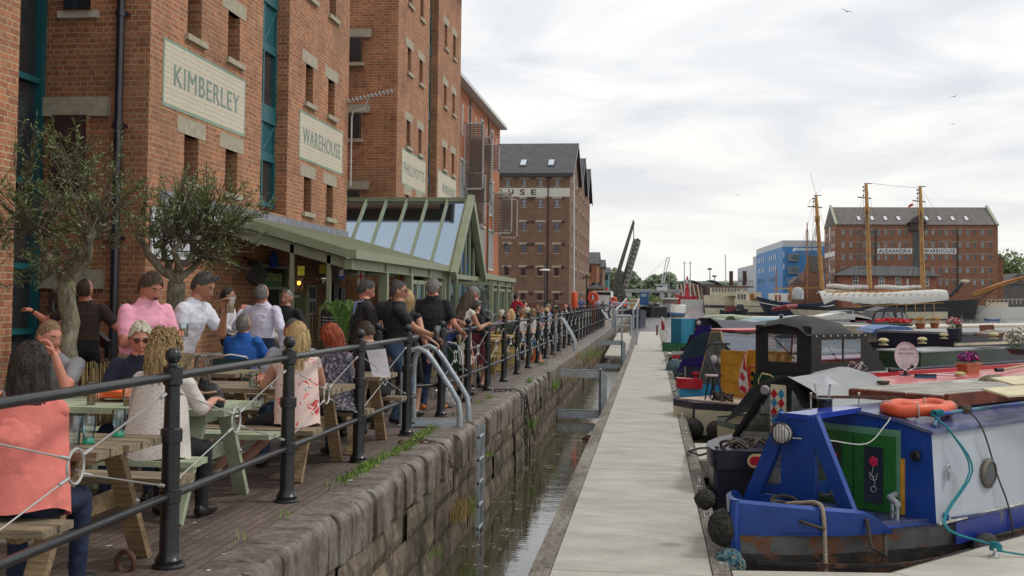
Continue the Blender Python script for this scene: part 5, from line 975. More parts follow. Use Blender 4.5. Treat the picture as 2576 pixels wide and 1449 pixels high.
SY7=186;Q=lambda x,y:onY(*c3(x,y),SY7);t=Thing('work_barge','black work barge with tall blue box cabin','barge',Q(890,1215));mb=MB();hull(mb,(Q(780,0).x,SY7,0),(Q(1010,0).x,SY7+2,0),5,Q(0,1095).z,bands=((0,1,0),),fine=.06,sheer=.05);t.part('hull',mb,HB)
mb=MB();a=Q(755,930);b=Q(860,1085);mb.box(a.x,b.x,SY7,SY7+3,b.z,a.z);cb_=t.part('cabin',mb,mat('box_blue',(.02,.10,.26),.5));mb=MB();mb.box(Q(775,0).x,Q(840,0).x,SY7-.04,SY7,Q(0,975).z,Q(0,940).z);t.part('window',mb,mat('pale_blue_glass2',(.3,.36,.38),.2),cb_)
mb=MB();
for i in range(9): mb.ball(Q(880+i*11,1075+random.uniform(-8,4)),(.5,.5,.35),6,jit=.2)
t.part('deck_clutter',mb,mat('mixed_clutter',(.2,.17,.16),.7,var=.9,scale=2),kind='stuff')
SY8=118;Q=lambda x,y:onY(*c3(x,y),SY8);t=Thing('cabin_cruiser','small navy boat with cream cabin behind the gangway rails','boat',Q(720,1300));mb=MB();c=Q(720,1300);hull(mb,(c.x,SY8-2,0),(c.x-1,SY8+7,0),2.6,Q(0,1150).z,bands=((0,.1,1),(.1,1,0)),fine=.3,rake=.4,sheer=.3);t.part('hull',mb,[HN,HW],smooth=True);mb=MB();mb.box(Q(650,0).x,Q(755,0).x,SY8,SY8+3,Q(0,1150).z,Q(0,1015).z,0);mb.box(Q(645,0).x,Q(760,0).x,SY8-.1,SY8+3.1,Q(0,1015).z,Q(0,1003).z,1);t.part('cabin',mb,[mat('amber_cabin',(.4,.25,.1)),SAIL])
Q=lambda x,y:onY(*c3(x,y),135);t=Thing('passenger_launch','white passenger launch moored at the quay beside the lifebuoy post','boat',Q(310,1080));mb=MB();mb.box(Q(215,0).x,Q(425,0).x,135,142,Q(0,1080).z,Q(0,925).z,0);mb.box(Q(208,0).x,Q(415,0).x,134.8,142,Q(0,925).z,Q(0,912).z,0);mb.box(Q(228,0).x,Q(415,0).x,134.95,135,Q(0,962).z,Q(0,930).z,1);t.part('superstructure',mb,[WHP,GLASS_DARK]);mb=MB();mb.box(Q(258,0).x,Q(352,0).x,134.9,134.95,Q(0,1030).z,Q(0,965).z);t.part('front_panel',mb,SAIL);mb=MB();mb.lathe([(.15,0),(.15,.35)],Q(365,912),8);t.part('beacon',mb,mat('red_beacon',(.6,.03,.03)))
SY9=216;Q=lambda x,y:A3(x,y,SY9);t=Thing('ketch','white yacht hull with cream covers at the far right','boat',Q(2400,965));mb=MB();hull(mb,(Q(2235,0).x,SY9,0),(Q(2720,0).x,SY9,0),4.5,Q(0,868).z,rake=1,bands=((0,.1,1),(.1,1,0)),sheer=.35,fine=.35);t.part('hull',mb,[HW,HD],smooth=True);mb=MB();mb.box(Q(2330,0).x,Q(2455,0).x,SY9-1,SY9+1,Q(0,875).z,Q(0,838).z);t.part('deckhouse',mb,SAILB)
mb=MB();
for k in range(10): mb.bar(Q(2330+k*28,845),Q(2330+k*28,875),.06,.06)
mb.bar(Q(2330,845),Q(2600,845),.06,.06);t.part('railing',mb,WHP)
Q=lambda x,y:A3(x,y,196);mb=MB();hull(mb,(Q(2312,0).x,196,0),(Q(2405,0).x,196,0),1.5,Q(0,950).z,rake=.3,bands=((0,1,0),),sheer=.25);single('rowing_boat',mb,mat('boat_blue',(.03,.1,.33)),'small blue tender floating below the white yacht','boat')
Q=lambda x,y:A3(x,y,190);t=Thing('landing_stage','low floating stage in front of the black bow','pontoon',Q(2130,965));mb=MB();mb.box(Q(2030,0).x,Q(2240,0).x,190,193,WZ-.1,Q(0,960).z);t.part('deck',mb,mat('mossy_deck',(.12,.13,.10)))
Q=lambda x,y:A3(x,y,150);t=Thing('inflatable_dinghy','dark red inflatable dinghy lying on deck near the navy ship','dinghy',Q(980,905));mb=MB();p0,p1=Q(905,912),Q(1050,888);mb.tube([p0,p0.lerp(p1,.5)+Vector((0,-1,.05)),p1],[.28,.36,.25],10);mb.tube([p0+Vector((0,1.5,0)),p1+Vector((0,1.2,0))],[.28,.25],10);mb.tube([p0,p0+Vector((0,1.5,0))],.28,8);t.part('tube',mb,mat('maroon_rubber',(.2,.02,.025),.5),smooth=True)
Q=lambda x,y:A3(x,y,160);t=Thing('narrowboat','maroon narrowboat with dark tonneau cover far across the basin','boat',Q(640,940));mb=MB();hull(mb,(Q(712,0).x,160,0),(Q(575,0).x,163,0),2.1,Q(0,915).z,bands=((0,1,0),),sheer=.3,rake=.4);t.part('hull',mb,HB);mb=MB();mb.box(Q(578,0).x,Q(650,0).x,160.3,162.3,Q(0,920).z,Q(0,885).z);t.part('cabin',mb,mat('maroon_panel',(.16,.03,.03)));mb=MB();mb.prism([Q(640,915),Q(655,880),Q(690,878),Q(705,915)],(0,1.8,0));t.part('cover',mb,HD)
for x,yt,lab in((1582,655,'tall slim lamp post far beyond the lightship'),(1638,738,'short slim lamp post right of the tall one')):
 Q=lambda a,b:onY(*c3(a,b),330);mb=MB();mb.tube([Q(x,1000),Q(x,yt)],[.2,.12],6);mb.box(Q(x,0).x-.6,Q(x,0).x+.6,329.7,330.3,Q(0,yt).z,Q(0,yt).z+.5);single('lamp_post',mb,mat('dark_grey_metal',(.1,.1,.1)),lab,'lamp post')
GU=mat('gull_white',(.5,.5,.5),.7);GD=mat('gull_grey',(.09,.09,.1),.7)
def gull(p,s,bank,label):
 mb=MB(Matrix.Translation(p)@Matrix.Rotation(bank,4,'Y')@Matrix.Scale(s,4));mb.ball((0,0,0),(.07,.22,.06),8,1)
 for sg in(-1,1): mb.add([(0,.08,.02),(sg*.3,.12,.14),(sg*.62,.0,.06),(sg*.3,0,.13),(0,-.08,.02),(0,.08,0),(sg*.3,.12,.12),(sg*.62,0,.05),(sg*.3,0,.11),(0,-.08,0)],[(0,1,3,4),(1,2,3),(5,8,6),(5,9,8),(6,8,7),(0,5,6,1),(1,6,7,2),(2,7,8,3),(3,8,9,4)],0)
 single('gull',mb,[GD,GU],label,'gull',group='gulls in the sky')
gull(onY(2130,29,60),.55,R(20),'dark gull flying highest near the top of the sky');gull(onY(2402,243,80),.7,R(-25),'gull gliding on the right side of the sky');gull(onY(2050,498,198),2.6,R(-50),'large gull with raised wing at the top of the leftmost tall mast');gull(onY(2397,312,110),.6,0,'tiny gull low in the right sky');gull(onY(1854,491,110),.6,R(10),'tiny gull above the blue building')
for i in range(14):
 p=G(random.uniform(2440,2575),random.uniform(806,822),WZ);gull(p+Vector((0,0,.1)),.9,R(random.uniform(-10,10)),'gull resting on the water by the right hand boats');
# == QUAY RAILING
RX=-2.70;PY=[4.06+2.07*i for i in range(0,30)]
WIRE=mat('steel_wire',(.45,.45,.43),.4,.6,var=0)
def post_proto():
 t=Thing('railing_post','x','railing post',(0,0,0),local=True,group='black iron posts of the quayside railing')
 mb=MB();mb.lathe([(r*.80,z) for r,z in[(.115,0),(.115,.012),(.095,.022),(.098,.045),(.075,.07),(.068,.09),(.066,.36),(.076,.365),(.076,.435),(.064,.44),(.062,.70),(.076,.705),(.076,.775),(.056,.785),(.052,1.02),(.068,1.03),(.068,1.125),(.04,1.135),(.03,1.155)]],n=20)
 p=t.part('shaft',mb,BLACKIRON,smooth=True)
 mb=MB();mb.ball((0,0,1.19),.047,16);t.part('ball_finial',mb,BLACKIRON,p,smooth=True)
 return t.o
proto=post_proto();order=['first','second','third','fourth','fifth','sixth','seventh','eighth','ninth','tenth','eleventh','twelfth','thirteenth','fourteenth','fifteenth','sixteenth','seventeenth','eighteenth','nineteenth','twentieth','twenty-first','twenty-second','twenty-third','twenty-fourth','twenty-fifth','twenty-sixth','twenty-seventh','twenty-eighth','twenty-ninth']
for i,y in enumerate(PY[1:]):
 lab='black iron ball topped railing post, '+order[i]+' along the quay from the camera'
 if i==0: proto.location=(RX,y,0);proto['label']=lab
 else: dup(proto,(RX,y,0),label=lab)
dup(proto,(RX-.48,12.9,0),label='black ball topped post set back left of the ladder hoops');dup(proto,(RX-.55,14.4,0),label='black ball topped post behind the man in the black polo shirt')
def rail(pts,label,r=.026,th=None):
 mb=MB();mb.tube(pts,r,10);single('rail',mb,BLACKIRON,label,'rail',smooth=True)
rail([(RX,2.0,1.075),(RX,12.85,1.075),],'near black top rail running from the left edge to the ladder gap');rail([(RX,2.0,.40),(RX,12.8,.40)],'near black lower rail running from the left edge to the ladder gap',.024)
rail([(RX-.5,13.0,1.05),(RX-.5,14.0,1.05),(RX-.15,14.3,1.06),(RX,14.5,1.075),(RX,64,1.075)],'far black top rail running on from the ladder gap');rail([(RX-.5,13.0,.40),(RX-.5,14.0,.4),(RX-.15,14.3,.4),(RX,14.5,.40),(RX,64,.40)],'far black lower rail running on from the ladder gap',.024)
def wires(y0,y1):
 t=Thing('wire_brace','crossed steel wires with a centre ring in the railing bay at '+str(0),'wire brace',(0,0,0),local=True)
 return t
def wirebay():
 t=Thing('wire_brace','x','wire brace',(0,0,0),local=True,group='crossed wires in the railing bays')
 c=Vector((0,1.0,.72));h=.083
 mb=MB();mb.tube([c+Vector((0,h*.93*math.cos(a),h*math.sin(a))) for a in[2*math.pi*k/24 for k in range(24)]],.0075,8,closed=True);t.part('ring',mb,WIRE,smooth=True)
 for y,z,sy,sz in((.06,.98,-1,1),(1.98,.98,1,1),(.06,.47,-1,-1),(1.98,.47,1,-1)):
  e=c+Vector((0,sy*h*.8,sz*h*.55));mb=MB();p=Vector((0,y,z));mb.tube([p,e],.0045,5);mb.tube([p,p.lerp(e,.07)],.011,6);mb.tube([e,e.lerp(p,.09)],.010,6);t.part('wire',mb,WIRE)
 return t.o
wb=wirebay();bays=[PY[k] for k in range(0,4)]+[PY[k] for k in range(5,22)]
for i,y in enumerate(bays):
 lab='crossed steel wires with a ring in the '+(order[i] if i<4 else order[i+1])+' railing bay from the camera'
 if i==0: wb.location=(RX,y,0);wb['label']=lab
 else: dup(wb,(RX,y,0),label=lab)
mb=MB()
for k in range(9): mb.torus((RX+.03,22+1.37*k+.5,.42),.13,.006,(1,0,0),14,4)
single('hanging_rope_loops',mb,WIRE,'loose loops of cord hung along the lower rail','cord loops')
t=Thing('quay_ladder','galvanised ladder going down the quay wall with two tall grab hoops','ladder',(-2.2,13.5,0))
for y in(13.22,13.86):
 mb=MB();pts=[(-2.95,y,0),(-2.95,y,.66),(-2.93,y,.80),(-2.86,y,.90),(-2.76,y,.93),(-2.66,y,.88),(-2.58,y,.78),(-2.34,y,.42),(-2.27,y,.30),(-2.25,y,.16),(-2.25,y,0)];mb.tube(pts,.032,10);mb.tube([(-2.25,y,.0),(-2.25,y,.13)],.038,10);mb.tube([(-2.95,y,.0),(-2.95,y,.13)],.038,10);t.part('grab_hoop',mb,STEEL,smooth=True)
mb=MB();
for k in range(22): mb.box(-2.98,-2.33,13.1+k*.038,13.112+k*.038,.018,.028)
mb.box(-2.98,-2.33,13.09,13.95,.012,.018);t.part('grating',mb,STEEL)
for y in(13.26,13.62): mb=MB();mb.box(-2.05,-2.01,y,y+.02,-1.5,-.0);t.part('stile',mb,STEEL)
for k in range(5): mb=MB();mb.tube([(-2.03,13.26,-.12-.27*k),(-2.03,13.63,-.12-.27*k)],.016,8);t.part('rung',mb,STEEL)
t=Thing('quay_ladder','second pair of grey ladder hoops further along the railing','ladder',(-2.3,33,0))
for y in(33.0,33.6):
 mb=MB();mb.tube([(-2.8,y,0),(-2.8,y,.85),(-2.72,y,.97),(-2.62,y,.95),(-2.35,y,.5),(-2.25,y,.3),(-2.25,y,0)],.035,8);t.part('grab_hoop',mb,STEEL,smooth=True)
t=Thing('quay_ladder','third pair of grey ladder hoops near the gangway','ladder',(-2.3,62,0))
for y in(60.0,60.7):
 mb=MB();mb.tube([(-2.7,y,1.0),(-2.35,y,.5),(-2.1,y,.4),(-2.05,y,0)],.045,8);t.part('grab_hoop',mb,STEEL,smooth=True)
t=Thing('gangway','galvanised gangway with handrails at the far end of the pontoon','gangway',(-1,52,PZ));D=lambda x,y,Y:onY(*c3(x,y),Y)
mb=MB();mb.prism([(-1.9,46,PZ+.1),(-1.06,46,PZ+.1),(-1.1,64,PZ+.5),(-1.9,64,PZ+.5)],(0,0,-.1));t.part('ramp',mb,GRP)
for (x0,x1,y0,y1,Y) in((470,650,1215,1440,38),(440,725,1065,1360,52)):
 mb=MB();a=D(x0,y1,Y);b=D(x1,y0,Y)
 for x in(a.x,b.x): mb.tube([(x,Y,a.z),(x,Y,b.z)],.04,8)
 mb.tube([(a.x,Y,b.z),(b.x,Y,b.z)],.04,8);mb.tube([(a.x,Y,(a.z+b.z)/2),(b.x,Y,(a.z+b.z)/2)],.03,8);t.part('gate',mb,STEEL)
for x0 in(545,720):
 mb=MB();a=D(x0,1070,52);b=D(x0,1360,42)
 mb.tube([(a.x,52,a.z),(a.x,60,a.z+.25)],.04,8);mb.tube([(a.x,52,a.z),(a.x,52,PZ+.3)],.04,8);mb.tube([(a.x,42,b.z+.0),(a.x,42,a.z-.2),(a.x,52,a.z)],.04,8);t.part('handrail',mb,STEEL)
mb=MB();mb.tube([D(958,1440,75),D(958,1320,75)],.07,8);single('mooring_pole',mb,mat('rusty_pole',(.14,.09,.06),.8),'thin rusty mooring pole at the far end of the pontoon','pole')
OR=mat('lifebuoy_orange',(.62,.075,.02),.5,var=.1)
p=onX(1444,760,-2.75);t=Thing('lifebuoy_post','tall white pole with edge-on orange lifebuoy case at the railing','lifebuoy post',(p.x,p.y,0));mb=MB();q=onY(1443,440,p.y);mb.tube([(p.x,p.y,0),(p.x-.05,p.y,q.z)],[.05,.035],8);t.part('pole',mb,BLIND);mb=MB();mb.lathe([(.0,-.33),(.08,-.29),(.11,-.16),(.11,.2),(.08,.28),(0,.3)],(p.x+.02,p.y-.1,1.5),14);t.part('lifebuoy_case',mb,OR,smooth=True)
p=onX(1492,748,-2.6);t=Thing('lifebuoy_post','round orange lifebuoy housing on a red post beyond the railing','lifebuoy post',(p.x,p.y-1,0));c=onY(1492,748,52);mb=MB();mb.torus(c,.20,.06,(0,1,0),24,8);t.part('lifebuoy',mb,OR,smooth=True);mb=MB();mb.lathe([(.16,-.03),(.16,.03)],c,20,ax=(0,1,0));mb.box(c.x-.05,c.x+.05,c.y-.06,c.y-.04,c.z-.11,c.z+.10,1);t.part('backing',mb,[mat('ring_red',(.45,.03,.03),.5),BLIND]);mb=MB();mb.box(c.x-.05,c.x+.05,c.y,c.y+.06,0,c.z-.25);t.part('post',mb,mat('ring_red',(.45,.03,.03)))
for u,v,Y,lab in((1545,757,75,'orange lifebuoy seen past the gangway, the nearer of the two'),(1573,763,95,'smaller orange lifebuoy hanging further down the quay')):
 mb=MB();mb.torus(onY(u,v,Y),.22,.08,(.8,.6,0),16,8);single('lifebuoy',mb,OR,lab,'lifebuoy',smooth=True)
t=Thing('litter_bin','black litter bin with arched hood near the dark warehouse','bin',onY(1385,800,60));c=onY(1385,785,60);mb=MB();mb.box(c.x-.28,c.x+.28,59.8,60.3,0,1.1);t.part('body',mb,BLACKIRON);mb=MB();mb.tube([(c.x-.34,60,.0),(c.x-.34,60,1.15),(c.x-.22,60,1.4),(c.x,60,1.47),(c.x+.22,60,1.4),(c.x+.34,60,1.15),(c.x+.34,60,0)],.035,6);t.part('hoop',mb,BLACKIRON)
t=Thing('cross_railing','thin black railing crossing the quay in front of the dark warehouse','railing',(-7,72,0));mb=MB()
for z in(.25,.75,1.2): mb.tube([(-16,72,z),(-2.8,72,z)],.025,6)
t.part('rails',mb,BLACKIRON)
for k in range(8): mb=MB();mb.tube([(-15+1.7*k,72,0),(-15+1.7*k,72,1.3)],.05,8);mb.ball((-15+1.7*k,72,1.36),.07,8);t.part('post',mb,BLACKIRON)
def lamp(u,vt,Y,label,arms=1):
 p=onY(u,vt,Y);t=Thing('street_lamp',label,'street lamp',(p.x,Y,0));mb=MB();mb.tube([(p.x,Y,0),(p.x,Y,p.z)],[.09,.06],8);t.part('column',mb,BLACKIRON);mb=MB();mb.lathe([(.5,0),(.45,.08),(.1,.14)],(p.x+.0,Y,p.z-.9),12) if arms==1 else mb.tube([(p.x-.6,Y,p.z-.5),(p.x,Y,p.z-.3),(p.x+.6,Y,p.z-.5)],.08,6);t.part('lamp_head',mb,WHP if arms==1 else BLACKIRON)
lamp(1371,655,100,'slim black street lamp with pale disc head in front of the dark warehouse');lamp(1476,690,135,'black lamp standard with a cluster of heads at the quay corner',2)
# == PICNIC TABLES
def wood(name,c,st=None,bump=.5):
 return mat(name,c,.8,var=.35,scale=3,stretch=(1.2,14,14),bump=bump,bscale=12,stain=st,stains=(.6,.75),sscale=2)
WNAT=wood('weathered_pine',(.235,.185,.12),(.14,.135,.10));WGRN=mat('sage_table_paint',(.33,.38,.26),.7,var=.2,scale=5,bump=.15,stain=(.22,.22,.15),stains=(.66,.8));WLEG=wood('pine_leg',(.30,.21,.115),(.2,.15,.09));WYEL=wood('yellow_pine',(.42,.30,.11))
BOLT=mat('zinc_bolt',(.5,.5,.5),.4,.7,var=0)
def picnic(x1,yc,L_,m,ml,label,rot=0):
 """long axis along X, right-hand end at x1"""
 t=Thing('picnic_table',label,'picnic table',(x1-L_/2,yc,0),rot,local=True,group='picnic tables along the railing');h=L_/2;rn=random.Random(int(yc*10))
 for k in range(5):
  y=-.36+.155*k;mb=MB();e=rn.uniform(-.012,.012);mb.box(-h,h+e,y,y+.135,.70+rn.uniform(-.002,.003),.742);t.part('top_plank',mb,m)
 for s in(-1,1):
  for k in range(2):
   y0=.60+.14*k;mb=MB();e=rn.uniform(-.012,.012);mb.box(-h,h+e,*sorted((s*y0,s*(y0+.125))),.42,.458);t.part('seat_plank',mb,m)
 for x in(-h+.28,h-.22):
  for s in(-1,1):
   mb=MB();mb.bar((x,s*.22,.70),(x,s*.62,0),.05,.105,up=(1,0,0));t.part('leg',mb,ml)
   mb=MB()
   for yy,zz in((.27,.64),(.43,.36)): mb.lathe([(.014,0),(.009,.012)],(x+.055,s*yy,zz),8,ax=(1,0,0))
   t.part('bolts',mb,BOLT)
  mb=MB();mb.prism([(x-.05,-.72,.42),(x-.05,-.60,.33),(x-.05,.60,.33),(x-.05,.72,.42)],(-.045,0,0));t.part('seat_bearer',mb,ml);mb=MB();mb.box(x-.095,x-.05,-.33,.33,.61,.70);t.part('top_bearer',mb,ml)
 return t
picnic(-2.74,5.72,1.5,WNAT,WLEG,'weathered brown picnic table nearest the camera with three empty glasses on it')
picnic(-2.93,7.85,1.75,WGRN,WGRN,'sage green painted picnic table with the orange bag and black handbag on it')
picnic(-2.68,9.65,1.5,WNAT,WLEG,'grey brown picnic table where the woman in the rose print top sits')
picnic(-2.66,11.3,1.4,WNAT,WLEG,'weathered picnic table just before the ladder hoops')
picnic(-4.15,11.3,1.4,WNAT,WLEG,'weathered picnic table left of the one before the ladder hoops')
for i,y in enumerate((19.9,21.9,24.0,26.2,28.6,31.0)):
 picnic(-2.95,y,1.5,WYEL,WYEL,'yellow pine picnic table, '+order[i]+' of the row in the seated crowd')
ALU=mat('polished_aluminium',(.62,.62,.62),.22,.9,var=0);DGN=mat('dark_green_mesh',(.012,.05,.035),.7,var=.3,scale=60)
def chair(x,y,rz,label):
 t=Thing('bistro_chair',label,'chair',(x,y,0),rz,group='aluminium bistro chairs',local=True);mb=MB()
 mb.tube([(-.26,-.22,0),(-.26,-.20,.45),(-.24,-.24,.72),(-.17,-.27,.84),(0,-.29,.87),(.17,-.27,.84),(.24,-.24,.72),(.26,-.20,.45),(.26,-.22,0)],.013,8);mb.tube([(-.24,.22,0),(-.26,.2,.62),(-.25,-.2,.64)],.013,8);mb.tube([(.24,.22,0),(.26,.2,.62),(.25,-.2,.64)],.013,8);mb.tube([(-.24,.2,.2),(.24,.2,.2)],.01,6);t.part('frame',mb,ALU,smooth=True)
 mb=MB();mb.loft([[(-.22,-.26,.62),(-.22,-.25,.63),(.22,-.25,.63),(.22,-.26,.62)],[(-.2,-.28,.82),(-.2,-.27,.82),(.2,-.27,.82),(.2,-.28,.82)]]);mb.box(-.22,.22,-.24,.22,.43,.45);mb.box(-.22,.22,-.26,-.25,.45,.62);t.part('seat_and_back',mb,DGN);return t
chair(-4.75,12.5,R(10),'aluminium chair with dark green back under the man in the royal blue polo');chair(-3.0,17.1,R(-20),'aluminium chair with dark green back right of the ladder hoops')
def roundtable(x,y,label):
 t=Thing('bistro_table',label,'table',(x,y,0),local=True);mb=MB();mb.lathe([(.36,0),(.37,.01),(.37,.03),(.36,.035)],(0,0,.71),24);t.part('top',mb,ALU,smooth=True);mb=MB();mb.tube([(0,0,.02),(0,0,.71)],.03,10);mb.tube([(-.28,-.28,.02),(0,0,.08),(.28,.28,.02)],.02,6);mb.tube([(.28,-.28,.02),(0,0,.08),(-.28,.28,.02)],.02,6);t.part('pedestal',mb,ALU,smooth=True)
roundtable(-4.9,13.6,'round metal table between the blue and turquoise polo shirts');roundtable(-3.2,18.3,'round metal table behind the railing right of the ladder');roundtable(-6.1,14.6,'tall round metal table by the brick wall')
# == GLASSES, BAGS
def glassobj(x,y,z,kind,fill,label,name='pint_glass',grp=None):
 t=Thing(name,label,'glass',(x,y,z),local=True,group=grp)
 prof={'pint':[(.033,0),(.034,.02),(.036,.06),(.044,.15),(.043,.152)],'tulip':[(.030,0),(.031,.02),(.027,.045),(.036,.075),(.040,.11),(.037,.145)],'tall':[(.03,0),(.03,.16)],'tumbler':[(.034,0),(.037,.12)],'wine':[(.03,0),(.005,.01),(.005,.07),(.03,.10),(.035,.13),(.03,.16)]}[kind]
 mb=MB();n=16;vs=[];fs=[]
 for r,h in prof:
  for j in range(n): a=6.2832*j/n;vs.append((r*math.cos(a),r*math.sin(a),h))
 for i in range(len(prof)-1):
  for j in range(n): fs.append((i*n+j,i*n+(j+1)%n,(i+1)*n+(j+1)%n,(i+1)*n+j))
 fs.append(tuple(range(n)));mb.add(vs,fs);t.part('glass',mb,mat('green_tinted_base',(.03,.35,.2),.15,alpha=.5) if 0 else PINT,smooth=True)
 mb=MB()
 if fill:
  h1=prof[-1][1]*fill[1];pr=[(r*.93,h+.004) for r,h in prof if h<h1];mb.lathe(pr+[(pr[-1][0]*1.02,h1)],n=14);t.part('beer',mb,mat(*fill[0]),smooth=True)
  if len(fill)>2: mb=MB();mb.lathe([(pr[-1][0]*1.02,h1),(pr[-1][0]*1.04,h1+.012)],n=14);t.part('foam',mb,BLIND)
 elif kind=='tulip': mb.lathe([(.031,0),(.032,.018),(.029,.03)],n=14);t.part('base',mb,mat('green_glass_base',(.02,.42,.25),.1,spec=1),smooth=True)
 return t
AMB=('amber_beer',(.50,.22,.015),.25);GLD=('golden_beer',(.55,.34,.02),.25)
p=G(205,1125,.742);
g1=G(188,1118,.745);g2=G(218,1112,.745);g3=G(298,1097,.745)
glassobj(g1.x-.01,g1.y,.745,'pint',None,'empty clear pint glass left of the two green based tumblers','pint_glass');glassobj(g2.x+.03,g2.y-.04,.745,'tulip',None,'empty green based tumbler in the middle of the nearest table');glassobj(g3.x,g3.y,.745,'tulip',None,'empty green based tumbler right of the other two on the nearest table')
g=G(229,1017,.745);glassobj(g.x,g.y,.745,'tall',(AMB,.8),'tall glass of amber beer on the green table left of the orange bag');g=G(322,1020,.745);glassobj(g.x,g.y,.745,'pint',(AMB,.3),'part drunk pint held right of the orange bag')
g=G(700,968,.745);glassobj(g.x,g.y,.745,'pint',(GLD,.75),'half full golden pint on the table in front of the rose print top');g=G(683,972,.745);glassobj(g.x,g.y,.745,'wine',None,'stemmed empty glass beside the golden pint');
for u,v,Y,l in((1155,850,15.6,'golden pint behind the railing left of the woman in the cream dress'),(585,850,14.4,'pint glass on the tall table near the man in the tie')): g=onY(u,v,Y);glassobj(g.x,g.y,max(.74,g.z-.1),'pint',(GLD,.8),l)
def blob(c,r,seed,n=20,k=12,amp=.3,fr=7,flat=0):
 rnd=random.Random(seed);ph=[rnd.uniform(0,6.28) for _ in range(6)];mb=MB();mb.ball(c,r,n);c=Vector(c)
 for i,v in enumerate(mb.v):
  d=v-c;a=math.atan2(d.y,d.x);q=1+amp*(.5*math.sin(fr*a+ph[0]+4*d.z/r[2])+.35*math.sin(2*fr*.7*a+ph[1]-6*d.z/r[2])+.3*math.sin(9*d.z/r[2]+ph[2]+2*a));mb.v[i]=c+Vector((d.x*q,d.y*q,d.z*(1+amp*.3*math.sin(3*a+ph[3])) if d.z>0 else d.z*flat if flat else d.z*q))
 return mb
g=G(290,1010,.75);single('carrier_bag',blob((g.x,g.y+.12,.79),(.19,.13,.10),4,flat=.3,amp=.22),mat('orange_polythene',(.75,.13,.03),.35,var=.15,bump=.5,bscale=14),'crumpled orange plastic carrier bag on the sage green table','bag',smooth=True)
p=G(535,1022,.75);t=Thing('handbag','black leather handbag with looped handles standing on the sage green table','handbag',(p.x,p.y,.745));mb=MB();
mb.loft([[(p.x+(-.12+.21*((math.cos(a)+1)/2))*k-.02*f,p.y+.055*k*q*math.sin(a),.745+.21*f-.05*f*f*(math.cos(a)+1)/2) for a in[.35*j for j in range(18)]] for f,k,q in((0,.92,.9),(.1,1,1),(.4,1.0,1.1),(.7,.86,.8),(.95,.66,.45),(1,.6,.25))]);t.part('body',mb,mat('black_leather',(.015,.016,.02),.35,bump=.3,bscale=20));mb=MB();mb.tube(sm([(p.x-.10,p.y-.02,.92),(p.x-.13,p.y,1.02),(p.x-.11,p.y,1.11),(p.x-.06,p.y,1.04),(p.x-.01,p.y-.02,.91)]),.008,6);t.part('handle',mb,mat('brown_strap',(.12,.08,.06),.5));mb=MB();mb.tube(sm([(p.x-.11,p.y-.06,.87),(p.x-.03,p.y-.075,.85),(p.x+.05,p.y-.06,.86)]),.008,5);t.part('trim',mb,mat('tan_trim',(.45,.3,.2),.5))
g=G(370,990,.76);mb=MB();mb.box(g.x-.09,g.x+.09,g.y-.08,g.y+.08,.745,.80);single('food_box',mb,BLIND,'white polystyrene food box on the sage green table','box')
p=onY(945,915,11.0);mb=MB();mb.loft([[(p.x-.10+.02*k,p.y+.01*math.sin(k),p.z+.13-.07*k),(p.x+.09+.015*k,p.y+.03,p.z+.15-.07*k)] for k in range(5)],cap=False,closed=False);single('paper_sheet',mb,mat('white_paper',(.75,.75,.78),.7,var=.02),'white paper sheet tied to the top rail by a loop of string','paper')
p=onX(1150,1000,-2.72);mb=blob((p.x-.1,15.6,.12),(.13,.12,.15),8,amp=.15,flat=.8);single('white_bag',mb,mat('dirty_white_cloth',(.55,.53,.5),.8,bump=.4,bscale=9,stain=(.25,.12,.06),stains=(.66,.72)),'dirty white cloth bag on the ground by the rail beyond the ladder','bag',smooth=True)
p=G(1390,888,0);mb=MB();mb.lathe([(.17,0),(.17,.02),(.13,.03),(.06,.36),(.05,.37)],(-2.78,27.3,0),12);single('traffic_cone',mb,mat('faded_orange_cone',(.6,.16,.06),.6),'faded orange cone standing behind the railing posts','cone',smooth=True)
def chain(pts,r,name,label,m):
 mb=MB();pts=[Vector(p) for p in pts];L_=0;seg=r*3.2;i=0;cur=pts[0].copy();k=0;res=[]
 for a,b in zip(pts,pts[1:]):
  n_=max(1,int((b-a).length/seg))
  for j in range(n_): res.append((a.lerp(b,(j+.5)/n_),(b-a).normalized()))
 for k,(c,d) in enumerate(res):
  s=d.orthogonal().normalized();s=s if k%2 else d.cross(s);mb.tube([c+d*(r*1.9*math.cos(a))+s*(r*1.1*math.sin(a)) for a in[6.2832*q/8 for q in range(8)]],r*.42,5,closed=True)
 single(name,mb,m,label,'chain')
RUST=mat('rusty_chain',(.10,.05,.03),.85,var=.3,scale=20)
chain([(-2.62,11.6,.02),(-2.3,11.65,.03),(-2.15,11.7,-.02),(-2.08,11.75,-.25)],.022,'chain','rusty chain lying across the coping near the ladder',RUST)
c=onX(1310,1000,-2.1);chain([(-2.55,18.3,.03),(-2.2,18.4,.03),(-2.05,18.45,-.1),(-2.03,18.5,-1.2)],.026,'chain','dark chain hanging down the quay wall beyond the ladder',mat('dark_chain',(.03,.028,.025),.8))
mb=MB();mb.tube([(-2.04,18.5,-.05),(-2.03,19,-.5),(-2.02,19.8,-.95),(-2.02,20.6,-1.0),(-2.02,21.4,-.7),(-2.04,22,-.2)],.015,6);single('rope',mb,ROPE,'slack rope hanging in a curve on the quay wall','rope')
p=G(290,1449,0);mb=MB();mb.torus((p.x+.0,p.y+.12,.045),.06,.016,(.3,1,0),20,8);single('mooring_ring',mb,RUST,'rusty mooring ring at the bottom edge of the photo','ring',smooth=True)
mb=MB();mb.ball(G(1485,1105,WZ)+Vector((0,0,.02)),(.16,.10,.07),8,jit=.2);single('floating_debris',mb,RUST,'brown block floating in the strip of water beside the pontoon','debris')
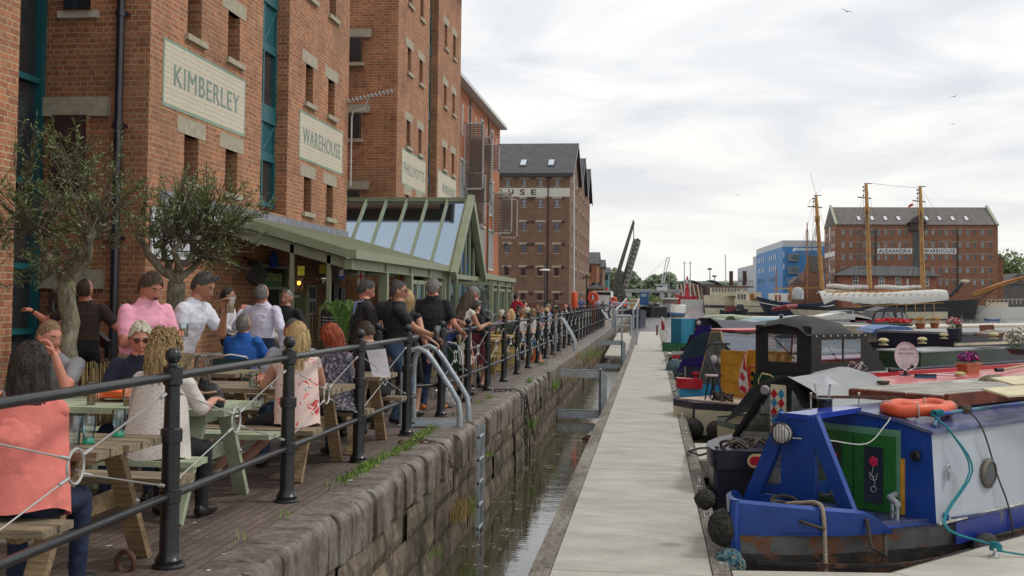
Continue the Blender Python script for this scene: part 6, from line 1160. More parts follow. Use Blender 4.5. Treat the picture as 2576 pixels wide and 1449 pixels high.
# == GRASS TUFTS
GR1=mat('weed_green',(.16,.26,.04),.7,var=.4,scale=8);GR2=mat('dry_weed',(.28,.20,.08),.8,var=.3)
def tufts(spots,label,m=GR1,kind='stuff',name='grass_tufts'):
 mb=MB();rnd=random.Random(11)
 for (x,y,z,n_,sp,h) in spots:
  for i in range(n_):
   a=rnd.uniform(0,6.28);r=sp*math.sqrt(rnd.random());bx,by=x+r*math.cos(a)*.6,y+r*math.sin(a)*1.6;hh=h*rnd.uniform(.4,1.1);l=Vector((rnd.uniform(-.5,.5),rnd.uniform(-.5,.5),1))*hh;wv=Vector((rnd.uniform(-1,1),rnd.uniform(-1,1),0)).normalized()*.004
   p=Vector((bx,by,z));mb.add([p-wv,p+wv,p+l*.6+wv*.8,p+l+Vector((rnd.uniform(-.02,.02),0,-.01)),p+l*.6-wv*.8],[(0,1,2,3,4)])
 single(name,mb,m,kind=kind)
sp=[];rr=random.Random(4)
for y,n_ in((8.9,30),(9.3,90),(9.7,120),(10.0,140),(10.35,60),(10.7,110),(11.1,150),(11.5,140),(11.9,130),(12.3,170),(12.5,90),(13.0,50),(7.6,14),(6.8,10),(14.6,60),(16.3,30)): sp.append((-2.50+rr.uniform(-.04,.04),y,.0,n_,.14,.07))
sp+=[(-2.2,20.4,0,50,.08,.15),(-2.45,17.0,.0,50,.1,.08),(-3.95,5.2,0,25,.12,.05),(-3.95,6.0,0,30,.15,.05),(-3.95,7.2,0,25,.15,.05),(-2.5,26,0,60,.2,.1),(-2.45,30,0,40,.3,.1)]
tufts(sp,'')
sp=[(-2.1,10.9,-1.0,40,.12,.14),(-2.1,12.9,-.95,120,.16,.22),(-2.1,19.9,-.75,90,.12,.25),(-2.1,24.2,-.4,100,.2,.3),(-2.08,33,-.2,120,.5,.25),(-2.08,38,-.4,160,.7,.4),(-2.08,14.5,-.5,20,.1,.1)]
tufts(sp,'',name='wall_weeds');tufts([(-2.06,12.1,-.85,260,.2,.25),(-2.08,26,-.3,160,.9,.35),(-2.08,30,-.2,200,1.2,.4)],'',GR2,name='dry_wall_weeds')
# == PEOPLE
import numpy as np
SK=mat('skin_fair',(.50,.26,.18),.5,var=.08,scale=14);SKT=mat('skin_tan',(.38,.18,.11),.5,var=.08,scale=14);SKP=mat('skin_ruddy',(.50,.20,.14),.5,var=.1,scale=14)
EYEW=mat('eye_white',(.6,.58,.55),.3,var=0);DARK=mat('near_black_detail',(.015,.013,.012),.3,var=0);LIP=mat('lip',(.42,.13,.11),.5,var=0)
def cloth(n,c,**k): return mat('cloth_'+n,c,.85,var=k.pop('var',.10),scale=5,bump=.55,bscale=11,**k)
def hairm(n,c): return mat('hair_'+n,c,.5,var=.45,scale=9,stretch=(9,9,1.2),bump=.9,bscale=14)
HR=dict(brown=hairm('brown',(.06,.032,.018)),dark=hairm('dark',(.018,.011,.009)),black=hairm('black',(.008,.007,.007)),grey=hairm('grey',(.21,.20,.185)),dkgrey=hairm('iron_grey',(.06,.053,.048)),white=hairm('white',(.58,.53,.42)),blonde=hairm('blonde',(.52,.36,.16)),dblonde=hairm('curly_blonde',(.38,.26,.12)),red=hairm('red',(.34,.055,.015)),auburn=hairm('auburn',(.15,.045,.018)),fair=hairm('fair',(.22,.13,.06)))
def headpts(nu,nv,ex=0.0,jaw=1.0):
 g=[]
 for i in range(nv+1):
  ph=-math.pi/2+math.pi*i/nv;row=[]
  for j in range(nu):
   a=2*math.pi*j/nu;x=math.cos(ph)*math.sin(a);y=math.cos(ph)*math.cos(a);z=math.sin(ph)
   X=x*.076*(1-.30*max(0,-z-.05)*jaw);Y=y*.096;Z=z*.120
   if y>0:
    Y*=.93;Y+=.014*max(0,-z)*y
    fx=math.exp(-(X/.013)**2);Y+=.026*fx*math.exp(-((z+.26)/.17)**2)*(1 if z>-.5 else .3)+.010*fx*math.exp(-((z+.02)/.2)**2)
    Y-=.012*y*(math.exp(-((abs(X)-.032)/.016)**2)*math.exp(-((z-.06)/.11)**2));Y+=.006*y*math.exp(-((z-.24)/.10)**2)
    Y+=.006*math.exp(-(X/.024)**2)*math.exp(-((z+.56)/.07)**2);Y+=.008*math.exp(-(X/.025)**2)*math.exp(-((z+.86)/.12)**2);Y-=.004*math.exp(-(X/.03)**2)*math.exp(-((z+.70)/.06)**2)
   else: Y*=1.04;Y-=.0
   row.append((Vector((X*(1+ex),Y*(1+ex),Z*(1+ex*.8))),a,z))
  g.append(row)
 return g
def addhead(mb,M,lod,fs=1.0):
 nu,nv=(30,24) if lod else (16,12);g=headpts(nu,nv);vs=[M@p for r in g for p,_,_ in r];fc=[]
 for i in range(nv):
  for j in range(nu): fc.append((i*nu+j,i*nu+(j+1)%nu,(i+1)*nu+(j+1)%nu,(i+1)*nu+j))
 o=len(mb.v);mb.add([Vector((0,0,0))]*0,[],0);Ts=mb.T;mb.T=None;mb.add(vs,fc,0)
 for s in(-1,1):
  e=MB(M);e.ball((s*.076,-.005,-.005),(.010,.022,.034),8)
  for q in(((s*.030,.0805,.007),(.0125,.006,.0065),4),((s*.031,.0855,.0075),(.0062,.003,.0062),5)) if lod else (((s*.030,.083,.007),(.011,.005,.005),5),): e.ball(q[0],q[1],8,q[2])
  e.bar((s*.016,.0885,.030),(s*.046,.078,.031),.005,.008,7)
  mb.add(e.v,e.f);mb.m[-len(e.f):]=e.m
 e=MB(M);e.ball((0,.0935,-.064),(.023,.007,.0075),10,6);mb.add(e.v,e.f);mb.m[-len(e.f):]=e.m
 mb.T=Ts
def hairmesh(style,M,seed,L_=.3,lod=1):
 rnd=random.Random(seed);mb=MB(M);nu,nv=(40,28) if lod else (24,16);ex={'short':.10,'crop':.055,'thick':.13,'long':.13,'bob':.16,'curly':.10,'thin':.06,'tied':.10}[style];g=headpts(nu,nv,ex)
 def lim(a):
  c=math.cos(a);# c=1 front
  f={'crop':.66,'short':.64,'thick':.58,'long':.55,'bob':.5,'curly':.55,'thin':.25,'tied':.55}[style]
  side={'crop':.16,'short':.12,'thick':.0,'long':-.6,'bob':-.6,'curly':-.5,'thin':-.25,'tied':.0}[style];back=-.55
  if style=='thin': return (9 if c>-.1 else back)
  return f+(side-f)*min(1,(1-c)/.75) if c>.25 else side+(back-side)*min(1,(.25-c)/.9)
 vs=[];ok=[]
 for i,r in enumerate(g):
  for p,a,z in r:
   q=p*(1+rnd.uniform(-.02,.04)*(1.6 if style in('curly','thick') else .5 if style=='crop' else 1));
   if style=='thin' and z>.62: q=q*.97
   vs.append(q);ok.append(z>=lim(a)-.04)
 fc=[]
 for i in range(nv):
  for j in range(nu):
   f=(i*nu+j,i*nu+(j+1)%nu,(i+1)*nu+(j+1)%nu,(i+1)*nu+j)
   if all(ok[k] for k in f): fc.append(f)
 mb.add(vs,fc)
 mb.add([v*.93 for v in vs],[tuple(reversed(f)) for f in fc])
 if style in('long','bob','curly'):
  n=26;rings=[];m_=9
  for k in range(m_+1):
   t=k/m_;z=.06-t*(L_+.06);w=.088+.016*math.sin(min(1,t*1.5)*math.pi)*(.6 if style=='long' else 1.2)-(.02*t if style=='bob' else -.006*t);row=[]
   for j in range(n+1):
    a=math.radians(-118+236*j/n);wob=1+.05*math.sin(j*2.3+seed)+.03*math.sin(j*5.1+k);row.append(Vector((w*math.sin(a)*wob,(-w*1.05*math.cos(a))*wob-.004-t*.012,z+.02*math.sin(j*1.9+seed)*t)))
   rings.append(row)
  o=[p for r in rings for p in r];f=[(i*(n+1)+j,i*(n+1)+j+1,(i+1)*(n+1)+j+1,(i+1)*(n+1)+j) for i in range(m_) for j in range(n)]
  mb.add(o,f);mb.add([Vector((p.x*.8,p.y*.8,p.z)) for p in o],[tuple(reversed(q)) for q in f]);e=m_*(n+1)
  mb.add([o[e+j] for j in range(n+1)]+[Vector((o[e+j].x*.8,o[e+j].y*.8,o[e+j].z)) for j in range(n+1)],[(j,j+1,n+2+j,n+1+j) for j in range(n)])
 if style=='curly':
  for k in range(420):
   a=rnd.uniform(-2.3,2.3);z=rnd.uniform(-.26,.13);w=.094+.022*rnd.random()-(.05*max(0,z-.03)/.1 if z>.03 else 0);c=Vector((w*math.sin(a),-w*math.cos(a)*1.05,z));r=rnd.uniform(.010,.018);mb.tube([c+Vector((r*math.cos(t)*.7,r*.5*math.sin(t),r*1.1*math.sin(t)+.006*t)) for t in(0,1.2,2.4,3.6,4.8,6)],.0055,4)
 nf=len(fc)
 for k in range(420 if lod else 70):
  f=fc[rnd.randrange(nf)];c=(vs[f[0]]+vs[f[2]])/2;n_=c.normalized();d=Vector((rnd.uniform(-.5,.5),-.35,-1));d-=n_*d.dot(n_);l_=rnd.uniform(.02,.045) if style!='crop' else .010;w_=n_.cross(d).normalized()*.003;mb.add([c*1.005-w_,c*1.005+w_,c*1.03+d*l_],[(0,1,2)])
 if style in('long','bob','curly'):
  for k in range(300 if lod else 50):
   c=o[rnd.randrange(len(o)-n-1)];w_=Vector((c.y,-c.x,0)).normalized()*.0035;l_=rnd.uniform(.05,.12);q=Vector((c.x*1.04,c.y*1.04,c.z));mb.add([q-w_,q+w_,Vector((c.x*rnd.uniform(1.0,1.12),c.y*rnd.uniform(1.0,1.12),c.z-l_))+w_*rnd.uniform(-3,3)],[(0,1,2)])
 if style=='tied': mb.ball((0,-.125,.02),(.04,.045,.045),10,jit=.06)
 return mb
def ik(a,t,l1,l2,pole):
 a,t=Vector(a),Vector(t);d=t-a;D_=d.length;mx=(l1+l2)*.995
 if D_>mx: t=a+d*(mx/D_);d=t-a;D_=mx
 u=d.normalized();x=(l1*l1-l2*l2+D_*D_)/(2*D_);h=math.sqrt(max(0,l1*l1-x*x));p=Vector(pole);p=(p-u*p.dot(u));p.normalize();return a+u*x+p*h,t
def person(label,x,y,yaw,H=1.75,pose='stand',lean=0,side=0,hyaw=0,hpitch=0,hands=None,skin=SK,top=None,bottom=None,shoe=None,sleeve='short',legs='long',hair=('short','brown'),bulk=1.0,fem=0,lod=1,z0=0,group=None,feet=None,knees=None,glasses=None,extras=(),hcurl=(1.0,1.0),L_=.3,neckline=.5):
 s=H/1.75;sit=pose=='sit';hz=.555+z0 if sit else .93*s
 T=Matrix.Translation((x,y,0))@Matrix.Rotation(R(yaw),4,'Z');th=R(lean);sd=R(side)
 up=Vector((math.sin(sd),math.sin(th),math.cos(th)*math.cos(sd))).normalized();rt=Vector((math.cos(sd),0,-math.sin(sd)));fw=up.cross(rt)*-1
 hip=Vector((0,0,hz));pt=lambda a,b,c: hip+rt*(a*s)+fw*(b*s)+up*(c*s)
 sh=.165 if fem else .19;W=[(-.10,.13,.10),(-.04,.17,.125),(.05,.172 if not fem else .175,.125),(.16,.158 if not fem else .135,.118),(.28,.172 if not fem else .145,.122),(.38,.185 if not fem else .155,.118),(.45,sh*.98,.098),(.50,sh*.76,.080),(.54,.095,.068),(.60,.058,.058)]
 mb=MB();mb.loft([[pt(w*bulk**(1 if c<.42 else .4)*math.cos(a),d*bulk**(1.3 if c<.42 else .4)*math.sin(a)+(.03*(bulk-1)*5 if .05<c<.35 and math.sin(a)>0 else 0),c) for a in[2*math.pi*k/16 for k in range(16)]] for c,w,d in W])
 B=[]
 def bone(a,b,r0,r1,m): B.append((a,b,(r0+r1)/2,m));mb.tube([a,b],[r0,r1],10);mb.ball(a,r0,10);mb.ball(b,r1,10)
 B+=[(pt(0,0,-.05),pt(0,0,.03),.16*bulk,2),(pt(0,0,.10),pt(0,0,.40),.15*bulk,1),(pt(-sh*.8,0,.455),pt(sh*.8,0,.455),.085,1),(pt(0,.01,neckline+.035),pt(0,.01,.62),.062,0)]
 hd=hands or ((-.27,.06,hz-.02),(.27,.06,hz-.02)) if not sit or hands else ((-.22,.40,.79),(.22,.40,.79));wr=[]
 for i,sg in((0,-1),(1,1)):
  S0=pt(sg*sh,0,.455);el,w=ik(S0,hd[i],.285*s,.255*s,(sg*.45,-.35,-1));wr.append((el,w))
  f={'short':.62,'long':1,'none':0,'half':.9,'cap':.3}[sleeve];m_=S0.lerp(el,max(f,.01));rs=.056 if not fem else .048
  rs*=bulk**.5
  if f>0: bone(S0,m_,rs+.012,rs+.008,1)
  if f<1: bone(m_ if f>0 else S0,el,rs-.002,.042*bulk**.4,0);bone(el,w,.042*bulk**.4,.029,0)
  else: bone(el,w,.050,.040,1)
 kn=[];ll={'long':1,'short':0,'knee':0,'skirt':0,'bare':0}[legs];rt_=.088*bulk**.6
 for i,sg in((0,-1),(1,1)):
  h0=hip+Vector((sg*.095*s,0,-.03))
  if feet: ft=Vector(feet[i])
  elif sit: ft=Vector((sg*.13,.36,.09))
  else: ft=Vector((sg*.11,.02+.05*sg,.09))
  kp=Vector((sg*.2,.9,.7)) if sit else Vector((sg*.05,1,0));kk,ft=ik(h0,ft,.44*s,.42*s,kp);kn.append(kk)
  if sit and not feet: ft=Vector((kk.x,kk.y-.03,.09)) if z0<.1 else ft
  if ll: bone(h0,kk,rt_,.062,2);bone(kk,ft,.060,.048,2)
  elif legs in('short','knee'): m_=h0.lerp(kk,.85);bone(h0,m_,rt_+.005,.078,2);bone(m_,kk,.062,.055,0);bone(kk,ft,.052,.034,0)
  else: bone(h0,kk,rt_,.058,0 if legs=='bare' else 2);bone(kk,ft,.050,.032,0)
  tip=ft+Vector((sg*.02,.15,-.055));B.append((ft+Vector((0,-.03,-.05)),tip,.05,3));mb.tube([ft+Vector((0,-.06,-.045)),ft+Vector((0,.02,-.04)),tip],[.038,.045,.032],10);mb.ball(tip,.033,8)
 hu=(up+Vector((0,math.sin(R(hpitch))*.6,0))).normalized();hc=pt(0,.016,.550)+hu*(.124*s)+Vector((0,.02*math.sin(R(max(0,hpitch))),0));bone(pt(0,0,.5),hc-hu*.05,.063*(bulk**.5),.058,0);B.pop();B.append((pt(0,0,.56),hc,.056,0))
 me=mb.mesh('tmp');o=bpy.data.objects.new('tmp',me);link(o);md=o.modifiers.new('r','REMESH');md.mode='VOXEL';md.voxel_size=.013 if lod==1 else .022;md.use_smooth_shade=True;sm=o.modifiers.new('s','SMOOTH');sm.iterations=4 if lod==1 else 2;sm.factor=.5
 ev=o.evaluated_get(bpy.context.evaluated_depsgraph_get()).to_mesh();nv_=len(ev.vertices);no_=np.empty(nv_*3);ev.vertices.foreach_get('normal',no_);no_=no_.reshape(-1,3);co=np.empty(nv_*3);ev.vertices.foreach_get('co',co);co=co.reshape(-1,3);fs=[tuple(p.vertices) for p in ev.polygons];bpy.data.objects.remove(o);bpy.data.meshes.remove(me)
 cen=np.array([co[list(f)].mean(0) for f in fs]);best=np.full(len(fs),1e9);idx=np.zeros(len(fs),int)
 for a,b,r,m_ in B:
  a=np.array(a);b=np.array(b);d=b-a;t=np.clip(((cen-a)@d)/max(1e-9,d@d),0,1);q=np.linalg.norm(cen-(a+t[:,None]*d),axis=1)-r;k=q<best;best[k]=q[k];idx[k]=m_
 clo=np.zeros(nv_,bool)
 for f,m_ in zip(fs,idx):
  if m_ in(1,2): clo[list(f)]=True
 if lod==1:
  from mathutils import noise as NZ
  for i in np.nonzero(clo)[0]:
   p=Vector(co[i]);q=NZ.noise(Vector((p.x*7+x*9,p.y*7+y*5,p.z*11)))+.55*NZ.noise(Vector((p.x*17,p.y*17+y,p.z*26)));co[i]+=no_[i]*(.013*(abs(q)-.25))
 out=MB();out.v=[Vector(c) for c in co];out.f=fs;out.m=[int(i) for i in idx]
 HM=Matrix.Translation(hc)@Matrix.Rotation(R(hyaw),4,'Z')@Matrix.Rotation(R(-lean*.6-hpitch),4,'X')@Matrix.Scale(1.06*s**.5,4);addhead(out,HM,lod)
 for i,sg in((0,-1),(1,1)):
  el,w=wr[i];d=(w-el).normalized();n_=Vector((0,0,-1));n_=(n_-d*n_.dot(d));n_=n_.normalized() if n_.length>.2 else Vector((-sg,0,0));sx=d.cross(n_)*sg;c=w+d*.055;cu=hcurl[i]
  out.loft([[w+sx*(.022*math.cos(a))+n_*(.017*math.sin(a)) for a in[k*.7854 for k in range(8)]],[c+sx*(.040*math.cos(a))+n_*(.015*math.sin(a)) for a in[k*.7854 for k in range(8)]],[c+d*.035+sx*(.038*math.cos(a))+n_*(.012*math.sin(a)) for a in[k*.7854 for k in range(8)]]],0)
  for k in range(4):
   b=c+d*.032+sx*(-.029+.0195*k);l=(.030,.034,.033,.026)[k];a1=.35*cu;a2=.95*cu;a3=1.5*cu;p1=b+(d*math.cos(a1)+n_*math.sin(a1))*l*1.2;p2=p1+(d*math.cos(a2)+n_*math.sin(a2))*l;p3=p2+(d*math.cos(a3)+n_*math.sin(a3))*l*.7;out.tube([b,p1,p2,p3],[.0095,.009,.0082,.0062],6 if lod else 4,0)
  b=c-d*.02-sx*.030*1;tdir=(-sx*.75+d*.65+n_*.35).normalized();p1=b+tdir*.035;p2=p1+(d*.7+n_*.6-sx*.1).normalized()*.03;out.tube([b,p1,p2],[.0135,.011,.0075],6,0)
 off=Vector((x,y,0));t=Thing('person',label,'person',(x,y,0),R(yaw),group,local=True)
 hm=HR[hair[1]] if hair else DARK
 body=t.part('body',out,[skin,top or cloth('grey',(.2,.2,.2)),bottom or cloth('denim',(.03,.05,.11)),shoe or DARK,EYEW,DARK,LIP,hm],smooth=True)
 if hair: t.part('hair',hairmesh(hair[0],HM,int(abs(x*70+y*31)),L_,lod),hm,smooth=True)
 if glasses:
  mb=MB(HM)
  for sg in(-1,1):
   mb.lathe([(.019,-.002),(.019,.002)],(sg*.031,.096,.006),12,ax=(0,1,0));mb.bar((sg*.05,.092,.012),(sg*.078,.0,.012),.003,.005)
  mb.bar((-.014,.098,.01),(.014,.098,.01),.003,.003);t.part('glasses',mb,glasses)
 for e in extras:
  k=e[0]
  if k=='collar': mb=MB();mb.tube([pt(.072*math.cos(a),.012+.066*math.sin(a),.545+(.0 if math.sin(a)<.5 else -.02)) for a in[6.2832*j/18 for j in range(18)]],.014,6,closed=True);t.part('collar',mb,e[1],smooth=True)
  if k=='shirtfront': mb=MB();mb.prism([pt(-.06,.10,.53),pt(.06,.10,.53),pt(.02,.145,.18),pt(-.02,.145,.18)],fw*.012);t.part('shirt_front',mb,e[1])
  if k=='tie': mb=MB();mb.prism([pt(-.012,.112,.50),pt(.012,.112,.50),pt(.030,.158,.10),pt(0,.162,.06),pt(-.030,.158,.10)],fw*.012);t.part('tie',mb,e[1])
  if k=='jacket': # open jacket: skirts and lapels
   mb=MB()
   for sg in(-1,1): mb.prism([pt(sg*.055,.095,.52),pt(sg*.11,.105,.44),pt(sg*.06,.15,.20),pt(sg*.02,.155,.16)],fw*.014)
   mb.loft([[pt(w*bulk*math.cos(a),d*bulk*math.sin(a),c) for a in[math.pi*(.62+1.76*k/14)  for k in range(15)]] for c,w,d in((.16,.175,.135),(0,.195,.145),(-.16,.205,.15))],closed=False);t.part('jacket',mb,e[1],smooth=True)
  if k=='skirt':
   _,m_,z1,zb,w0,w1=e;mb=MB();mb.loft([[Vector((0,0,0))+ (hip*0)+ Vector(((w0+(w1-w0)*f)*math.cos(a)*(1+.05*math.sin(9*a)*f),(w0*.8+(w1*.85-w0*.8)*f)*math.sin(a)*(1+.05*math.sin(9*a)*f),z1+(zb-z1)*f))+Vector((0,up.y*(z1-hz)*(1-f),0)) for a in[6.2832*j/28 for j in range(28)]] for f in(0,.25,.5,.75,1)],cap=False);t.part('skirt',mb,m_,smooth=True)
  if k=='blouse': # loose hem over the seat
   _,m_,w0,w1,zb=e;mb=MB();rs=[]
   for f in(0,.2,.4,.6,.8,1):
    c=.47-.0*f;zz=.46+(zb-.46)*f;ww=w0+(w1-w0)*f;rs.append([pt(ww*math.cos(a)*(1+.03*math.sin(7*a+2)*f),ww*.74*math.sin(a)*(1+.03*math.sin(5*a)*f)-.01,zz+(.02*math.sin(3*a) if f==1 else 0)) for a in[6.2832*j/30 for j in range(30)]])
   mb.loft(rs,cap=False);t.part('blouse',mb,m_,smooth=True)
  if k=='text':
   _,s_,w_,h_,c_,m_,mx=e;g_=textmesh(s_,w_,h_,Matrix(((-rt.x,up.x,-fw.x,0),(-rt.y,up.y,-fw.y,0),(-rt.z,up.z,-fw.z,0),(0,0,0,1))),0,bold=.02);c0=pt(w_/2/s+mx,-.135*bulk**1.3,c_)
   for i in range(len(g_.v)): g_.v[i]=g_.v[i]+c0
   t.part('print',g_,m_)
  if k=='badge': mb=MB();mb.torus(pt(.0,-.118,.42),.032,.006,-fw,20,6);mb.torus(pt(.0,-.118,.42),.018,.005,-fw,14,5);t.part('badge',mb,e[1])
  if k=='cap': mb=MB(HM);mb.lathe([(.088,.03),(.092,.06),(.07,.115),(.02,.135)],(0,-.005,0),16);mb.box(-.06,.06,.07,.15,.045,.055);t.part('cap',mb,e[1],smooth=True)
  if k=='topglasses': mb=MB(HM);mb.torus((-.035,.07,.115),.022,.006,(0,.6,1),12,5);mb.torus((.035,.07,.115),.022,.006,(0,.6,1),12,5);t.part('sunglasses',mb,DARK)
  if k=='moustache': mb=MB(HM);mb.ball((0,.104,-.050),(.030,.008,.008),8);t.part('moustache',mb,e[1])
  if k=='beard': mb=MB(HM);mb.ball((0,.055,-.092),(.055,.045,.036),10,jit=.05);t.part('beard',mb,e[1])
  if k=='band': el,w=wr[e[2]];mb=MB();mb.tube([w.lerp(el,.06),w.lerp(el,.14)],.033,12);t.part('wristband',mb,e[1])
  if k=='strap': mb=MB();mb.tube([pt(.05,-.10,.50),pt(-.02,-.15,.35),pt(-.16,-.13,.14)],.005,5);t.part('strap',mb,e[1])
 return t,[T@w for _,w in wr]
def pattern(name,base,cols,scale=14,th=.62,rough=.8,dist=1.5):
 m=bpy.data.materials.new(name);m.use_nodes=True;n=m.node_tree.nodes;l=m.node_tree.links;b=n['Principled BSDF'];b.inputs['Roughness'].default_value=rough;co=n.new('ShaderNodeTexCoord');last=None
 for i,(c,off,sc,t0) in enumerate(cols):
  mp=n.new('ShaderNodeMapping');mp.inputs['Location'].default_value=off;l.new(co.outputs['Object'],mp.inputs[0]);no=n.new('ShaderNodeTexNoise');no.inputs['Scale'].default_value=sc;no.inputs['Detail'].default_value=3;no.inputs['Distortion'].default_value=dist;l.new(mp.outputs[0],no.inputs['Vector']);r=n.new('ShaderNodeMapRange');r.inputs['From Min'].default_value=t0;r.inputs['From Max'].default_value=t0+.035;l.new(no.outputs['Fac'],r.inputs['Value']);mx=n.new('ShaderNodeMix');mx.data_type='RGBA';l.new(r.outputs[0],mx.inputs['Factor'])
  if last: l.new(last,mx.inputs['A'])
  else: mx.inputs['A'].default_value=base+(1,)
  mx.inputs['B'].default_value=c+(1,);last=mx.outputs['Result']
 l.new(last,b.inputs['Base Color']);return m
C=lambda n,c,**k: cloth(n,c,**k)
SALM=C('salmon',(.72,.20,.165));LACE=pattern('white_lace',(.62,.58,.54),[((.46,.40,.36),(0,0,0),70,.54)]);NAVYJ=C('navy_jeans',(.012,.022,.06));BLKC=C('black',(.010,.010,.012));DEN=C('denim_mid',(.05,.09,.16))
ROSE=pattern('rose_print',(.72,.55,.50),[((.62,.03,.04),(0,0,0),9,.60),((.85,.25,.25),(3,1,2),11,.62),((.05,.16,.35),(7,2,5),13,.68),((.1,.28,.2),(1,8,3),12,.70)]);ZIG=pattern('zigzag_print',(.05,.045,.07),[((.30,.27,.30),(0,0,0),15,.55)],dist=3)
PINK=C('pink_check',(.72,.32,.42));WHT=C('white_polo',(.66,.67,.76));LILA=C('lilac_white',(.60,.58,.70));GT=C('heather_grey',(.17,.17,.18));NVY=C('navy_knit',(.014,.02,.045));BRN=C('brown_tee',(.040,.025,.018));MAR=C('maroon',(.22,.01,.03));RBL=C('royal_blue',(.01,.09,.36));TUR=C('turquoise',(.01,.33,.38));CRM=C('cream_knit',(.50,.42,.28));WSH=C('white_shirt',(.62,.60,.62));SUIT=C('charcoal_suit',(.018,.016,.018));NSUIT=C('navy_suit',(.014,.017,.028));KHK=C('khaki',(.32,.25,.15));TIE=mat('striped_tie',(.05,.02,.06),.6);DREDS=pattern('dark_red_lace',(.05,.008,.012),[((.2,.015,.02),(0,0,0),30,.55)])
def P_(*a,**k): return person(*a,**k)
P_('woman with long dark hair in a sleeveless salmon top seated on the nearest bench',-3.04,5.16,8,1.62,'sit',lean=10,hyaw=10,hands=((-.22,.36,.80),(-.02,.38,.80)),top=SALM,bottom=NAVYJ,sleeve='none',hair=('long','dark'),fem=1,bulk=1.22,L_=.42,extras=[('blouse',SALM,.205,.265,-.08)])
P_('woman with curly blonde hair in a white lace blouse seated with her back turned',-3.27,7.18,-4,1.60,'sit',lean=9,hyaw=-4,hands=((-.25,.42,.82),(.2,.42,.80)),top=LACE,bottom=BLKC,sleeve='half',hair=('curly','dblonde'),fem=1,bulk=1.02,L_=.28,extras=[('blouse',LACE,.18,.27,-.12)])
t,w=P_('man with short fair brown hair in a grey t-shirt resting his chin on his hand',-4.60,8.25,198,1.76,'sit',lean=19,hyaw=50,hpitch=0,hands=((-.08,.40,1.08),(.30,.38,.79)),skin=SKP,top=GT,bottom=NAVYJ,hair=('crop','fair'),bulk=1.08,hcurl=(1.3,.5),extras=[('band',mat('pale_blue_band',(.1,.35,.45)),1)])
P_('man with white hair and tinted glasses in a navy top seated facing the camera',-3.93,8.45,186,1.72,'sit',lean=17,hyaw=22,hands=((-.2,.38,.80),(.2,.42,.79)),skin=SKP,top=NVY,bottom=NAVYJ,sleeve='half',hair=('thick','white'),glasses=mat('tinted_lens',(.06,.02,.02),.2),bulk=1.1)
t,w=P_('man with moustache in a pink check shirt standing and looking down at his pint',-4.42,9.35,-122,1.76,lean=10,hyaw=8,hpitch=22,hands=((-.10,.40,1.20),(.16,.38,1.22)),skin=SKP,top=PINK,bottom=KHK,hair=('thick','brown'),bulk=1.16,extras=[('collar',PINK),('moustache',HR['dark'])])
glassobj(w[0].x+.08,w[0].y-.06,w[0].z-.02,'tumbler',(('light_beer',(.5,.3,.12),.3),.6),'plastic cup of beer held by the man in the pink shirt')
t,w=P_('man in a white polo with sunglasses on his head bending forward to drink',-4.36,9.95,-96,1.82,lean=22,hyaw=0,hpitch=14,hands=((-.12,.42,1.40),(.20,.12,.80)),skin=SKT,top=WHT,bottom=KHK,hair=('short','dkgrey'),bulk=1.05,extras=[('collar',WHT),('topglasses',)])
glassobj(w[0].x+.07,w[0].y-.03,w[0].z-.03,'pint',(('bright_amber_beer',(.62,.30,.02),.25),.88,1),'full pint of amber beer held up by the man in the white polo')
t,w=P_('man in a brown t-shirt printed Y-3 standing behind the olive tree',-6.45,12.2,12,1.72,lean=2,hyaw=-20,hands=((-.62,.15,1.32),(.36,.25,1.30)),top=BRN,bottom=BLKC,hair=('thin','brown'),bulk=1.06,extras=[('text','Y-3',.21,.11,.27,mat('mustard_print',(.42,.18,.01),.8),.0),('band',DARK,0)],skin=SKP)
glassobj(w[1].x+.03,w[1].y-.03,w[1].z,'tumbler',(('clear_drink',(.4,.4,.4),.2),.6),'plastic cup held by the man in the brown t-shirt')
P_('bald man in a maroon t-shirt seated low behind the grey t-shirt',-6.95,12.3,-60,1.66,'sit',lean=8,top=MAR,bottom=NAVYJ,hair=('thin','grey'),skin=SKP,lod=0)
P_('man with dark beard in white shirt and striped tie, hands at his waist',-6.2,16.0,-75,1.66,hands=((-.2,.16,1.0),(.2,.16,1.0)),top=WSH,bottom=BLKC,sleeve='long',hair=('short','dark'),lod=0,extras=[('tie',TIE),('beard',HR['black'])],skin=SKT)
P_('balding man in a lilac white shirt standing with his back turned',-4.98,14.0,-5,1.70,hands=((-.36,.15,1.32),(.28,.0,.90)),top=LILA,bottom=NAVYJ,sleeve='long',hair=('thin','grey'),bulk=1.1,extras=[('collar',LILA)],skin=SKP)
P_('man in a black shirt with sunglasses on his head behind the lilac shirt',-5.2,15.6,170,1.64,top=BLKC,bottom=BLKC,sleeve='long',hair=('crop','grey'),lod=0,extras=[('topglasses',)],skin=SKT)
P_('grey haired man in a royal blue polo seated on the green chair, back turned',-4.78,12.75,-8,1.66,'sit',lean=5,top=RBL,bottom=KHK,hair=('thin','grey'),bulk=1.18,extras=[('collar',RBL)],skin=SKT)
P_('blonde woman in a cream knit seated between the two polo shirts',-5.0,14.3,-35,1.58,'sit',lean=6,top=CRM,bottom=DEN,hair=('bob','blonde'),fem=1,L_=.2,lod=0)
P_('man in a turquoise polo seated in profile facing left',-4.92,14.35,75,1.70,'sit',lean=8,hands=((-.15,.4,.80),(.2,.42,.78)),top=TUR,bottom=DEN,hair=('crop','grey'),bulk=1.12,extras=[('collar',TUR)],skin=SKP)
P_('man with cropped grey hair mostly hidden behind the blonde woman',-3.35,10.32,185,1.68,'sit',lean=8,top=C('grey_stripe',(.3,.3,.33)),bottom=DEN,hair=('crop','dkgrey'),skin=SKP,hyaw=20)
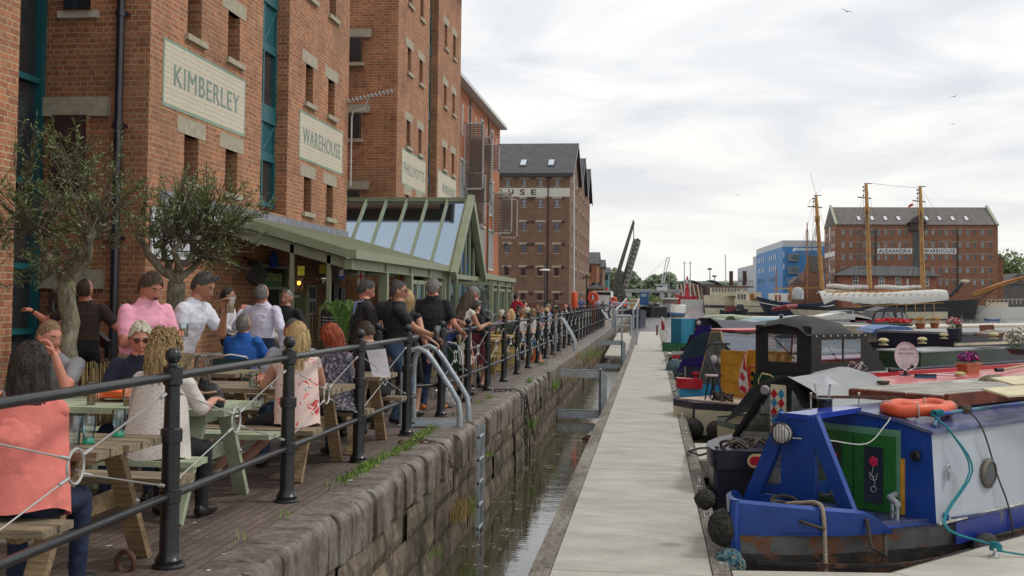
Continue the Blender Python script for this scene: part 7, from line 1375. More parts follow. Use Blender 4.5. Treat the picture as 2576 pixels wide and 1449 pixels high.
P_('blonde woman in a sleeveless rose print top seated with her back turned',-2.93,9.12,22,1.66,'sit',lean=5,hyaw=-5,hands=((-.26,.40,.80),(.18,.42,.8)),top=ROSE,bottom=BLKC,legs='short',sleeve='none',hair=('long','blonde'),fem=1,L_=.27,shoe=mat('white_pumps',(.55,.55,.53)),feet=((-.62,.22,.09),(-.45,.30,.09)),extras=[('blouse',ROSE,.178,.205,-.10),('strap',WSH)])
t,w=P_('woman with bright red hair in a dark zigzag print top seated facing left',-2.88,10.28,52,1.62,'sit',lean=14,hyaw=15,hpitch=22,hands=((-.2,.36,.80),(.15,.36,.80)),skin=SKP,top=ZIG,bottom=DEN,sleeve='none',hair=('bob','red'),fem=1,L_=.16,bulk=1.08,extras=[('blouse',ZIG,.18,.23,-.1),('topglasses',)])
P_('person with short brown hair in a black top seated reading beside the rail',-2.95,11.95,60,1.60,'sit',lean=16,hpitch=20,hands=((-.2,.36,.85),(.15,.36,.85)),top=BLKC,bottom=BLKC,hair=('thick','brown'),fem=1)
t,w=P_('man in a charcoal suit and pale blue open shirt looking down at his glass',-3.52,13.5,-60,1.77,lean=2,hyaw=0,hpitch=20,hands=((-.1,.36,1.08),(.2,.33,1.1)),skin=SKP,top=SUIT,bottom=SUIT,sleeve='long',hair=('short','dkgrey'),bulk=1.12,extras=[('jacket',SUIT),('shirtfront',C('pale_blue_shirt',(.35,.45,.75))),('collar',C('pale_blue_shirt',(.35,.45,.75)))])
glassobj(w[1].x+.05,w[1].y-.06,w[1].z-.03,'tumbler',(('red_drink',(.3,.03,.03),.2),.6),'small glass of red drink held by the man in the charcoal suit')
P_('older man in black suit and dark glasses facing the camera',-3.46,15.0,200,1.79,top=SUIT,bottom=SUIT,sleeve='long',hair=('short','dark'),lod=0,glasses=DARK,extras=[('shirtfront',WSH),('tie',DARK),('jacket',SUIT)])
t,w=P_('man with shaved head and wraparound sunglasses in a black polo holding a pint',-3.06,13.35,-82,1.75,lean=3,hands=((-.18,.40,1.02),(.08,.44,1.08)),skin=SKT,top=BLKC,bottom=DEN,hair=('crop','dkgrey'),glasses=DARK,bulk=1.06,extras=[('collar',BLKC),('band',mat('gold_bangle',(.5,.2,.03)),1)])
glassobj(w[1].x+.06,w[1].y-.04,w[1].z-.03,'pint',(('dark_ale',(.10,.03,.01),.3),.7),'pint of dark beer held by the man in wraparound sunglasses')
P_('woman with a blonde bob in a sleeveless black top, back turned',-3.12,14.2,-15,1.64,top=BLKC,bottom=BLKC,sleeve='none',hair=('bob','blonde'),fem=1,L_=.17,legs='skirt')
P_('grey haired man in a black polo with yellow badge on its back',-2.98,15.2,-8,1.83,hands=((-.30,.14,1.12),(.33,.22,1.08)),skin=SKP,top=BLKC,bottom=NAVYJ,hair=('short','grey'),bulk=1.2,shoe=mat('orange_trainer',(.45,.14,.02)),extras=[('collar',BLKC),('badge',mat('badge_yellow',(.6,.42,.02)))])
P_('person with black hair seated by the rail with a hand raised to the head',-3.25,17.3,-20,1.6,'sit',lean=14,hands=((-.2,.4,.8),(.14,.16,1.2)),top=C('blue_check',(.03,.05,.2)),bottom=BLKC,hair=('thick','black'),fem=1,lod=0,skin=SKT)
P_('woman with long brown hair in a cream sleeveless dress leaning on the rail',-2.98,17.5,-38,1.66,lean=12,hpitch=22,hands=((-.16,.36,1.12),(.18,.38,1.12)),top=C('cream_dress',(.60,.56,.47)),bottom=BLKC,sleeve='none',legs='bare',hair=('long','brown'),fem=1,L_=.36,skin=SKT,extras=[('skirt',C('cream_dress',(.6,.56,.47)),1.05,.50,.155,.20)])
P_('grey haired man in a navy suit beside the woman in the cream dress',-3.0,19.2,120,1.76,lean=4,hpitch=16,hyaw=-10,top=NSUIT,bottom=NSUIT,sleeve='long',hair=('crop','grey'),skin=SKP,lod=0,extras=[('jacket',NSUIT),('collar',WSH),('shirtfront',WSH)])
P_('woman in a dark red lace skirt standing behind the railing posts',-2.98,18.9,-40,1.5,lean=3,top=BLKC,bottom=BLKC,sleeve='long',hair=('short','dark'),fem=1,legs='bare',lod=0,extras=[('skirt',DREDS,.95,.42,.16,.24)])
P_('bearded man in a red t-shirt standing behind the crowd',onY(1300,760,38).x,38,-40,1.72,top=C('red_tee',(.45,.02,.04)),bottom=DEN,hair=('short','dark'),hands=((-.2,.2,1.0),(.16,.26,1.30)),bulk=1.1,lod=0,extras=[('beard',HR['dark'])])
CR=[(130,640,19.4,'person in a dark green jacket with fair brown hair nearest in the seated crowd','fair','short',C('dark_jacket',(.03,.035,.03)),'long',0,200),(235,590,21.6,'blonde woman seen from behind in the seated crowd','blonde','bob',WSH,'short',1,10),(370,500,24.5,'man in dark glasses and dark hair facing right in the seated crowd','dark','crop',WSH,'short',0,-80),(425,650,20.6,'woman with auburn hair and bare shoulders over a white wrap','auburn','tied',WSH,'none',1,-30),(520,515,27,'woman with fair hair behind the white haired woman','fair','bob',CRM,'short',1,0),(590,575,23.4,'white haired woman in a pale lace top','white','bob',WSH,'half',1,-40),(740,520,25.8,'woman with long light brown hair and bare shoulders','fair','long',C('white_strap',(.6,.6,.62)),'none',1,-20),(870,410,28.5,'man in pale shirt drinking from a glass, facing the camera','auburn','crop',C('pale_violet',(.45,.42,.6)),'short',0,190),(945,590,24.2,'man with shaved dark hair in a red and white top','dark','crop',C('red_white',(.5,.2,.2)),'short',0,-10),(1000,430,29.5,'dark haired man left of the grey capped man','brown','short',C('blue_grey',(.2,.25,.35)),'short',0,160),(1085,395,31,'older man with grey hair and dark glasses','grey','short',C('blue_shirt',(.2,.28,.45)),'short',0,-100),(1060,510,26.8,'balding sandy haired man in the middle of the crowd','fair','thin',C('pink_tee',(.6,.3,.28)),'short',0,-20),(1070,590,23.6,'woman with short streaked blonde hair in a white patterned top','blonde','short',LACE,'short',1,-25),(1240,530,24.9,'woman with long dark brown hair over a white shirt','dark','long',WSH,'short',1,-12),(1330,440,29,'person in an olive green cap','brown','short',KHK,'short',0,170),(1410,490,27.6,'dark haired woman facing left beside the cap','black','short',C('pale_pink',(.5,.32,.3)),'none',1,80),(1510,400,33,'bald man in a white shirt at the back of the crowd','grey',None,WSH,'short',0,-60),(1640,455,33.5,'person in a dark red cap near the orange post','brown','short',C('teal_top',(.1,.2,.22)),'short',0,100),(1625,520,29.2,'dark haired person in a black top near the orange post','dark','short',BLKC,'short',0,-20),(30,690,20.0,'person with pale hair low behind the second post of the crowd','white','short',C('mauve',(.3,.2,.3)),'short',1,30)]
for i,(a,b,Y,lab,hc_,hs_,tp,slv,fm,yw) in enumerate(CR):
 u,v=(1880+a/6.44)/1.4907,(1080+b/6.44)/1.4907;k_=(Y-19)/14;p=onX(u,v,-3.25-.25*(i%3));Y=p.y;z0=max(-.05,min(.45,p.z-1.30));H_=1.66 if z0<.44 else 1.8
 P_(lab,p.x,Y,yw,H_,'sit',lean=8,top=tp,bottom=DEN if i%2 else BLKC,sleeve=slv,hair=(hs_,hc_) if hs_ else None,fem=fm,lod=0,z0=z0,group='seated crowd along the railing',skin=(SK,SKT,SKP)[i%3],glasses=DARK if 'glasses' in lab else None,extras=[('cap',KHK if 'olive' in lab else MAR)] if ' cap' in lab and i in(14,17) else (),L_=.3)
 if z0>.1: mb=MB();mb.box(p.x-.2,p.x+.2,Y-.2,Y+.2,0,.44+z0-.005);
for i,(u,v,Y,c,lab) in enumerate(((1535,772,90,C('f1',(.05,.08,.2)),'tiny figure in blue beside the white launch'),(1548,775,92,C('f2',(.35,.35,.4)),'tiny figure in grey near the gangway'),(1462,770,82,C('f3',(.1,.12,.25)),'tiny figure in dark blue left of the round lifebuoy'),(1505,772,84,C('f4',(.3,.3,.32)),'tiny figure in pale clothes right of the round lifebuoy'))):
 p=onY(u,v,Y);P_(lab,p.x,Y,90+40*i,1.7,top=c,bottom=NAVYJ,hair=('short','dark'),lod=0)
mb=MB();a=onY(38,745,12.2);b=onY(250,870,12.2);mb.bar((a.x,13.0,a.z+.05),(b.x,12.4,b.z),.06,.11);mb.bar((b.x,12.4,b.z),(b.x,12.4,0),.05,.05);mb.bar((a.x,13,a.z),(a.x,13,0),.05,.05);single('stair_rail',mb,BLACKIRON,'sloping black handrail gripped by the man in the brown t-shirt','rail')
# == OLIVE TREES, SCREEN, PALM
BARK=smat('olive_bark',(.10,.085,.055),(.20,.175,.12),(.32,.29,.21),.9,6,26,1,(1,1,.35),.03);TWIG=mat('olive_twig',(.085,.07,.045),.9);LEAF=mat('olive_leaf',(.10,.145,.035),.55,var=.5,scale=2.2);LEAF2=mat('olive_leaf_silver',(.22,.27,.13),.6,var=.3,scale=3)
def olive(x,y,label,limbs,cen,rad,n,seed,trunk):
 rnd=random.Random(seed);t=Thing('olive_tree',label,'tree',(x,y,0));mb=MB()
 def limb(a,b,r0,r1,k=6,w=.05):
  pts=[Vector(a).lerp(Vector(b),i/k)+Vector((rnd.uniform(-w,w),rnd.uniform(-w,w),rnd.uniform(-w,w)))*(0 if i in(0,) else 1) for i in range(k+1)];mb.tube(pts,[r0+(r1-r0)*i/k+rnd.uniform(-.1,.12)*r0*(1-i/k) for i in range(k+1)],10);return pts
 tr=limb((x,y,0),trunk[0],trunk[1],trunk[2],8,.025);tips=[]
 for (b,r0,r1) in limbs: p=limb(tr[-1],b,r0,r1,6,.05);tips+=p[3:]
 tk=t.part('trunk',mb,BARK,smooth=True)
 mb=MB();lf=MB();cen=Vector(cen);starts=tips
 def tw(a,b,r):
  m_=a.lerp(b,.5)+Vector((rnd.uniform(-.08,.08),rnd.uniform(-.08,.08),rnd.uniform(.0,.12)));mb.tube([a,m_,b],[r,r*.7,r*.35],4,cap=False);return [a,m_,b]
 for i in range(n):
  while True:
   q=Vector((rnd.uniform(-1,1),rnd.uniform(-1,1),rnd.uniform(-1,1)))
   if q.length<1: break
  e=cen+Vector((q.x*rad[0],q.y*rad[1],q.z*rad[2]));s0=min(starts,key=lambda p:(p-e).length+rnd.uniform(0,.5));pts=tw(s0,e,rnd.uniform(.008,.016))
  for j in range(rnd.randint(2,4)):
   st=pts[1].lerp(pts[2],rnd.random());d=(e-s0).normalized()*.3+Vector((rnd.uniform(-.5,.5),rnd.uniform(-.5,.5),rnd.uniform(-.1,.9)));d=d.normalized()*rnd.uniform(.18,.5);en=st+d;mb.tube([st,st+d*.5+Vector((0,0,.02)),en],[.005,.004,.0025],3,cap=False)
   nl=rnd.choice((3,7,14,22,34))
   for k in range(nl):
    f=.12+.88*k/nl;c=st.lerp(en,f);ld=(d.normalized()*.6+Vector((rnd.uniform(-1,1),rnd.uniform(-1,1),rnd.uniform(-.7,.9)))).normalized();w_=ld.cross(Vector((rnd.uniform(-1,1),rnd.uniform(-1,1),rnd.uniform(-1,1)))).normalized()*rnd.uniform(.005,.0085);l_=rnd.uniform(.04,.085)
    lf.add([c,c+ld*l_*.45+w_,c+ld*l_,c+ld*l_*.45-w_],[(0,1,2,3)],0 if rnd.random()<.72 else 1)
 t.part('twigs',mb,TWIG);t.part('crown',lf,[LEAF,LEAF2])
def wp(u,v,Y): return onY(u,v,Y)
Yt=11.2;a=wp(178,985,Yt)
olive(a.x,Yt,'olive tree with forked pale trunk in front of the drainpipe, left of the two',[(wp(262,560,Yt),.075,.04),(wp(205,640,Yt-.1),.05,.03),(wp(120,640,Yt+.3),.055,.03),(wp(225,590,Yt-.4),.04,.025),(wp(70,560,Yt+.1),.035,.02)],wp(165,520,Yt),(.86,.75,.95),92,21,(wp(170,715,Yt),.12,.088))
Yt=12.4;a=wp(440,900,Yt)
olive(a.x,Yt,'fuller olive tree in front of the brick corner, right of the two',[(wp(350,600,Yt),.06,.035),(wp(395,610,Yt+.2),.05,.03),(wp(500,600,Yt-.1),.06,.03),(wp(440,590,Yt-.3),.045,.03),(wp(545,590,Yt+.2),.04,.02)],wp(505,572,Yt),(.82,.62,.52),122,5,(wp(445,705,Yt),.12,.10))
mb=MB();rnd=random.Random(2);REED=mat('reed',(.22,.16,.07),.8,var=.5,scale=9)
for k in range(230):
 a=rnd.uniform(0,6.2832);c=wp(178,985,11.2);c0=Vector((c.x+.08+.52*math.cos(a),11.0+.5*math.sin(a),0));mb.tube([c0,c0+Vector((rnd.uniform(-.02,.02),0,rnd.uniform(.74,.86)))],.007,4)
for k in range(60): xx=c.x-1.0+k*.02
single('reed_screen',mb,REED,'round reed screen wrapped about the foot of the left olive tree','screen')
mb=MB();rnd=random.Random(8);c=wp(862,850,18.6)
for k in range(17):
 a=rnd.uniform(0,6.28);r=rnd.uniform(.25,.55);pts=[c+Vector((r*f*math.cos(a),r*f*math.sin(a),.75*math.sin(f*2.2)*rnd.uniform(.9,1.0)-.1)) for f in(0,.25,.5,.75,1)];mb.tube(pts,[.008,.006,.005,.004,.002],4)
 for j in range(1,5):
  for q in range(7):
   f=q/7;b=pts[j-1].lerp(pts[j],f);s_=Vector((-math.sin(a),math.cos(a),-.3));
   for sg in(-1,1): mb.add([b,b+s_*sg*.07+Vector((0,0,-.01)),b+s_*sg*.14+Vector((.01,.0,-.06)),b+s_*sg*.07+Vector((.005,.005,-.02))],[(0,1,2,3)])
single('palm_plant',mb,mat('palm_green',(.09,.19,.03),.5,var=.3),'feathery palm plant beside the chalk board','plant')
def fartree(x0,x1,Y,z0,z1,label,n,seed,m):
 rnd=random.Random(seed);t=Thing('tree',label,'tree',((x0+x1)/2,Y,0));mb=MB();mb.tube([((x0+x1)/2,Y,0),((x0+x1)/2,Y,(z0+z1)/2)],[(x1-x0)*.04,(x1-x0)*.02],8);t.part('trunk',mb,BARK);mb=MB();w=(x1-x0)/2
 for i in range(n):
  a=rnd.uniform(0,6.28);q=Vector((rnd.gauss(0,.45),rnd.gauss(0,.4),rnd.gauss(0,.4)));q=q if q.length<1 else q.normalized()*rnd.uniform(.8,1);c=Vector(((x0+x1)/2+q.x*w,Y+q.y*w,(z0+z1)/2+q.z*(z1-z0)/2));s_=w*rnd.uniform(.025,.07)
  u=Vector((rnd.uniform(-1,1),rnd.uniform(-1,1),rnd.uniform(-1,1))).normalized()*s_;v_=u.orthogonal().normalized()*s_;mb.add([c+u,c+v_,c-u,c-v_],[(0,1,2,3)])
 t.part('crown',mb,m)
TG=mat('broadleaf_green',(.10,.15,.035),.7,var=.45,scale=.5);TG2=mat('far_wood_hazy_green',(.19,.24,.15),.8,var=.35,scale=.05)  # far wood green is paled in its colour to stand in for distance haze
p=onY(2560,640,300);fartree(p.x-9,p.x+4,300,2,15.5,'bright green broadleaf tree right of the brick annex',3800,1,TG)
p=onY(2600,680,290);fartree(p.x-5,p.x+8,290,1,11,'smaller green tree behind the grey shed',1500,9,TG)
for i,(x,Y,w,h) in enumerate(((650,258,5,2.4),(900,262,5,2.8),(960,266,4,2.2))):
 p=onY(*c3(x,1000),Y);fartree(p.x-w/2,p.x+w/2,Y,.2,h,('bushy shrub left of the blue box cabin','low shrub right of the blue box cabin','pale shrub below the control tower')[i],500,30+i,TG)
mb=MB();rnd=random.Random(3);a=onY(*c3(375,900),520);b=onY(*c3(1230,900),520)
for i in range(9000):
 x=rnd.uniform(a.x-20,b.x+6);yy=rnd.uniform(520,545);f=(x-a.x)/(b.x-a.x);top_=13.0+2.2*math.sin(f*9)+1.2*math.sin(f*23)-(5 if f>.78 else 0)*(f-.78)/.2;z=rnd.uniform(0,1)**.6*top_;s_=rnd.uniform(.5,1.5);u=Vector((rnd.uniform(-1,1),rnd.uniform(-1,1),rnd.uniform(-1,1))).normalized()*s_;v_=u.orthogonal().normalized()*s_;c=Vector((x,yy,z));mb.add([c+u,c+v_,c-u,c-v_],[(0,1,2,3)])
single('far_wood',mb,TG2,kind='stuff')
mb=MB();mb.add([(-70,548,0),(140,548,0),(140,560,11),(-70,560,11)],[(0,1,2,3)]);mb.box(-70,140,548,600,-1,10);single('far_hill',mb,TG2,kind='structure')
# == NARROWBOATS (local frame: x from bow along the boat, -y towards us, z above water)
ND=Vector((NV.x,NV.y,0))
class BF:
 def __init__(s,o): s.o=Vector((o[0],o[1],WZ))
 def L(s,p): d=p-s.o;return Vector((d.dot(DV),-d.dot(ND),d.z))
 def X(s,u,v,x): return s.L(onL(u,v,s.o+DV*x,AZ+math.pi/2))
 def Y(s,u,v,y): return s.L(onL(u,v,s.o-ND*y,AZ))
 def Z(s,u,v,z): return s.L(G(u,v,WZ+z))
 def W(s,p): return s.o+DV*p[0]-ND*p[1]+Vector((0,0,p[2]))
 def thing(s,name,label,cat='boat',grp=None): return Thing(name,label,cat,s.o,R(48),grp,local=True)
 def at(s,name,label,cat,p): w_=s.W(p);return Thing(name,label,cat,w_,R(48),None,local=True)
def lhull(mb,x0,x1,hw,zd,bow=1.7,rise=.35,bands=((0,1,0),),keel=-.25):
 return hull(mb,(x0,0,0),(x1,0,0),hw*2,zd,keel=keel,bands=bands,fine=bow/(x1-x0),sheer=rise,sternw=.98,n=22,tumble=.93)
def cabin(t,x0,x1,hw,z0,z1,camber,side,roof,front=None,tum=.08):
 mb=MB();ys=[-1,-.6,-.2,.2,.6,1];w=hw-tum
 mb.add([(x0,-hw,z0),(x1,-hw,z0),(x1,-w,z1),(x0,-w,z1)],[(0,1,2,3)],0);mb.add([(x0,hw,z0),(x1,hw,z0),(x1,w,z1),(x0,w,z1)],[(0,1,2,3)],0)
 for x in(x0,x1): mb.add([(x,-hw,z0),(x,hw,z0)]+[(x,w*q,z1+camber*(1-q*q)) for q in reversed(ys)],[tuple(range(8))],1)
 c=t.part('cabin',mb,[side,front or side]);mb=MB();w+=.03;mb.loft([[(x,w*q,z1+camber*(1-q*q)+.003) for q in ys]+[(x,w*q,z1+camber*(1-q*q)+.035) for q in reversed(ys)] for x in(x0-.03,(x0+x1)/2,x1+.03)]);t.part('roof',mb,roof);return c
def fender(bf,p,r,label,m,name='rope_fender'):
 w_=bf.W(p);mb=blob(w_,r,int(w_.y*7),26,18,amp=.05,fr=9);rnd=random.Random(int(w_.x*100));mb.v=[w_+(v-w_)*rnd.uniform(.95,1.06) for v in mb.v];single(name,mb,m,label,'fender',smooth=True)
FEND=mat('knotted_black_rope',(.035,.033,.028),.95,var=.8,scale=38,bump=2.5,bscale=42);FENB=mat('knotted_blue_rope',(.03,.12,.17),.95,var=.9,scale=30,bump=2.5,bscale=40,stain=(.30,.26,.17),stains=(.5,.6),sscale=26)
BLU=mat('boat_royal_blue',(.010,.050,.25),.33,var=.12,scale=3,stain=(.06,.08,.2),stains=(.66,.8));GRB=mat('boat_pale_grey',(.38,.42,.47),.5,var=.05,scale=2,stain=(.3,.3,.28),stains=(.62,.85));RGH=mat('worn_grey_hull',(.095,.098,.10),.55,var=.25,scale=4,stain=(.15,.055,.02),stains=(.52,.56),sscale=3.2,bump=.5,bscale=9);BTM=mat('rusty_black_bottom',(.022,.02,.018),.7,var=.4,scale=5,stain=(.12,.05,.022),stains=(.54,.60),sscale=3.4,bump=.6,bscale=14)
GUN=mat('faded_purple_gunwale',(.045,.055,.16),.45,var=.25,scale=6,stain=(.10,.10,.14),stains=(.5,.7));DGR=mat('door_green',(.02,.13,.02),.4,var=.1);PGR=mat('door_frame_green',(.10,.25,.16),.5,var=.1);MUS=mat('mustard_strip',(.5,.25,.02),.5)
def crack(): pass
b1=BF((1.5573,11.658));t=b1.thing('narrowboat','nearest narrowboat with blue pointed bow, green doors and pale grey cabin side')
mb=MB();lhull(mb,-1.12,13,1.04,.60,bow=2.4,rise=.12,bands=((0,.70,1),(.70,.91,0),(.91,1,2)));hl=t.part('hull',mb,[RGH,BTM,GUN],smooth=True)
mb=MB();mb.box(1.0,12.8,-1.052,-1.044,.40,.61);t.part('blue_band',mb,mat('chipped_blue_band',(.008,.024,.2),.35,stain=(.09,.085,.085),stains=(.60,.63),sscale=3),hl)
mb=MB();mb.loft([[(x,-1.05*(1-((.75-x)/2.0)**2.2 if x<.75 else 1)-.02,z+(.05*max(0,-x))) for z in(.30,.34)]+[(x,-1.05*(1-((.75-x)/2.0)**2.2 if x<.75 else 1)-.055,z+(.05*max(0,-x))) for z in(.34,.30)] for x in[-1.1+.35*k for k in range(40)]]);t.part('rubbing_strake',mb,BTM,hl)
mb=MB()  # raised blue bow cheeks
for sg in(-1,1):
 rs=[]
 for k in range(15):
  x=-1.15+1.25*k/14;w=1.0*(1-min(1,max(0,(.9-x)/2.06))**2.3);zt=.90-.13*(k/14)-(.17*max(0,(k-10)/4)**2);rs.append([(x,sg*w,.60),(x,sg*(w+.02),zt),(x,sg*(w-.04),zt+.03),(x,sg*(w-.06),.60)])
 mb.loft(rs)
mb.tube([(-1.13,0,.3),(-1.17,0,.7),(-1.15,0,.93)],.05,8);t.part('bow_cheeks',mb,BLU,smooth=True)
mb=MB();mb.add([(x,sg*w,.63) for x,w in((-1.1,.02),(-.75,.45),(-.2,.75),(.74,.96)) for sg in(-1,1)],[(0,1,3,2),(2,3,5,4),(4,5,7,6)]);t.part('fore_deck',mb,BLU)
cb_=cabin(t,.75,12.5,.98,.62,1.49,.14,GRB,mat('roof_blue_grey',(.06,.08,.19),.3,var=.25,scale=4,stain=(.16,.17,.2),stains=(.5,.75)),BLU,tum=.05)
xf=.75;mb=MB();mb.box(xf-.02,xf-.002,-.60,.42,.64,1.50);t.part('door_frame',mb,PGR);
for y0,y1 in((-.56,-.09),(-.075,.37)):
 mb=MB();mb.box(xf-.045,xf-.022,y0,y1,.66,1.43);d_=t.part('door',mb,DGR);mb=MB();mb.box(xf-.055,xf-.046,y0+.13,y1-.13,.74,1.31);t.part('pane',mb,GLASS_DARK,d_)
 mb=MB();yc=(y0+y1)/2;RM=mat('painted_rose',(.55,.02,.07),.5,var=.2);
 for q in range(5): mb.ball((xf-.058,yc+.03*math.cos(q*1.26),1.16+.03*math.sin(q*1.26)),(.004,.026,.026),8,0)
 mb.tube([(xf-.058,yc,1.12),(xf-.058,yc+.02,1.02),(xf-.058,yc-.02,.95),(xf-.058,yc,.90)],.003,4,1);mb.torus((xf-.058,yc,.88),.03,.003,(1,0,0),12,4,1)
 for q in(-1,1): mb.tube([(xf-.058,yc,1.0),(xf-.058,yc+q*.05,1.05),(xf-.058,yc+q*.03,.98),(xf-.058,yc,.97)],.003,4,1)
 t.part('painted_flower',mb,[RM,BLIND],d_)
mb=MB();mb.box(xf-.024,xf-.003,-.645,-.605,.66,1.22);t.part('mustard_strip',mb,MUS);mb=MB();mb.lathe([(.055,0),(.055,.02),(.03,.03)],(xf-.03,-.78,1.27),12,ax=(-1,0,0));t.part('porthole',mb,BLACKIRON)
mb=MB();mb.tube([(xf-.05,-.57,.86),(xf-.25,-.62,.86),(xf-.40,-.80,.83)],.03,8);mb.tube([(xf-.2,-.62,.84),(xf-.2,-.62,.62)],.018,6);mb.tube([(xf-.38,-.78,.82),(xf-.38,-.78,.62)],.018,6);mb.tube([(xf-.2,-.62,.72),(xf-.38,-.78,.72)],.01,6);t.part('grab_rail',mb,STEEL)
c=b1.Y(2485,1190,-.97);mb=MB();mb.lathe([(.155,0),(.155,.03),(.125,.045),(.12,.02)],(c.x,-.965,c.z),24,ax=(0,-1,0));pr=t.part('porthole',mb,mat('bronze_rim',(.16,.14,.12),.35,.7));mb=MB();mb.lathe([(.118,0),(.118,.032)],(c.x,-.967,c.z),24,ax=(0,-1,0));t.part('pane',mb,GLASS_DARK,pr)
c=b1.Y(2382,1190,-.97);mb=MB();mb.torus((c.x,-.985,c.z+.05),.03,.01,(0,1,0),12,6);mb.box(c.x-.02,c.x+.02,-1.01,-.98,c.z-.07,c.z+.01);t.part('lock',mb,STEEL)
mb=MB();x=-.13;hw=.62  # A-frame cratch board
for sg in(-1,1):
 mb.bar((x,sg*hw,.66),(x,sg*.15,1.64),.15,.07,up=(1,0,0))
mb.prism([(x-.03,-hw+.05,.64),(x-.03,-hw+.10,.82),(x-.03,hw-.10,.82),(x-.03,hw-.05,.64)],(.06,0,0));mb.prism([(x-.03,-.20,.66),(x-.03,-.20,1.55),(x-.03,.20,1.55),(x-.03,.20,.66)],(.06,0,0));mb.prism([(x-.034,-.24,1.45),(x-.034,-.20,1.66),(x-.034,.20,1.66),(x-.034,.24,1.45)],(.068,0,0));cr=t.part('cratch_board',mb,BLU)
mb=MB();mb.prism([(x,-hw+.1,.80),(x,-.13,1.5),(x,.13,1.5),(x,hw-.1,.80)],(.008,0,0));t.part('pane',mb,PVCW,cr)
mb=MB();mb.prism([(x-.05,-.15,1.62),(x-.05,.14,1.62),(.80,.12,1.64),(.80,-.12,1.64)],(0,0,.05));t.part('top_plank',mb,mat('glossy_blue_plank',(.02,.05,.34),.15,var=.1,stain=(.2,.25,.42),stains=(.58,.85),sscale=4),cr)
mb=MB();c=Vector((x-.12,.12,1.47));mb.lathe([(.05,-.09),(.10,-.06),(.112,0),(.10,.005)],c,20,ax=(-1,-.3,0));
lp=t.part('headlamp',mb,BLACKIRON);mb=MB();mb.lathe([(.10,-.01),(.095,.006),(.05,.025)],c+Vector((-.01,-.003,0)),18,ax=(-1,-.3,0));t.part('lens',mb,mat('lamp_lens',(.55,.54,.5),.15,spec=1),lp)
mb=MB()
for k in range(-2,3): mb.bar(c+Vector((-.055,k*.035,-.10)),c+Vector((-.055,k*.035,.10)),.004,.004)
mb.torus(c+Vector((-.05,0,0)),.105,.006,(-1,-.3,0),20,5);t.part('grille',mb,BLACKIRON,lp)
mb=MB();
for k in range(16): a=k*1.1;mb.torus((-.45+.18*math.sin(k*2.1),-.25+.22*math.cos(k*1.7),.69+.012*k*.8),.11+.03*math.sin(k),.017,(.3*math.sin(a),.3*math.cos(a),1),14,5)
mb.tube([(-.1,-.62,.76),(-.2,-.80,.74),(-.22,-.86,.5),(-.1,-.93,.42),(.1,-.80,.66)],.02,6);single_off=b1.at('coiled_rope','dark mooring rope coiled on the fore deck of the nearest boat','rope',(0,0,0));single_off.part('rope',mb,mat('dark_wet_rope',(.06,.052,.04),.9,bump=1,bscale=60))
q=b1.at('mooring_rope','thick pale rope hanging over the blue bow down to the finger pontoon','rope',(0,0,0));mb=MB();mb.tube(sm([(-.50,.05,.80),(-.52,-.30,.87),(-.56,-.50,.90),(-.58,-.58,.8),(-.60,-.62,.3),(-.7,-.72,.02)]),.019,8);q.part('rope',mb,mat('pale_rope',(.42,.35,.26),.9,bump=1.5,bscale=70))
fender(b1,(-1.22,.10,.66),(.13,.13,.17),'big black knotted rope fender at the nearest bow',FEND);fender(b1,(-1.34,-.08,.34),(.15,.15,.17),'blue and brown knotted rope fender below the big black one',FENB);fender(b1,(-.98,.50,.84),(.10,.10,.10),'small dark rope fender behind the big black one',FEND)
RO=mat('life_ring_orange',(.62,.085,.025),.42,var=.12,scale=8,stain=(.35,.07,.03),stains=(.6,.8));c=b1.Z(2310,1028,1.68)
q=b1.at('life_ring','orange horseshoe life ring lying on the nearest boat roof','life ring',(0,0,0));mb=MB();mb.tube([(c.x+.46*math.cos(a),c.y+.25*math.sin(a),1.69+.01*math.sin(5*a)) for a in[6.2832*k/30 for k in range(30)]],.068,12,closed=True);q.part('ring',mb,RO,smooth=True);mb=MB()
for a in(.6,2.2,3.9,5.3): p=Vector((c.x+.46*math.cos(a),c.y+.25*math.sin(a),1.69));mb.torus(p,.073,.009,(-math.sin(a),math.cos(a),0),12,5)
q.part('cord',mb,mat('grey_cord',(.4,.33,.3),.9))
q=b1.at('walking_planks','stack of slatted boards and plank laid on the nearest boat roof','planks',(0,0,0));mb=MB();c0=b1.Z(2230,1012,1.72);
for k in range(6): mb.box(1.9+.0*k,7.6,-.42+.19*k,-.25+.19*k,1.76,1.79)
q.part('boards',mb,mat('silver_grey_boards',(.30,.28,.24),.6,var=.3,scale=3));mb=MB();mb.box(1.9,7.6,-.50,-.45,1.66,1.80);mb.box(1.85,1.9,-.45,.7,1.68,1.78);q.part('frame',mb,mat('rusty_red_frame',(.16,.04,.02),.8,var=.4))
q=b1.at('perforated_boards','cream boards with round holes leaning on the nearest boat roof','boards',(0,0,0));mb=MB();
for k,(u,v) in enumerate(((2470,960),(2490,945))):
 c=b1.Z(u,v,1.95);mb.prism([(c.x,c.y,1.86+.05*k),(c.x+2.6,c.y-.5,1.90+.05*k),(c.x+2.6,c.y-.75,1.82+.05*k),(c.x,c.y-.28,1.80+.05*k)],(0,0,.02))
q.part('boards',mb,mat('cream_board',(.55,.50,.32),.6))
q=b1.at('grab_pole','blue and green painted pole along the near edge of the nearest boat roof','pole',(0,0,0));a=b1.Y(2345,1075,-.86);mb=MB();mb.tube([(a.x,-.88,1.56),(a.x+.25,-.80,1.66),(a.x+4,-.80,1.68),(12,-.8,1.68)],.022,8);q.part('pole',mb,mat('pole_blue_green',(.05,.16,.22),.4,stain=(.03,.06,.3),stains=(.5,.55),sscale=2))
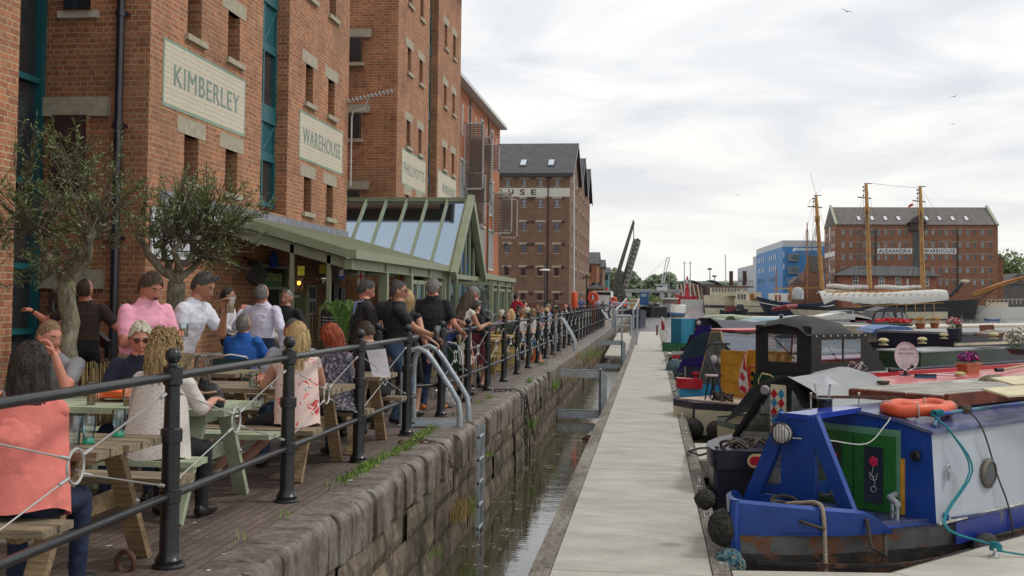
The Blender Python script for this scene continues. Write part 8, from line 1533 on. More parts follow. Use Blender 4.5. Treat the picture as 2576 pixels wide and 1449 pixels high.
q=b1.at('cabin_top_rail','rusty handrail on white pegs on the nearest boat roof','rail',(0,0,0));mb=MB();mb.bar((.95,.60,1.74),(1.9,.0,1.73),.03,.03);q.part('rail',mb,RUST);mb=MB()
for f in(0,.5,1): mb.tube([(.95+.95*f,.60-.6*f,1.56),(.95+.95*f,.60-.6*f,1.76)],.010,6);mb.ball((.95+.95*f,.60-.6*f,1.775),.016,8)
q.part('pegs',mb,BLIND)
TRQ=mat('turquoise_rope',(.02,.22,.27),.9,bump=1,bscale=70);q=b1.at('turquoise_rope','turquoise rope from the roof pole down to the cleat on the finger pontoon','rope',(0,0,0));e=b1.Z(2505,1395,.42);mb=MB()
for dy in(0,.03): mb.tube(sm([(a.x+.10,-.82,1.66),(a.x+.14,-1.0,1.48),(a.x+.35+dy*2,-1.07,1.1),(e.x-.18+dy,-1.12,.66),(e.x,e.y,.50)]),.010,6)
for k in range(5): mb.torus((a.x+.12+.03*k,-.82,1.67),.035,.009,(1,.3*k,.2),10,5);mb.torus((e.x,e.y,.47+.01*k),.05,.010,(.2*k,.1,1),12,5)
mb.tube([(e.x,e.y,.46),(e.x+.2,e.y-.2,.42),(e.x+.5,e.y-.25,.41)],.010,6);q.part('rope',mb,TRQ)
q=b1.at('black_rope','thin black rope crossing the grey cabin side and porthole','rope',(0,0,0));a2=b1.Y(2440,1052,-.86);mb=MB();mb.tube(sm([(a2.x,-.82,1.69),(a2.x+.02,-.98,1.5),(a2.x+.3,-1.0,1.0),(a2.x+.45,-1.06,.62),(a2.x+.5,-1.10,.15)]),.009,6);mb.ball((a2.x,-.82,1.68),(.07,.06,.05),8,jit=.3);q.part('rope',mb,ROPE)
w_=b1.W(e);single('cleat',cleatmb(w_.x,w_.y,PZ+.002,R(70)),CLEAT,'large cleat wound with turquoise rope at the bottom right','cleat',smooth=True)
q=b1.at('tyre_fender','black tyre hanging between the grey hull and the finger pontoon','tyre',(0,0,0));c=b1.Y(2475,1395,-1.12);mb=MB();mb.torus((c.x,-1.14,.22),.19,.07,(0,1,0),24,10);q.part('tyre',mb,mat('old_rubber',(.02,.02,.02),.8,bump=1,bscale=30),smooth=True)
c=b1.Z(2075,1040,1.55);q=b1.at('chimney','tall black stove chimney with conical cowl behind the blue plank','chimney',(0,0,0));p=b1.Z(2075,1043,1.60);mb=MB();p.z=1.75;zt=1.75+.27;mb.lathe([(.085,0),(.078,.02),(.078,zt-p.z-.12),(.085,zt-p.z-.10)],(p.x,p.y,p.z-.15),16);q.part('pipe',mb,BLACKIRON,smooth=True);mb=MB();mb.lathe([(.14,zt-p.z+.06),(.012,zt-p.z+.13)],(p.x,p.y,p.z-.15),16)
for a in(0,2.1,4.2): mb.tube([(p.x+.075*math.cos(a),p.y+.075*math.sin(a),zt-.27),(p.x+.11*math.cos(a),p.y+.11*math.sin(a),zt-.08)],.007,4)
q.part('cowl',mb,mat('zinc_cowl',(.4,.4,.42),.35,.6))
RRD=mat('red_roof_paint',(.50,.085,.08),.28,var=.12,scale=2,stain=(.62,.30,.27),stains=(.5,.75),sscale=1.5);CRS=mat('cream_side',(.60,.46,.22),.45,var=.05);NVB=mat('navy_black_hull',(.014,.013,.03),.35,var=.2);RED=mat('bright_red_edge',(.42,.01,.025),.35)
def cover(name,t,x0,x1,hw,zs,zr,m,sag=.06,mat2=None):
 mb=MB();n=8;rs=[]
 for i in range(n+1):
  f=i/n;x=x0+(x1-x0)*f;z_r=zr[0]+(zr[1]-zr[0])*f-sag*math.sin(math.pi*f)+.015*math.sin(5*i);z_s=zs[0]+(zs[1]-zs[0])*f
  rs.append([(x,-hw,z_s),(x,-hw*.92,z_s+(z_r-z_s)*.35),(x,-hw*.45+.02*math.sin(3*i),z_s+(z_r-z_s)*.8),(x,-.08,z_r),(x,.08,z_r),(x,hw*.5,z_s+(z_r-z_s)*.75),(x,hw,z_s)])
 mb.loft(rs,cap=False,closed=False);return t.part(name,mb,m,smooth=True)
b2=BF((.8,14.3));t=b2.thing('narrowboat','narrowboat with black bow, red lozenge, diamond painted post and long red roof')
mb=MB();lhull(mb,0,15,1.04,.62,bow=2.2,rise=.18,bands=((0,.5,0),(.5,1,1)));t.part('hull',mb,[BTM,NVB],smooth=True)
mb=MB();mb.loft([[(x,-w-.0,.70),(x,-w-.012,.93),(x,w+.012,.93),(x,w,.70)] for x,w in((.0,.03),(.25,.34),(.6,.60),(1.0,.78),(1.5,.92))]);t.part('bow_block',mb,NVB,smooth=True)
p0=Vector((.16,-.34,.82));p1=Vector((.85,-.80,.82));MS=frameM(p0,(p1-p0),(0,0,1));l_=(p1-p0).length
for nm,m_,a,dz in(('cream_lozenge',mat('lozenge_cream',(.6,.48,.25)),.0,.004),('red_lozenge',RED,.03,.008)):
 pts=[(a+.07+(.07-a)*-math.cos(k/8*math.pi-math.pi/2+math.pi/2)*1,0,0) for k in range(1)];r=.085-a;poly=[(.10-r*math.sin(k/8*math.pi),r*math.cos(k/8*math.pi)) for k in range(9)];poly=[(x,y) for x,y in poly]+[(l_-.03,-r),(l_-.03,r)]
 mb=MB();mb.prism([MS@Vector((x,y-.0,dz+.012)) for x,y in poly],MS.to_3x3()@Vector((0,0,.004)));t.part(nm,mb,m_)
mb=MB();x=1.38
for sg in(-1,1): mb.bar((x,sg*.92,.72),(x,sg*.22,1.64),.06,.08,up=(1,0,0));mb.bar((x,sg*.22,1.64),(x,0,1.72),.06,.08,up=(1,0,0))
mb.bar((x,-.92,.72),(x,.92,.72),.06,.1);cr=t.part('cratch_frame',mb,BLACKIRON);mb=MB();mb.prism([(x+.03,-.9,.75),(x+.03,-.22,1.62),(x+.03,.22,1.62),(x+.03,.9,.75)],(.006,0,0));t.part('pane',mb,PVCW,cr)
mb=MB();mb.box(x-.06,x-.03,-.09,.14,.76,1.68);po_=t.part('diamond_post',mb,mat('post_cream',(.62,.56,.42),.45));dr,db=MB(),MB()
for k in range(7):
 z=.84+.12*k
 for yy,o_ in((-.032,k%2),(.082,(k+1)%2)):
  mbx=dr if o_ else db;mbx.add([(x-.063,yy-.055,z),(x-.063,yy,z-.07),(x-.063,yy+.055,z),(x-.063,yy,z+.07)],[(0,1,2,3)])
t.part('red_diamonds',dr,RED,po_);t.part('blue_diamonds',db,mat('diamond_blue',(.03,.22,.42),.45),po_)
mb=MB();mb.lathe([(.03,-.06),(.06,-.04),(.068,0),(.05,.02)],(x-.1,.20,1.60),14,ax=(-1,-.3,0));t.part('headlamp',mb,mat('grey_lamp',(.35,.35,.36),.3,.4),smooth=True)
cover('cratch_cover',t,x,2.85,.98,(1.08,1.46),(1.80,1.86),mat('grey_pvc_cover',(.24,.25,.26),.5,var=.12,scale=2,bump=.4,bscale=5));mb=MB();mb.add([(x+.35,-.985,.95),(2.5,-.985,1.15),(2.5,-.97,1.38),(x+.2,-.97,1.15)],[(0,1,2,3)]);t.part('side_window',mb,PVCW)
cabin(t,2.73,14.5,.97,.66,1.56,.05,CRS,RRD,NVB,tum=.10)
mb=MB();mb.box(2.7,14.5,-.935,-.885,1.50,1.60);mb.box(2.7,14.5,.84,.90,1.56,1.66);t.part('roof_edge',mb,RED)
q=b2.at('mooring_rope','pair of dark ropes from the black bow to the pontoon edge','rope',(0,0,0));e=b2.L(G(1730,1142,PZ));mb=MB()
for k in(0,1): mb.tube([(.1,-.05+.1*k,.95),(e.x*.5,e.y*.5,.62+.1*k),(e.x,e.y,.44)],.016,6)
for k in range(10): mb.torus((.28+.07*k,.1*math.sin(k*2),.96),.09,.02,(math.sin(k),math.cos(k),1.3),12,5)
q.part('rope',mb,ROPE)
def dish(bf,u,v,ub,vb,zb,r,label,text,nrm):
 pb=bf.Z(ub,vb,zb);c=bf.X(u,v,pb.x);t=bf.at('satellite_dish',label,'satellite dish',(0,0,0));n_=Vector(nrm).normalized();mb=MB();mb.lathe([(r,.03),(r*.99,.045),(r*.6,.0),(.02,-.02)],c,32,ax=n_);t.part('dish',mb,mat('dish_pinkish_grey',(.42,.36,.37),.5),smooth=True)
 mb=MB();mb.tube([pb,pb+Vector((0,0,.1)),c-n_*.05+Vector((0,0,-r*.6))],.02,6);mb.lathe([(.09,0),(.09,.02),(.03,.05)],pb,14);t.part('stand',mb,BLACKIRON);mb=MB();mb.tube([c+Vector((0,0,-r*.95)),c+n_*.16+Vector((0,0,-r*.8))],.012,5);mb.ball(c+n_*.17+Vector((0,0,-r*.72)),.035,8);t.part('feed_arm',mb,BLACKIRON)
 if text:
  up=Vector((0,0,1));up=(up-n_*up.dot(n_)).normalized();rt=up.cross(n_)
  for s_,w_,h_,dy in(('TRAVEL SAT',.27,.032,.10),('07914 401 036',.30,.030,.035)):
   M=Matrix(((rt.x,up.x,n_.x,0),(rt.y,up.y,n_.y,0),(rt.z,up.z,n_.z,0),(0,0,0,1)));M.translation=c+rt*(-w_/2)+up*dy+n_*.036;t.part('lettering',textmesh(s_,w_,h_,M,0),DARK)
dish(b2,2277,897,2277,945,1.62,.235,'round pinkish satellite dish lettered TRAVEL SAT on the red roof',1,(-.35,-.90,.12))
TERR=mat('terracotta_plastic',(.42,.13,.055),.5,var=.08);MAG=mat('magenta_petals',(.30,.01,.16),.6,var=.4,scale=40);FG=mat('pot_foliage',(.09,.16,.025),.6,var=.5,scale=30)
def planter(bf,u,v,zb,w,d,h,label,petals,pot,np_=170,fol=160,fh=.16,rz=0,round_=False,name='flower_pot'):
 c=bf.Z(u,v,zb);t=bf.at(name,label,'flower pot',c);mb=MB()
 if round_: mb.lathe([(w*.34,0),(w*.5,h*.85),(w*.54,h*.86),(w*.54,h)],n=18)
 else:
  f=lambda k,z:[(-w/2*k,-d/2*k,z),(w/2*k,-d/2*k,z),(w/2*k,d/2*k,z),(-w/2*k,d/2*k,z)];mb.loft([f(.74,0),f(.95,h*.86),f(1.06,h*.87),f(1.06,h)])
 t.part('pot',mb,pot);rnd=random.Random(int(u));mb=MB()
 for k in range(fol):
  a=rnd.uniform(0,6.28);r=math.sqrt(rnd.random());c0=Vector((w*.5*r*math.cos(a),d*.5*r*math.sin(a),h+rnd.uniform(0,fh*.8)));l=Vector((rnd.uniform(-1,1),rnd.uniform(-1,1),rnd.uniform(-.2,1))).normalized()*rnd.uniform(.03,.07);w2=l.orthogonal().normalized()*.014;mb.add([c0,c0+l*.5+w2,c0+l,c0+l*.5-w2],[(0,1,2,3)])
 t.part('foliage',mb,FG)
 if petals:
  mb=MB()
  for k in range(np_):
   a=rnd.uniform(0,6.28);r=math.sqrt(rnd.random());c0=Vector((w*.56*r*math.cos(a),d*.62*r*math.sin(a),h+fh*(.35+.75*rnd.random()*(1-.5*r*r))));s_=min(.034,w*.08);n_=Vector((rnd.uniform(-1,1),rnd.uniform(-1,.2),rnd.uniform(-.2,1))).normalized();u_=n_.orthogonal().normalized()*s_;v2=n_.cross(u_).normalized()*s_;mb.add([c0+n_*.008]+[c0+u_*math.cos(q)+v2*math.sin(q) for q in[k2*1.2566 for k2 in range(5)]],[(0,i+1,(i+1)%5+1) for i in range(5)],rnd.randrange(len(petals)))
  t.part('flowers',mb,petals)
planter(b2,2437,942,1.62,.50,.20,.19,'terracotta trough of magenta petunias on the red roof',[MAG,mat('deep_purple_petals',(.13,.005,.12),.6)],TERR)
q=b2.at('deck_brush','long handled deck brush with blue bristles lying on the red roof','brush',(0,0,0));a=b2.Z(2328,948,1.66);e=b2.Z(2432,947,1.66);mb=MB();mb.tube([a+Vector((.05,0,.04)),e],.014,8);q.part('handle',mb,mat('pink_white_handle',(.6,.45,.45),.4));mb=MB();mb.bar(a+Vector((-.12,.10,.03)),a+Vector((.12,-.10,.03)),.07,.03);q.part('head',mb,BLACKIRON);mb=MB();mb.bar(a+Vector((-.12,.10,-.005)),a+Vector((.12,-.10,-.005)),.08,.05);q.part('bristles',mb,mat('blue_bristle',(.04,.16,.3),.9,bump=1,bscale=90))
c=b2.Z(2223,980,1.60);q=b2.at('roof_vent','brown flat topped vent at the front of the red roof','vent',c);mb=MB();mb.lathe([(.14,0),(.14,.03),(.07,.035),(.07,.10),(.085,.10),(.085,.12)],n=18);q.part('vent',mb,mat('brown_vent',(.10,.075,.055),.6))
c=b2.Z(2415,990,1.64);single('plastic_sheet',blob(b2.W((c.x,c.y,1.70)),(.28,.16,.10),12,amp=.3,flat=.3),mat('dirty_plastic',(.5,.48,.42),.5),'crumpled pale plastic sheet between the two front roofs','sheet',smooth=True)
q=b2.at('grey_boulder','rough brown grey sack or stone resting between the roofs at the right','sack',(0,0,0));c=b2.Z(2500,975,1.7);q.part('sack',blob((c.x,c.y,1.74),(.24,.2,.13),3,amp=.1,flat=.5),mat('speckled_sack',(.17,.14,.10),.9,var=.5,scale=30,bump=1),smooth=True)
q=b2.at('wire_aerial','folding white wire aerial standing on the red roof edge','aerial',(0,0,0));c=b2.Z(2155,952,1.62);mb=MB();r2_=random.Random(3)
for k in range(9): a=r2_.uniform(0,6.28);mb.tube([c+Vector((0,0,.05)),c+Vector((.16*math.cos(a),.16*math.sin(a),.16)),c+Vector((.1*math.cos(a+1),.1*math.sin(a+1),.26))],.004,4)
q.part('wires',mb,BLIND)
b3=BF((1.78,20.4));t=b3.thing('narrowboat','dark green narrowboat with black fabric canopy and cream scroll line');DG3=mat('dark_green_coach',(.006,.035,.02),.25,var=.1,spec=.6);BC3=mat('black_canopy_cloth',(.011,.011,.012),.7,var=.15,scale=4,bump=.5,bscale=6)
mb=MB();lhull(mb,-.45,15,1.04,.62,bow=.7,rise=.02,bands=((0,.55,0),(.55,.88,1),(.88,1,2)));t.part('hull',mb,[BTM,HC,DG3],smooth=True)
mb=MB();mb.box(.2,2.5,-1.0,.13,.6,1.50);t.part('stern_panel',mb,DG3)
mb=MB();XA,XB_,ya,yb=.30,2.15,-1.02,.16
ring=lambda x,zt,zs:[(x,ya,zs),(x,ya+.05,zt-.16),(x,ya+.22,zt-.03),(x,(ya+yb)/2,zt+.03),(x,yb-.2,zt-.03),(x,yb-.05,zt-.16),(x,yb,zs)]
mb.loft([ring(XA-.08,2.36,2.2),ring(XA+.1,2.46,2.2),ring(.9,2.52,2.2),ring(1.5,2.44,2.16),ring(2.0,2.24,2.0),ring(2.3,2.0,1.85),],cap=False,closed=False);cn=t.part('canopy_top',mb,BC3,smooth=True)
Mf3=frameM((XA,yb,0),(0,-1,0),(0,0,1));mb=MB();wallgrid(mb,Mf3,0,1.18,1.44,2.36,[(.27,.88,1.72,2.21)],.01);Ms3=frameM((XA,ya,0),(1,0,0),(0,0,1));wallgrid(mb,Ms3,0,1.72,1.52,2.22,[(.30,1.55,1.72,2.12)],.01);mb.prism([(2.0,ya,1.52),(2.0,ya,2.16),(2.72,ya,1.52)],(0,.02,0));t.part('canopy_wall',mb,BC3,cn)
mb=MB();mb.add([Mf3@Vector(p) for p in((.25,1.70,-.005),(.9,1.70,-.005),(.9,2.23,-.005),(.25,2.23,-.005))],[(0,1,2,3)]);t.part('front_window',mb,PVCW,cn);mb=MB();mb.add([Ms3@Vector(p) for p in((.28,1.7,-.005),(1.57,1.7,-.005),(1.57,2.14,-.005),(.28,2.14,-.005))],[(0,1,2,3)]);t.part('side_window',mb,PVCW,cn)
mb=MB();mb.box(XA+.95,XA+.99,ya-.005,ya+.01,1.7,2.14);mb.bar(Mf3@Vector((.34,2.15,-.05)),Mf3@Vector((.8,1.78,-.05)),.02,.02);mb.bar(Mf3@Vector((.75,2.2,-.05)),Mf3@Vector((.72,1.76,-.05)),.02,.02);mb.bar((XA+.4,ya+.05,2.15),(XA+.9,ya+.05,1.72),.03,.02);t.part('window_straps',mb,BC3,cn)
mb=MB();CRL=mat('scroll_cream',(.55,.45,.25),.5);sc=[(.22,.85),(.16,1.15),(.14,1.38),(.22,1.50),(.40,1.48),(.55,1.40),(.68,1.37),(.78,1.44),(.80,1.47),(.84,1.42),(.95,1.38),(1.2,1.37)];mb.tube([Mf3@Vector((x_,z_,.09)) for x_,z_ in sc],.018,6);t.part('scroll_line',mb,CRL)
mb=MB();
for k in range(8): mb.lathe([(.016,0),(.016,.01)],(XA+.12+.22*k,ya-.01,2.19-.0*k),8,ax=(0,-1,0))
t.part('press_studs',mb,BLIND)
cabin(t,2.5,14,.95,.64,1.36,.05,DG3,mat('grey_green_roof',(.25,.27,.26),.3,var=.12,scale=3),DG3)
q=b3.at('roof_locker','long dark green roof locker with grey lids on the green boat','locker',(0,0,0));a=b3.Y(2205,870,.55);c=b3.Y(2395,838,.55);mb=MB();mb.box(a.x,a.x+1.5,-.45,.5,1.42,1.78);mb.box(a.x+1.52,c.x+.6,-.45,.5,1.42,1.78);q.part('box',mb,DG3);mb=MB();mb.box(a.x-.03,a.x+1.51,-.48,.53,1.78,1.81);mb.box(a.x+1.52,c.x+.63,-.48,.53,1.782,1.815);q.part('lid',mb,mat('grey_felt_lid',(.30,.31,.32),.55,var=.1))
planter(b3,2436,880,1.42,.34,.22,.19,'terracotta box of bushy green plants on the green boat roof',None,TERR,fol=340,fh=.3);planter(b3,2462,886,1.42,.17,.17,.12,'small red pot of pink begonias on the green boat roof',[mat('pale_red_petal',(.45,.06,.06))],mat('red_pot',(.4,.02,.03)),40,40,.1,round_=True)
q=b3.at('garden_hose','dark green tarpaulin bundle with white lid on the green boat roof','bundle',(0,0,0));c=b3.Z(2462,905,1.46);q.part('cloth',blob((c.x,c.y,1.50),(.5,.22,.10),17,amp=.25,flat=.3),mat('green_tarpaulin',(.015,.05,.04),.3),smooth=True);mb=MB();mb.box(c.x-.35,c.x+.05,c.y+.0,c.y+.25,1.58,1.64);q.part('lid',mb,BLIND)
fender(b3,(b3.Z(2375,892,1.5).x,b3.Z(2375,892,1.5).y,1.5),(.10,.10,.13),'grey fluffy mop head beside the magenta flowers',mat('grey_mop',(.25,.25,.25),.9,bump=1.5,bscale=60),'mop_head')
q=b3.at('watering_can','dark green watering can with hooped handle on a far roof','watering can',b3.Z(2530,862,1.5));mb=MB();mb.lathe([(.12,0),(.13,.24),(.12,.25)],n=16);q.part('body',mb,DGN);mb=MB();mb.tube([(-.11,0,.24),(-.08,0,.34),(0,0,.38),(.08,0,.34),(.11,0,.24)],.015,6);q.part('handle',mb,DGN)
b4=BF((1.22,23.46));t=b4.thing('narrowboat','cream hulled narrowboat with open varnished yellow doors and tiller rail');VAR=mat('varnished_yellow_wood',(.45,.22,.025),.4,var=.2,scale=4)
mb=MB();lhull(mb,-.55,14,1.0,.70,bow=.45,rise=.03,bands=((0,.35,1),(.35,.86,0),(.86,1,2)));t.part('hull',mb,[HC,BTM,NVB],smooth=True)
mb=MB();mb.box(-.1,1.5,-.8,.8,.71,.74);t.part('deck',mb,mat('pink_deck',(.5,.38,.3)))
xd=1.0;a=b4.X(1813,880,xd);c=b4.X(1876,1040,xd);mb=MB();mb.box(xd,xd+.04,c.y,a.y,.74,a.z);d_=t.part('door',mb,VAR);mb=MB();h=a.z-.74;w=a.y-c.y
for z0,z1 in((.05,.28),(.34,.66),(.72,.92)): mb.box(xd-.008,xd,c.y+w*.18,a.y-w*.18,.74+h*z0,.74+h*z1)
t.part('door_panel',mb,mat('varnished_panel',(.50,.25,.03),.4,var=.2),d_)
a=b4.X(1880,880,1.2);mb=MB();mb.box(1.2,1.24,-1.1,a.y,.74,a.z);t.part('door_far_leaf',mb,VAR);mb=MB();
for k in range(3): mb.lathe([(.05,0),(.05,.01)],(1.195,a.y-.15,1.25-.18*k),12,ax=(-1,0,0))
t.part('gauges',mb,BLACKIRON)
cabin(t,1.4,13.5,.92,.72,1.5,.05,VAR,mat('roof_navy',(.03,.03,.06),.4),NVB)
mb=MB();pts=[b4.X(u,v,.35) for u,v in((1835,865),(1785,865),(1776,880),(1800,935),(1815,985),(1820,1010),(1805,1015))];mb.tube(pts,.022,8);mb.tube([b4.X(1785,1010,.35),b4.X(1797,945,.35)],.018,6);mb.tube([b4.X(1797,945,.35),b4.X(1815,945,.35)],.022,6);t.part('stern_rail',mb,mat('dark_blue_tube',(.02,.02,.06),.4),smooth=True)
q=b4.at('maple_leaf_flag','red and white maple leaf flag on a cream staff by the yellow doors','flag',(0,0,0));x=.15;Q=lambda u,v:b4.X(u,v,x);mb=MB();mb.tube([Q(1884,1035),Q(1878,960)],.022,8);q.part('staff',mb,HC);F4=[(1873,890),(1876,915),(1879,945),(1885,998),(1862,985),(1858,960),(1862,930)]
def band(pp,m_,nm,off): mb=MB();pp=[Q(u,v)+Vector((off,0,0)) for u,v in pp];mb.prism(pp,(.006,0,0));q.part(nm,mb,m_)
band(F4,mat('flag_white',(.66,.64,.66),.8),'cloth',0);band([(1872,888),(1879,935),(1869,928)],mat('flag_red',(.5,.02,.05),.8),'red_bar',-.008);band([(1860,978),(1885,998),(1884,980),(1866,968)],mat('flag_red'
,(.5,.02,.05)),'red_bar',-.008)
L_=[(0,1),(.2,.6),(.5,.7),(.38,.2),(.75,.35),(.65,.1),(.9,0),(.45,-.4),(.5,-.55),(.08,-.5),(.05,-.95)];L_=L_+[(-x_,y_) for x_,y_ in reversed(L_)];band([(1868+x_*8-y_*3,948-y_*15) for x_,y_ in L_],mat('flag_red',(.5,.02,.05)),'maple_leaf',-.008)
fender(b4,(-.62,-.05,.22),(.2,.2,.2),'wide black rope fender at the cream stern',FEND)
fender(b4,(-.45,-.50,.20),(.2,.2,.2),'second black rope fender under the cream stern',FEND)
def cratchboat(loc,label,hullm,xs,pts,m,edge=None,win=None,cov=None,cabm=None,tipm=None,z=.62,L_=14,lights=None,bands=None):
 b=BF(loc);t=b.thing('narrowboat',label);mb=MB();lhull(mb,0,L_,1.0,z,bow=2.0,rise=.22,bands=bands or ((0,.5,0),(.5,1,1)));t.part('hull',mb,hullm,smooth=True)
 Q=[b.X(u,v,xs) for u,v in pts];mb=MB();mb.prism(Q,(.05,0,0));c=t.part('cratch_board',mb,m)
 if win: mb=MB();mb.prism([b.X(u,v,xs-.02) for u,v in win],(.012,0,0));t.part('pane',mb,mat('murky_glass',(.10,.11,.10),.15,var=.4,spec=.8),c)
 if edge: mb=MB();k=[b.X(u,v,xs-.03) for u,v in edge[0]];[mb.bar(p,r,.03,.05,up=(1,0,0)) for p,r in zip(k,k[1:])];t.part('edge_trim',mb,edge[1],c)
 if cov: cover('cover',t,xs,cov[0],.9,cov[1],cov[2],cov[3])
 if cabm: cabin(t,cov[0] if cov else xs+1,L_-.5,.92,z,z+.85,.08,cabm[0],cabm[1])
 if lights:
  for u,v in lights: p=b.X(u,v,xs-.1);mb=MB();mb.lathe([(.05,-.08),(.10,-.05),(.11,0)],p,16,ax=(-1,-.2,0));l_=t.part('headlamp',mb,mat('chrome_lamp',(.6,.6,.6),.12,.8),smooth=True);mb=MB();mb.lathe([(.09,0),(.05,.02)],p+Vector((-.015,0,0)),14,ax=(-1,-.2,0));t.part('lens',mb,mat('lamp_lens',(.5,.5,.5)),l_)
 return b,t
GC=mat('grey_cover_cloth',(.045,.05,.06),.6,var=.15,bump=.4,bscale=5);GC2=mat('blue_grey_cover',(.07,.09,.125),.6,var=.12,bump=.4,bscale=5);LBL=mat('sky_blue_panel',(.03,.25,.48),.4);PUR=mat('deep_purple_panel',(.018,.006,.13),.3,var=.1)
b5,t=cratchboat((.68,26.82),'narrowboat with red and sky blue bow, murky cratch window and twin headlamps',[BTM,LBL],.95,[(1788,832),(1812,832),(1850,1010),(1742,1010)],mat('tan_edge_board',(.28,.20,.11),.5),win=[(1789,838),(1811,838),(1845,990),(1752,990)],cov=(3.6,(1.3,1.55),(2.02,1.85),GC2),cabm=(mat('olive_side',(.1,.1,.05)),GC),lights=((1797,903),(1817,907)))
mb=MB();mb.loft([[(x,-w-.02,.72),(x,-w-.02,.95),(x,w,.95),(x,w,.72)] for x,w in((-.02,.05),(.12,.25),(.3,.4))]);t.part('red_bow',mb,RED,smooth=True);mb=MB();mb.lathe([(.05,0),(.05,.12),(.09,.12),(.09,.18)],(.55,.0,.9),10);t.part('red_bollard',mb,RED)
b6,t=cratchboat((b3.o.x-.75,33.5),'narrowboat with deep purple cratch panel and white trim line',[HC,NVB],1.2,[(1755,826),(1785,826),(1763,938),(1731,938)],PUR,edge=(((1752,848),(1782,848)),BLIND),cov=(3.4,(1.1,1.4),(1.9,1.75),GC),cabm=(PUR,GC))
mb=MB();mb.prism([b6.X(u,v,1.22) for u,v in((1757,818),(1786,818),(1800,938),(1700,938))],(.05,0,0));t.part('board',mb,PUR);fender(b6,(-.1,-.1,.2),(.25,.3,.25),'dark rope fender at the bow of the purple boat',FEND)
b6b,t=cratchboat((.62,38.6),'narrowboat with navy bow striped red and white',[BTM,NVB],2.2,[(1735,842),(1752,842),(1758,880),(1722,880)],NVB)
mb=MB()
for i,(z,m_) in enumerate(((.70,0),(.82,1),(.96,0))): mb.loft([[(x,-w-.02,z),(x,-w-.03,z+.1),(x,-w,z+.06),(x,-w,z)] for x,w in((.02,.05),(.3,.40),(.8,.72),(1.6,.95))],m_)
t.part('stripes',mb,[BLIND,RED]);fender(b6b,(.12,-.1,.45),(.28,.28,.33),'turquoise knotted fender at the striped bow',FENB)
b7,t=cratchboat((1.2,47),'narrowboat with navy cratch, round spotlight and charcoal cover',[BTM,NVB],1.8,[(1757,800),(1778,800),(1795,848),(1742,848)],NVB,cov=(6.0,(1.3,1.5),(2.05,1.9),GC),cabm=(NVB,GC),lights=((1758,812),))
b8,t=cratchboat((.54,52.5),'narrowboat with dark green bow and turquoise box on deck',[BTM,mat('bow_green',(.015,.09,.04),.4)],2.0,[(1722,803),(1756,803),(1752,850),(1712,850)],mat('brown_door_panel',(.12,.05,.03),.5,var=.5))
a=b8.X(1688,801,1.0);c=b8.X(1714,846,1.0);mb=MB();mb.box(1.0,2.1,c.y,a.y,.7,a.z);t.part('box',mb,mat('turquoise_box',(.01,.17,.27),.45,var=.1));dish(b8,1750,792,1750,806,1.7,.42,'grey satellite dish above the turquoise box',0,(-.6,-.7,.2))
q=b8.at('red_ensign','red ensign hanging from a slanting staff near the pontoon end','flag',(0,0,0));mb=MB();mb.tube([b8.X(1683,845,.5),b8.X(1665,797,.5)],.03,6);q.part('staff',mb,BLIND);mb=MB();mb.prism([b8.X(u,v,.5) for u,v in((1666,800),(1674,815),(1670,832),(1664,829),(1663,812))],(.02,0,0));q.part('cloth',mb,mat('ensign_cloth',(.42,.03,.05),.8))
def far(Y): return lambda u,v: onY(u,v,Y)
def rboat(name,label,u0,u1,v0,v1,Y,side,roof,stripes=(),ln=10):
 """long low roof: near side runs up the boat axis from (u0,v1)"""
 a=onY(u0,v1,Y);z0=a.z;z1=onY(u0,v0,Y).z;t=Thing(name,label,'boat',(a.x,a.y,0));L2=ln;o=Vector((a.x,a.y,0));n_=-ND
 mb=MB();mb.prism([o,o+DV*L2,o+DV*L2+n_*1.9,o+n_*1.9],(0,0,z1-max(z0,WZ)));
 for i in range(len(mb.v)): mb.v[i].z+=max(z0,WZ)
 t.part('cabin',mb,side);mb=MB();mb.prism([o+Vector((0,0,z1+.004)),o+DV*L2+Vector((0,0,z1+.004)),o+DV*L2+n_*1.9+Vector((0,0,z1+.004)),o+n_*1.9+Vector((0,0,z1+.004))],(0,0,.05));t.part('roof',mb,roof)
 h=z1-max(z0,WZ)
 for f0,f1,m_ in stripes: mb=MB();mb.prism([o-n_*.012+Vector((0,0,max(z0,WZ)+h*f0)),o+DV*L2-n_*.012+Vector((0,0,max(z0,WZ)+h*f0)),o+DV*L2-n_*.012+Vector((0,0,max(z0,WZ)+h*f1)),o-n_*.012+Vector((0,0,max(z0,WZ)+h*f1))],n_*.01);t.part('stripe',mb,m_)
 mb=MB();mb.prism([o-DV*1.2+n_*.9+Vector((0,0,WZ-.1)),o-n_*.06+Vector((0,0,WZ-.1)),o+DV*(L2+1)-n_*.06+Vector((0,0,WZ-.1)),o+DV*(L2+1)+n_*1.96+Vector((0,0,WZ-.1)),o+n_*1.96+Vector((0,0,WZ-.1))],(0,0,max(.2,max(z0,WZ)-WZ+.12)));t.part('hull',mb,NVB);return t,o,z1
rboat('narrowboat','navy and cream striped narrowboat with small orange flower pots on its roof',2240,2400,828,862,31,mat('cream_band',(.55,.47,.33),.4),mat('cream_roof',(.5,.43,.35),.4),((.1,.45,PUR),(.6,.9,PUR)),12)
rboat('narrowboat','black and cream narrowboat right of the watering can',2400,2560,842,885,26,NVB,mat('grey_roof_paint',(.2,.2,.21),.4),((.35,.5,mat('cream_band',(.55,.47,.33))),),12)
rboat('narrowboat','white and navy narrowboat behind the charcoal cover',1850,1900,812,835,55,mat('white_band',(.6,.58,.55)),mat('white_roof',(.6,.6,.58)),((.0,.5,mat('blue_band',(.02,.05,.2))),),12)
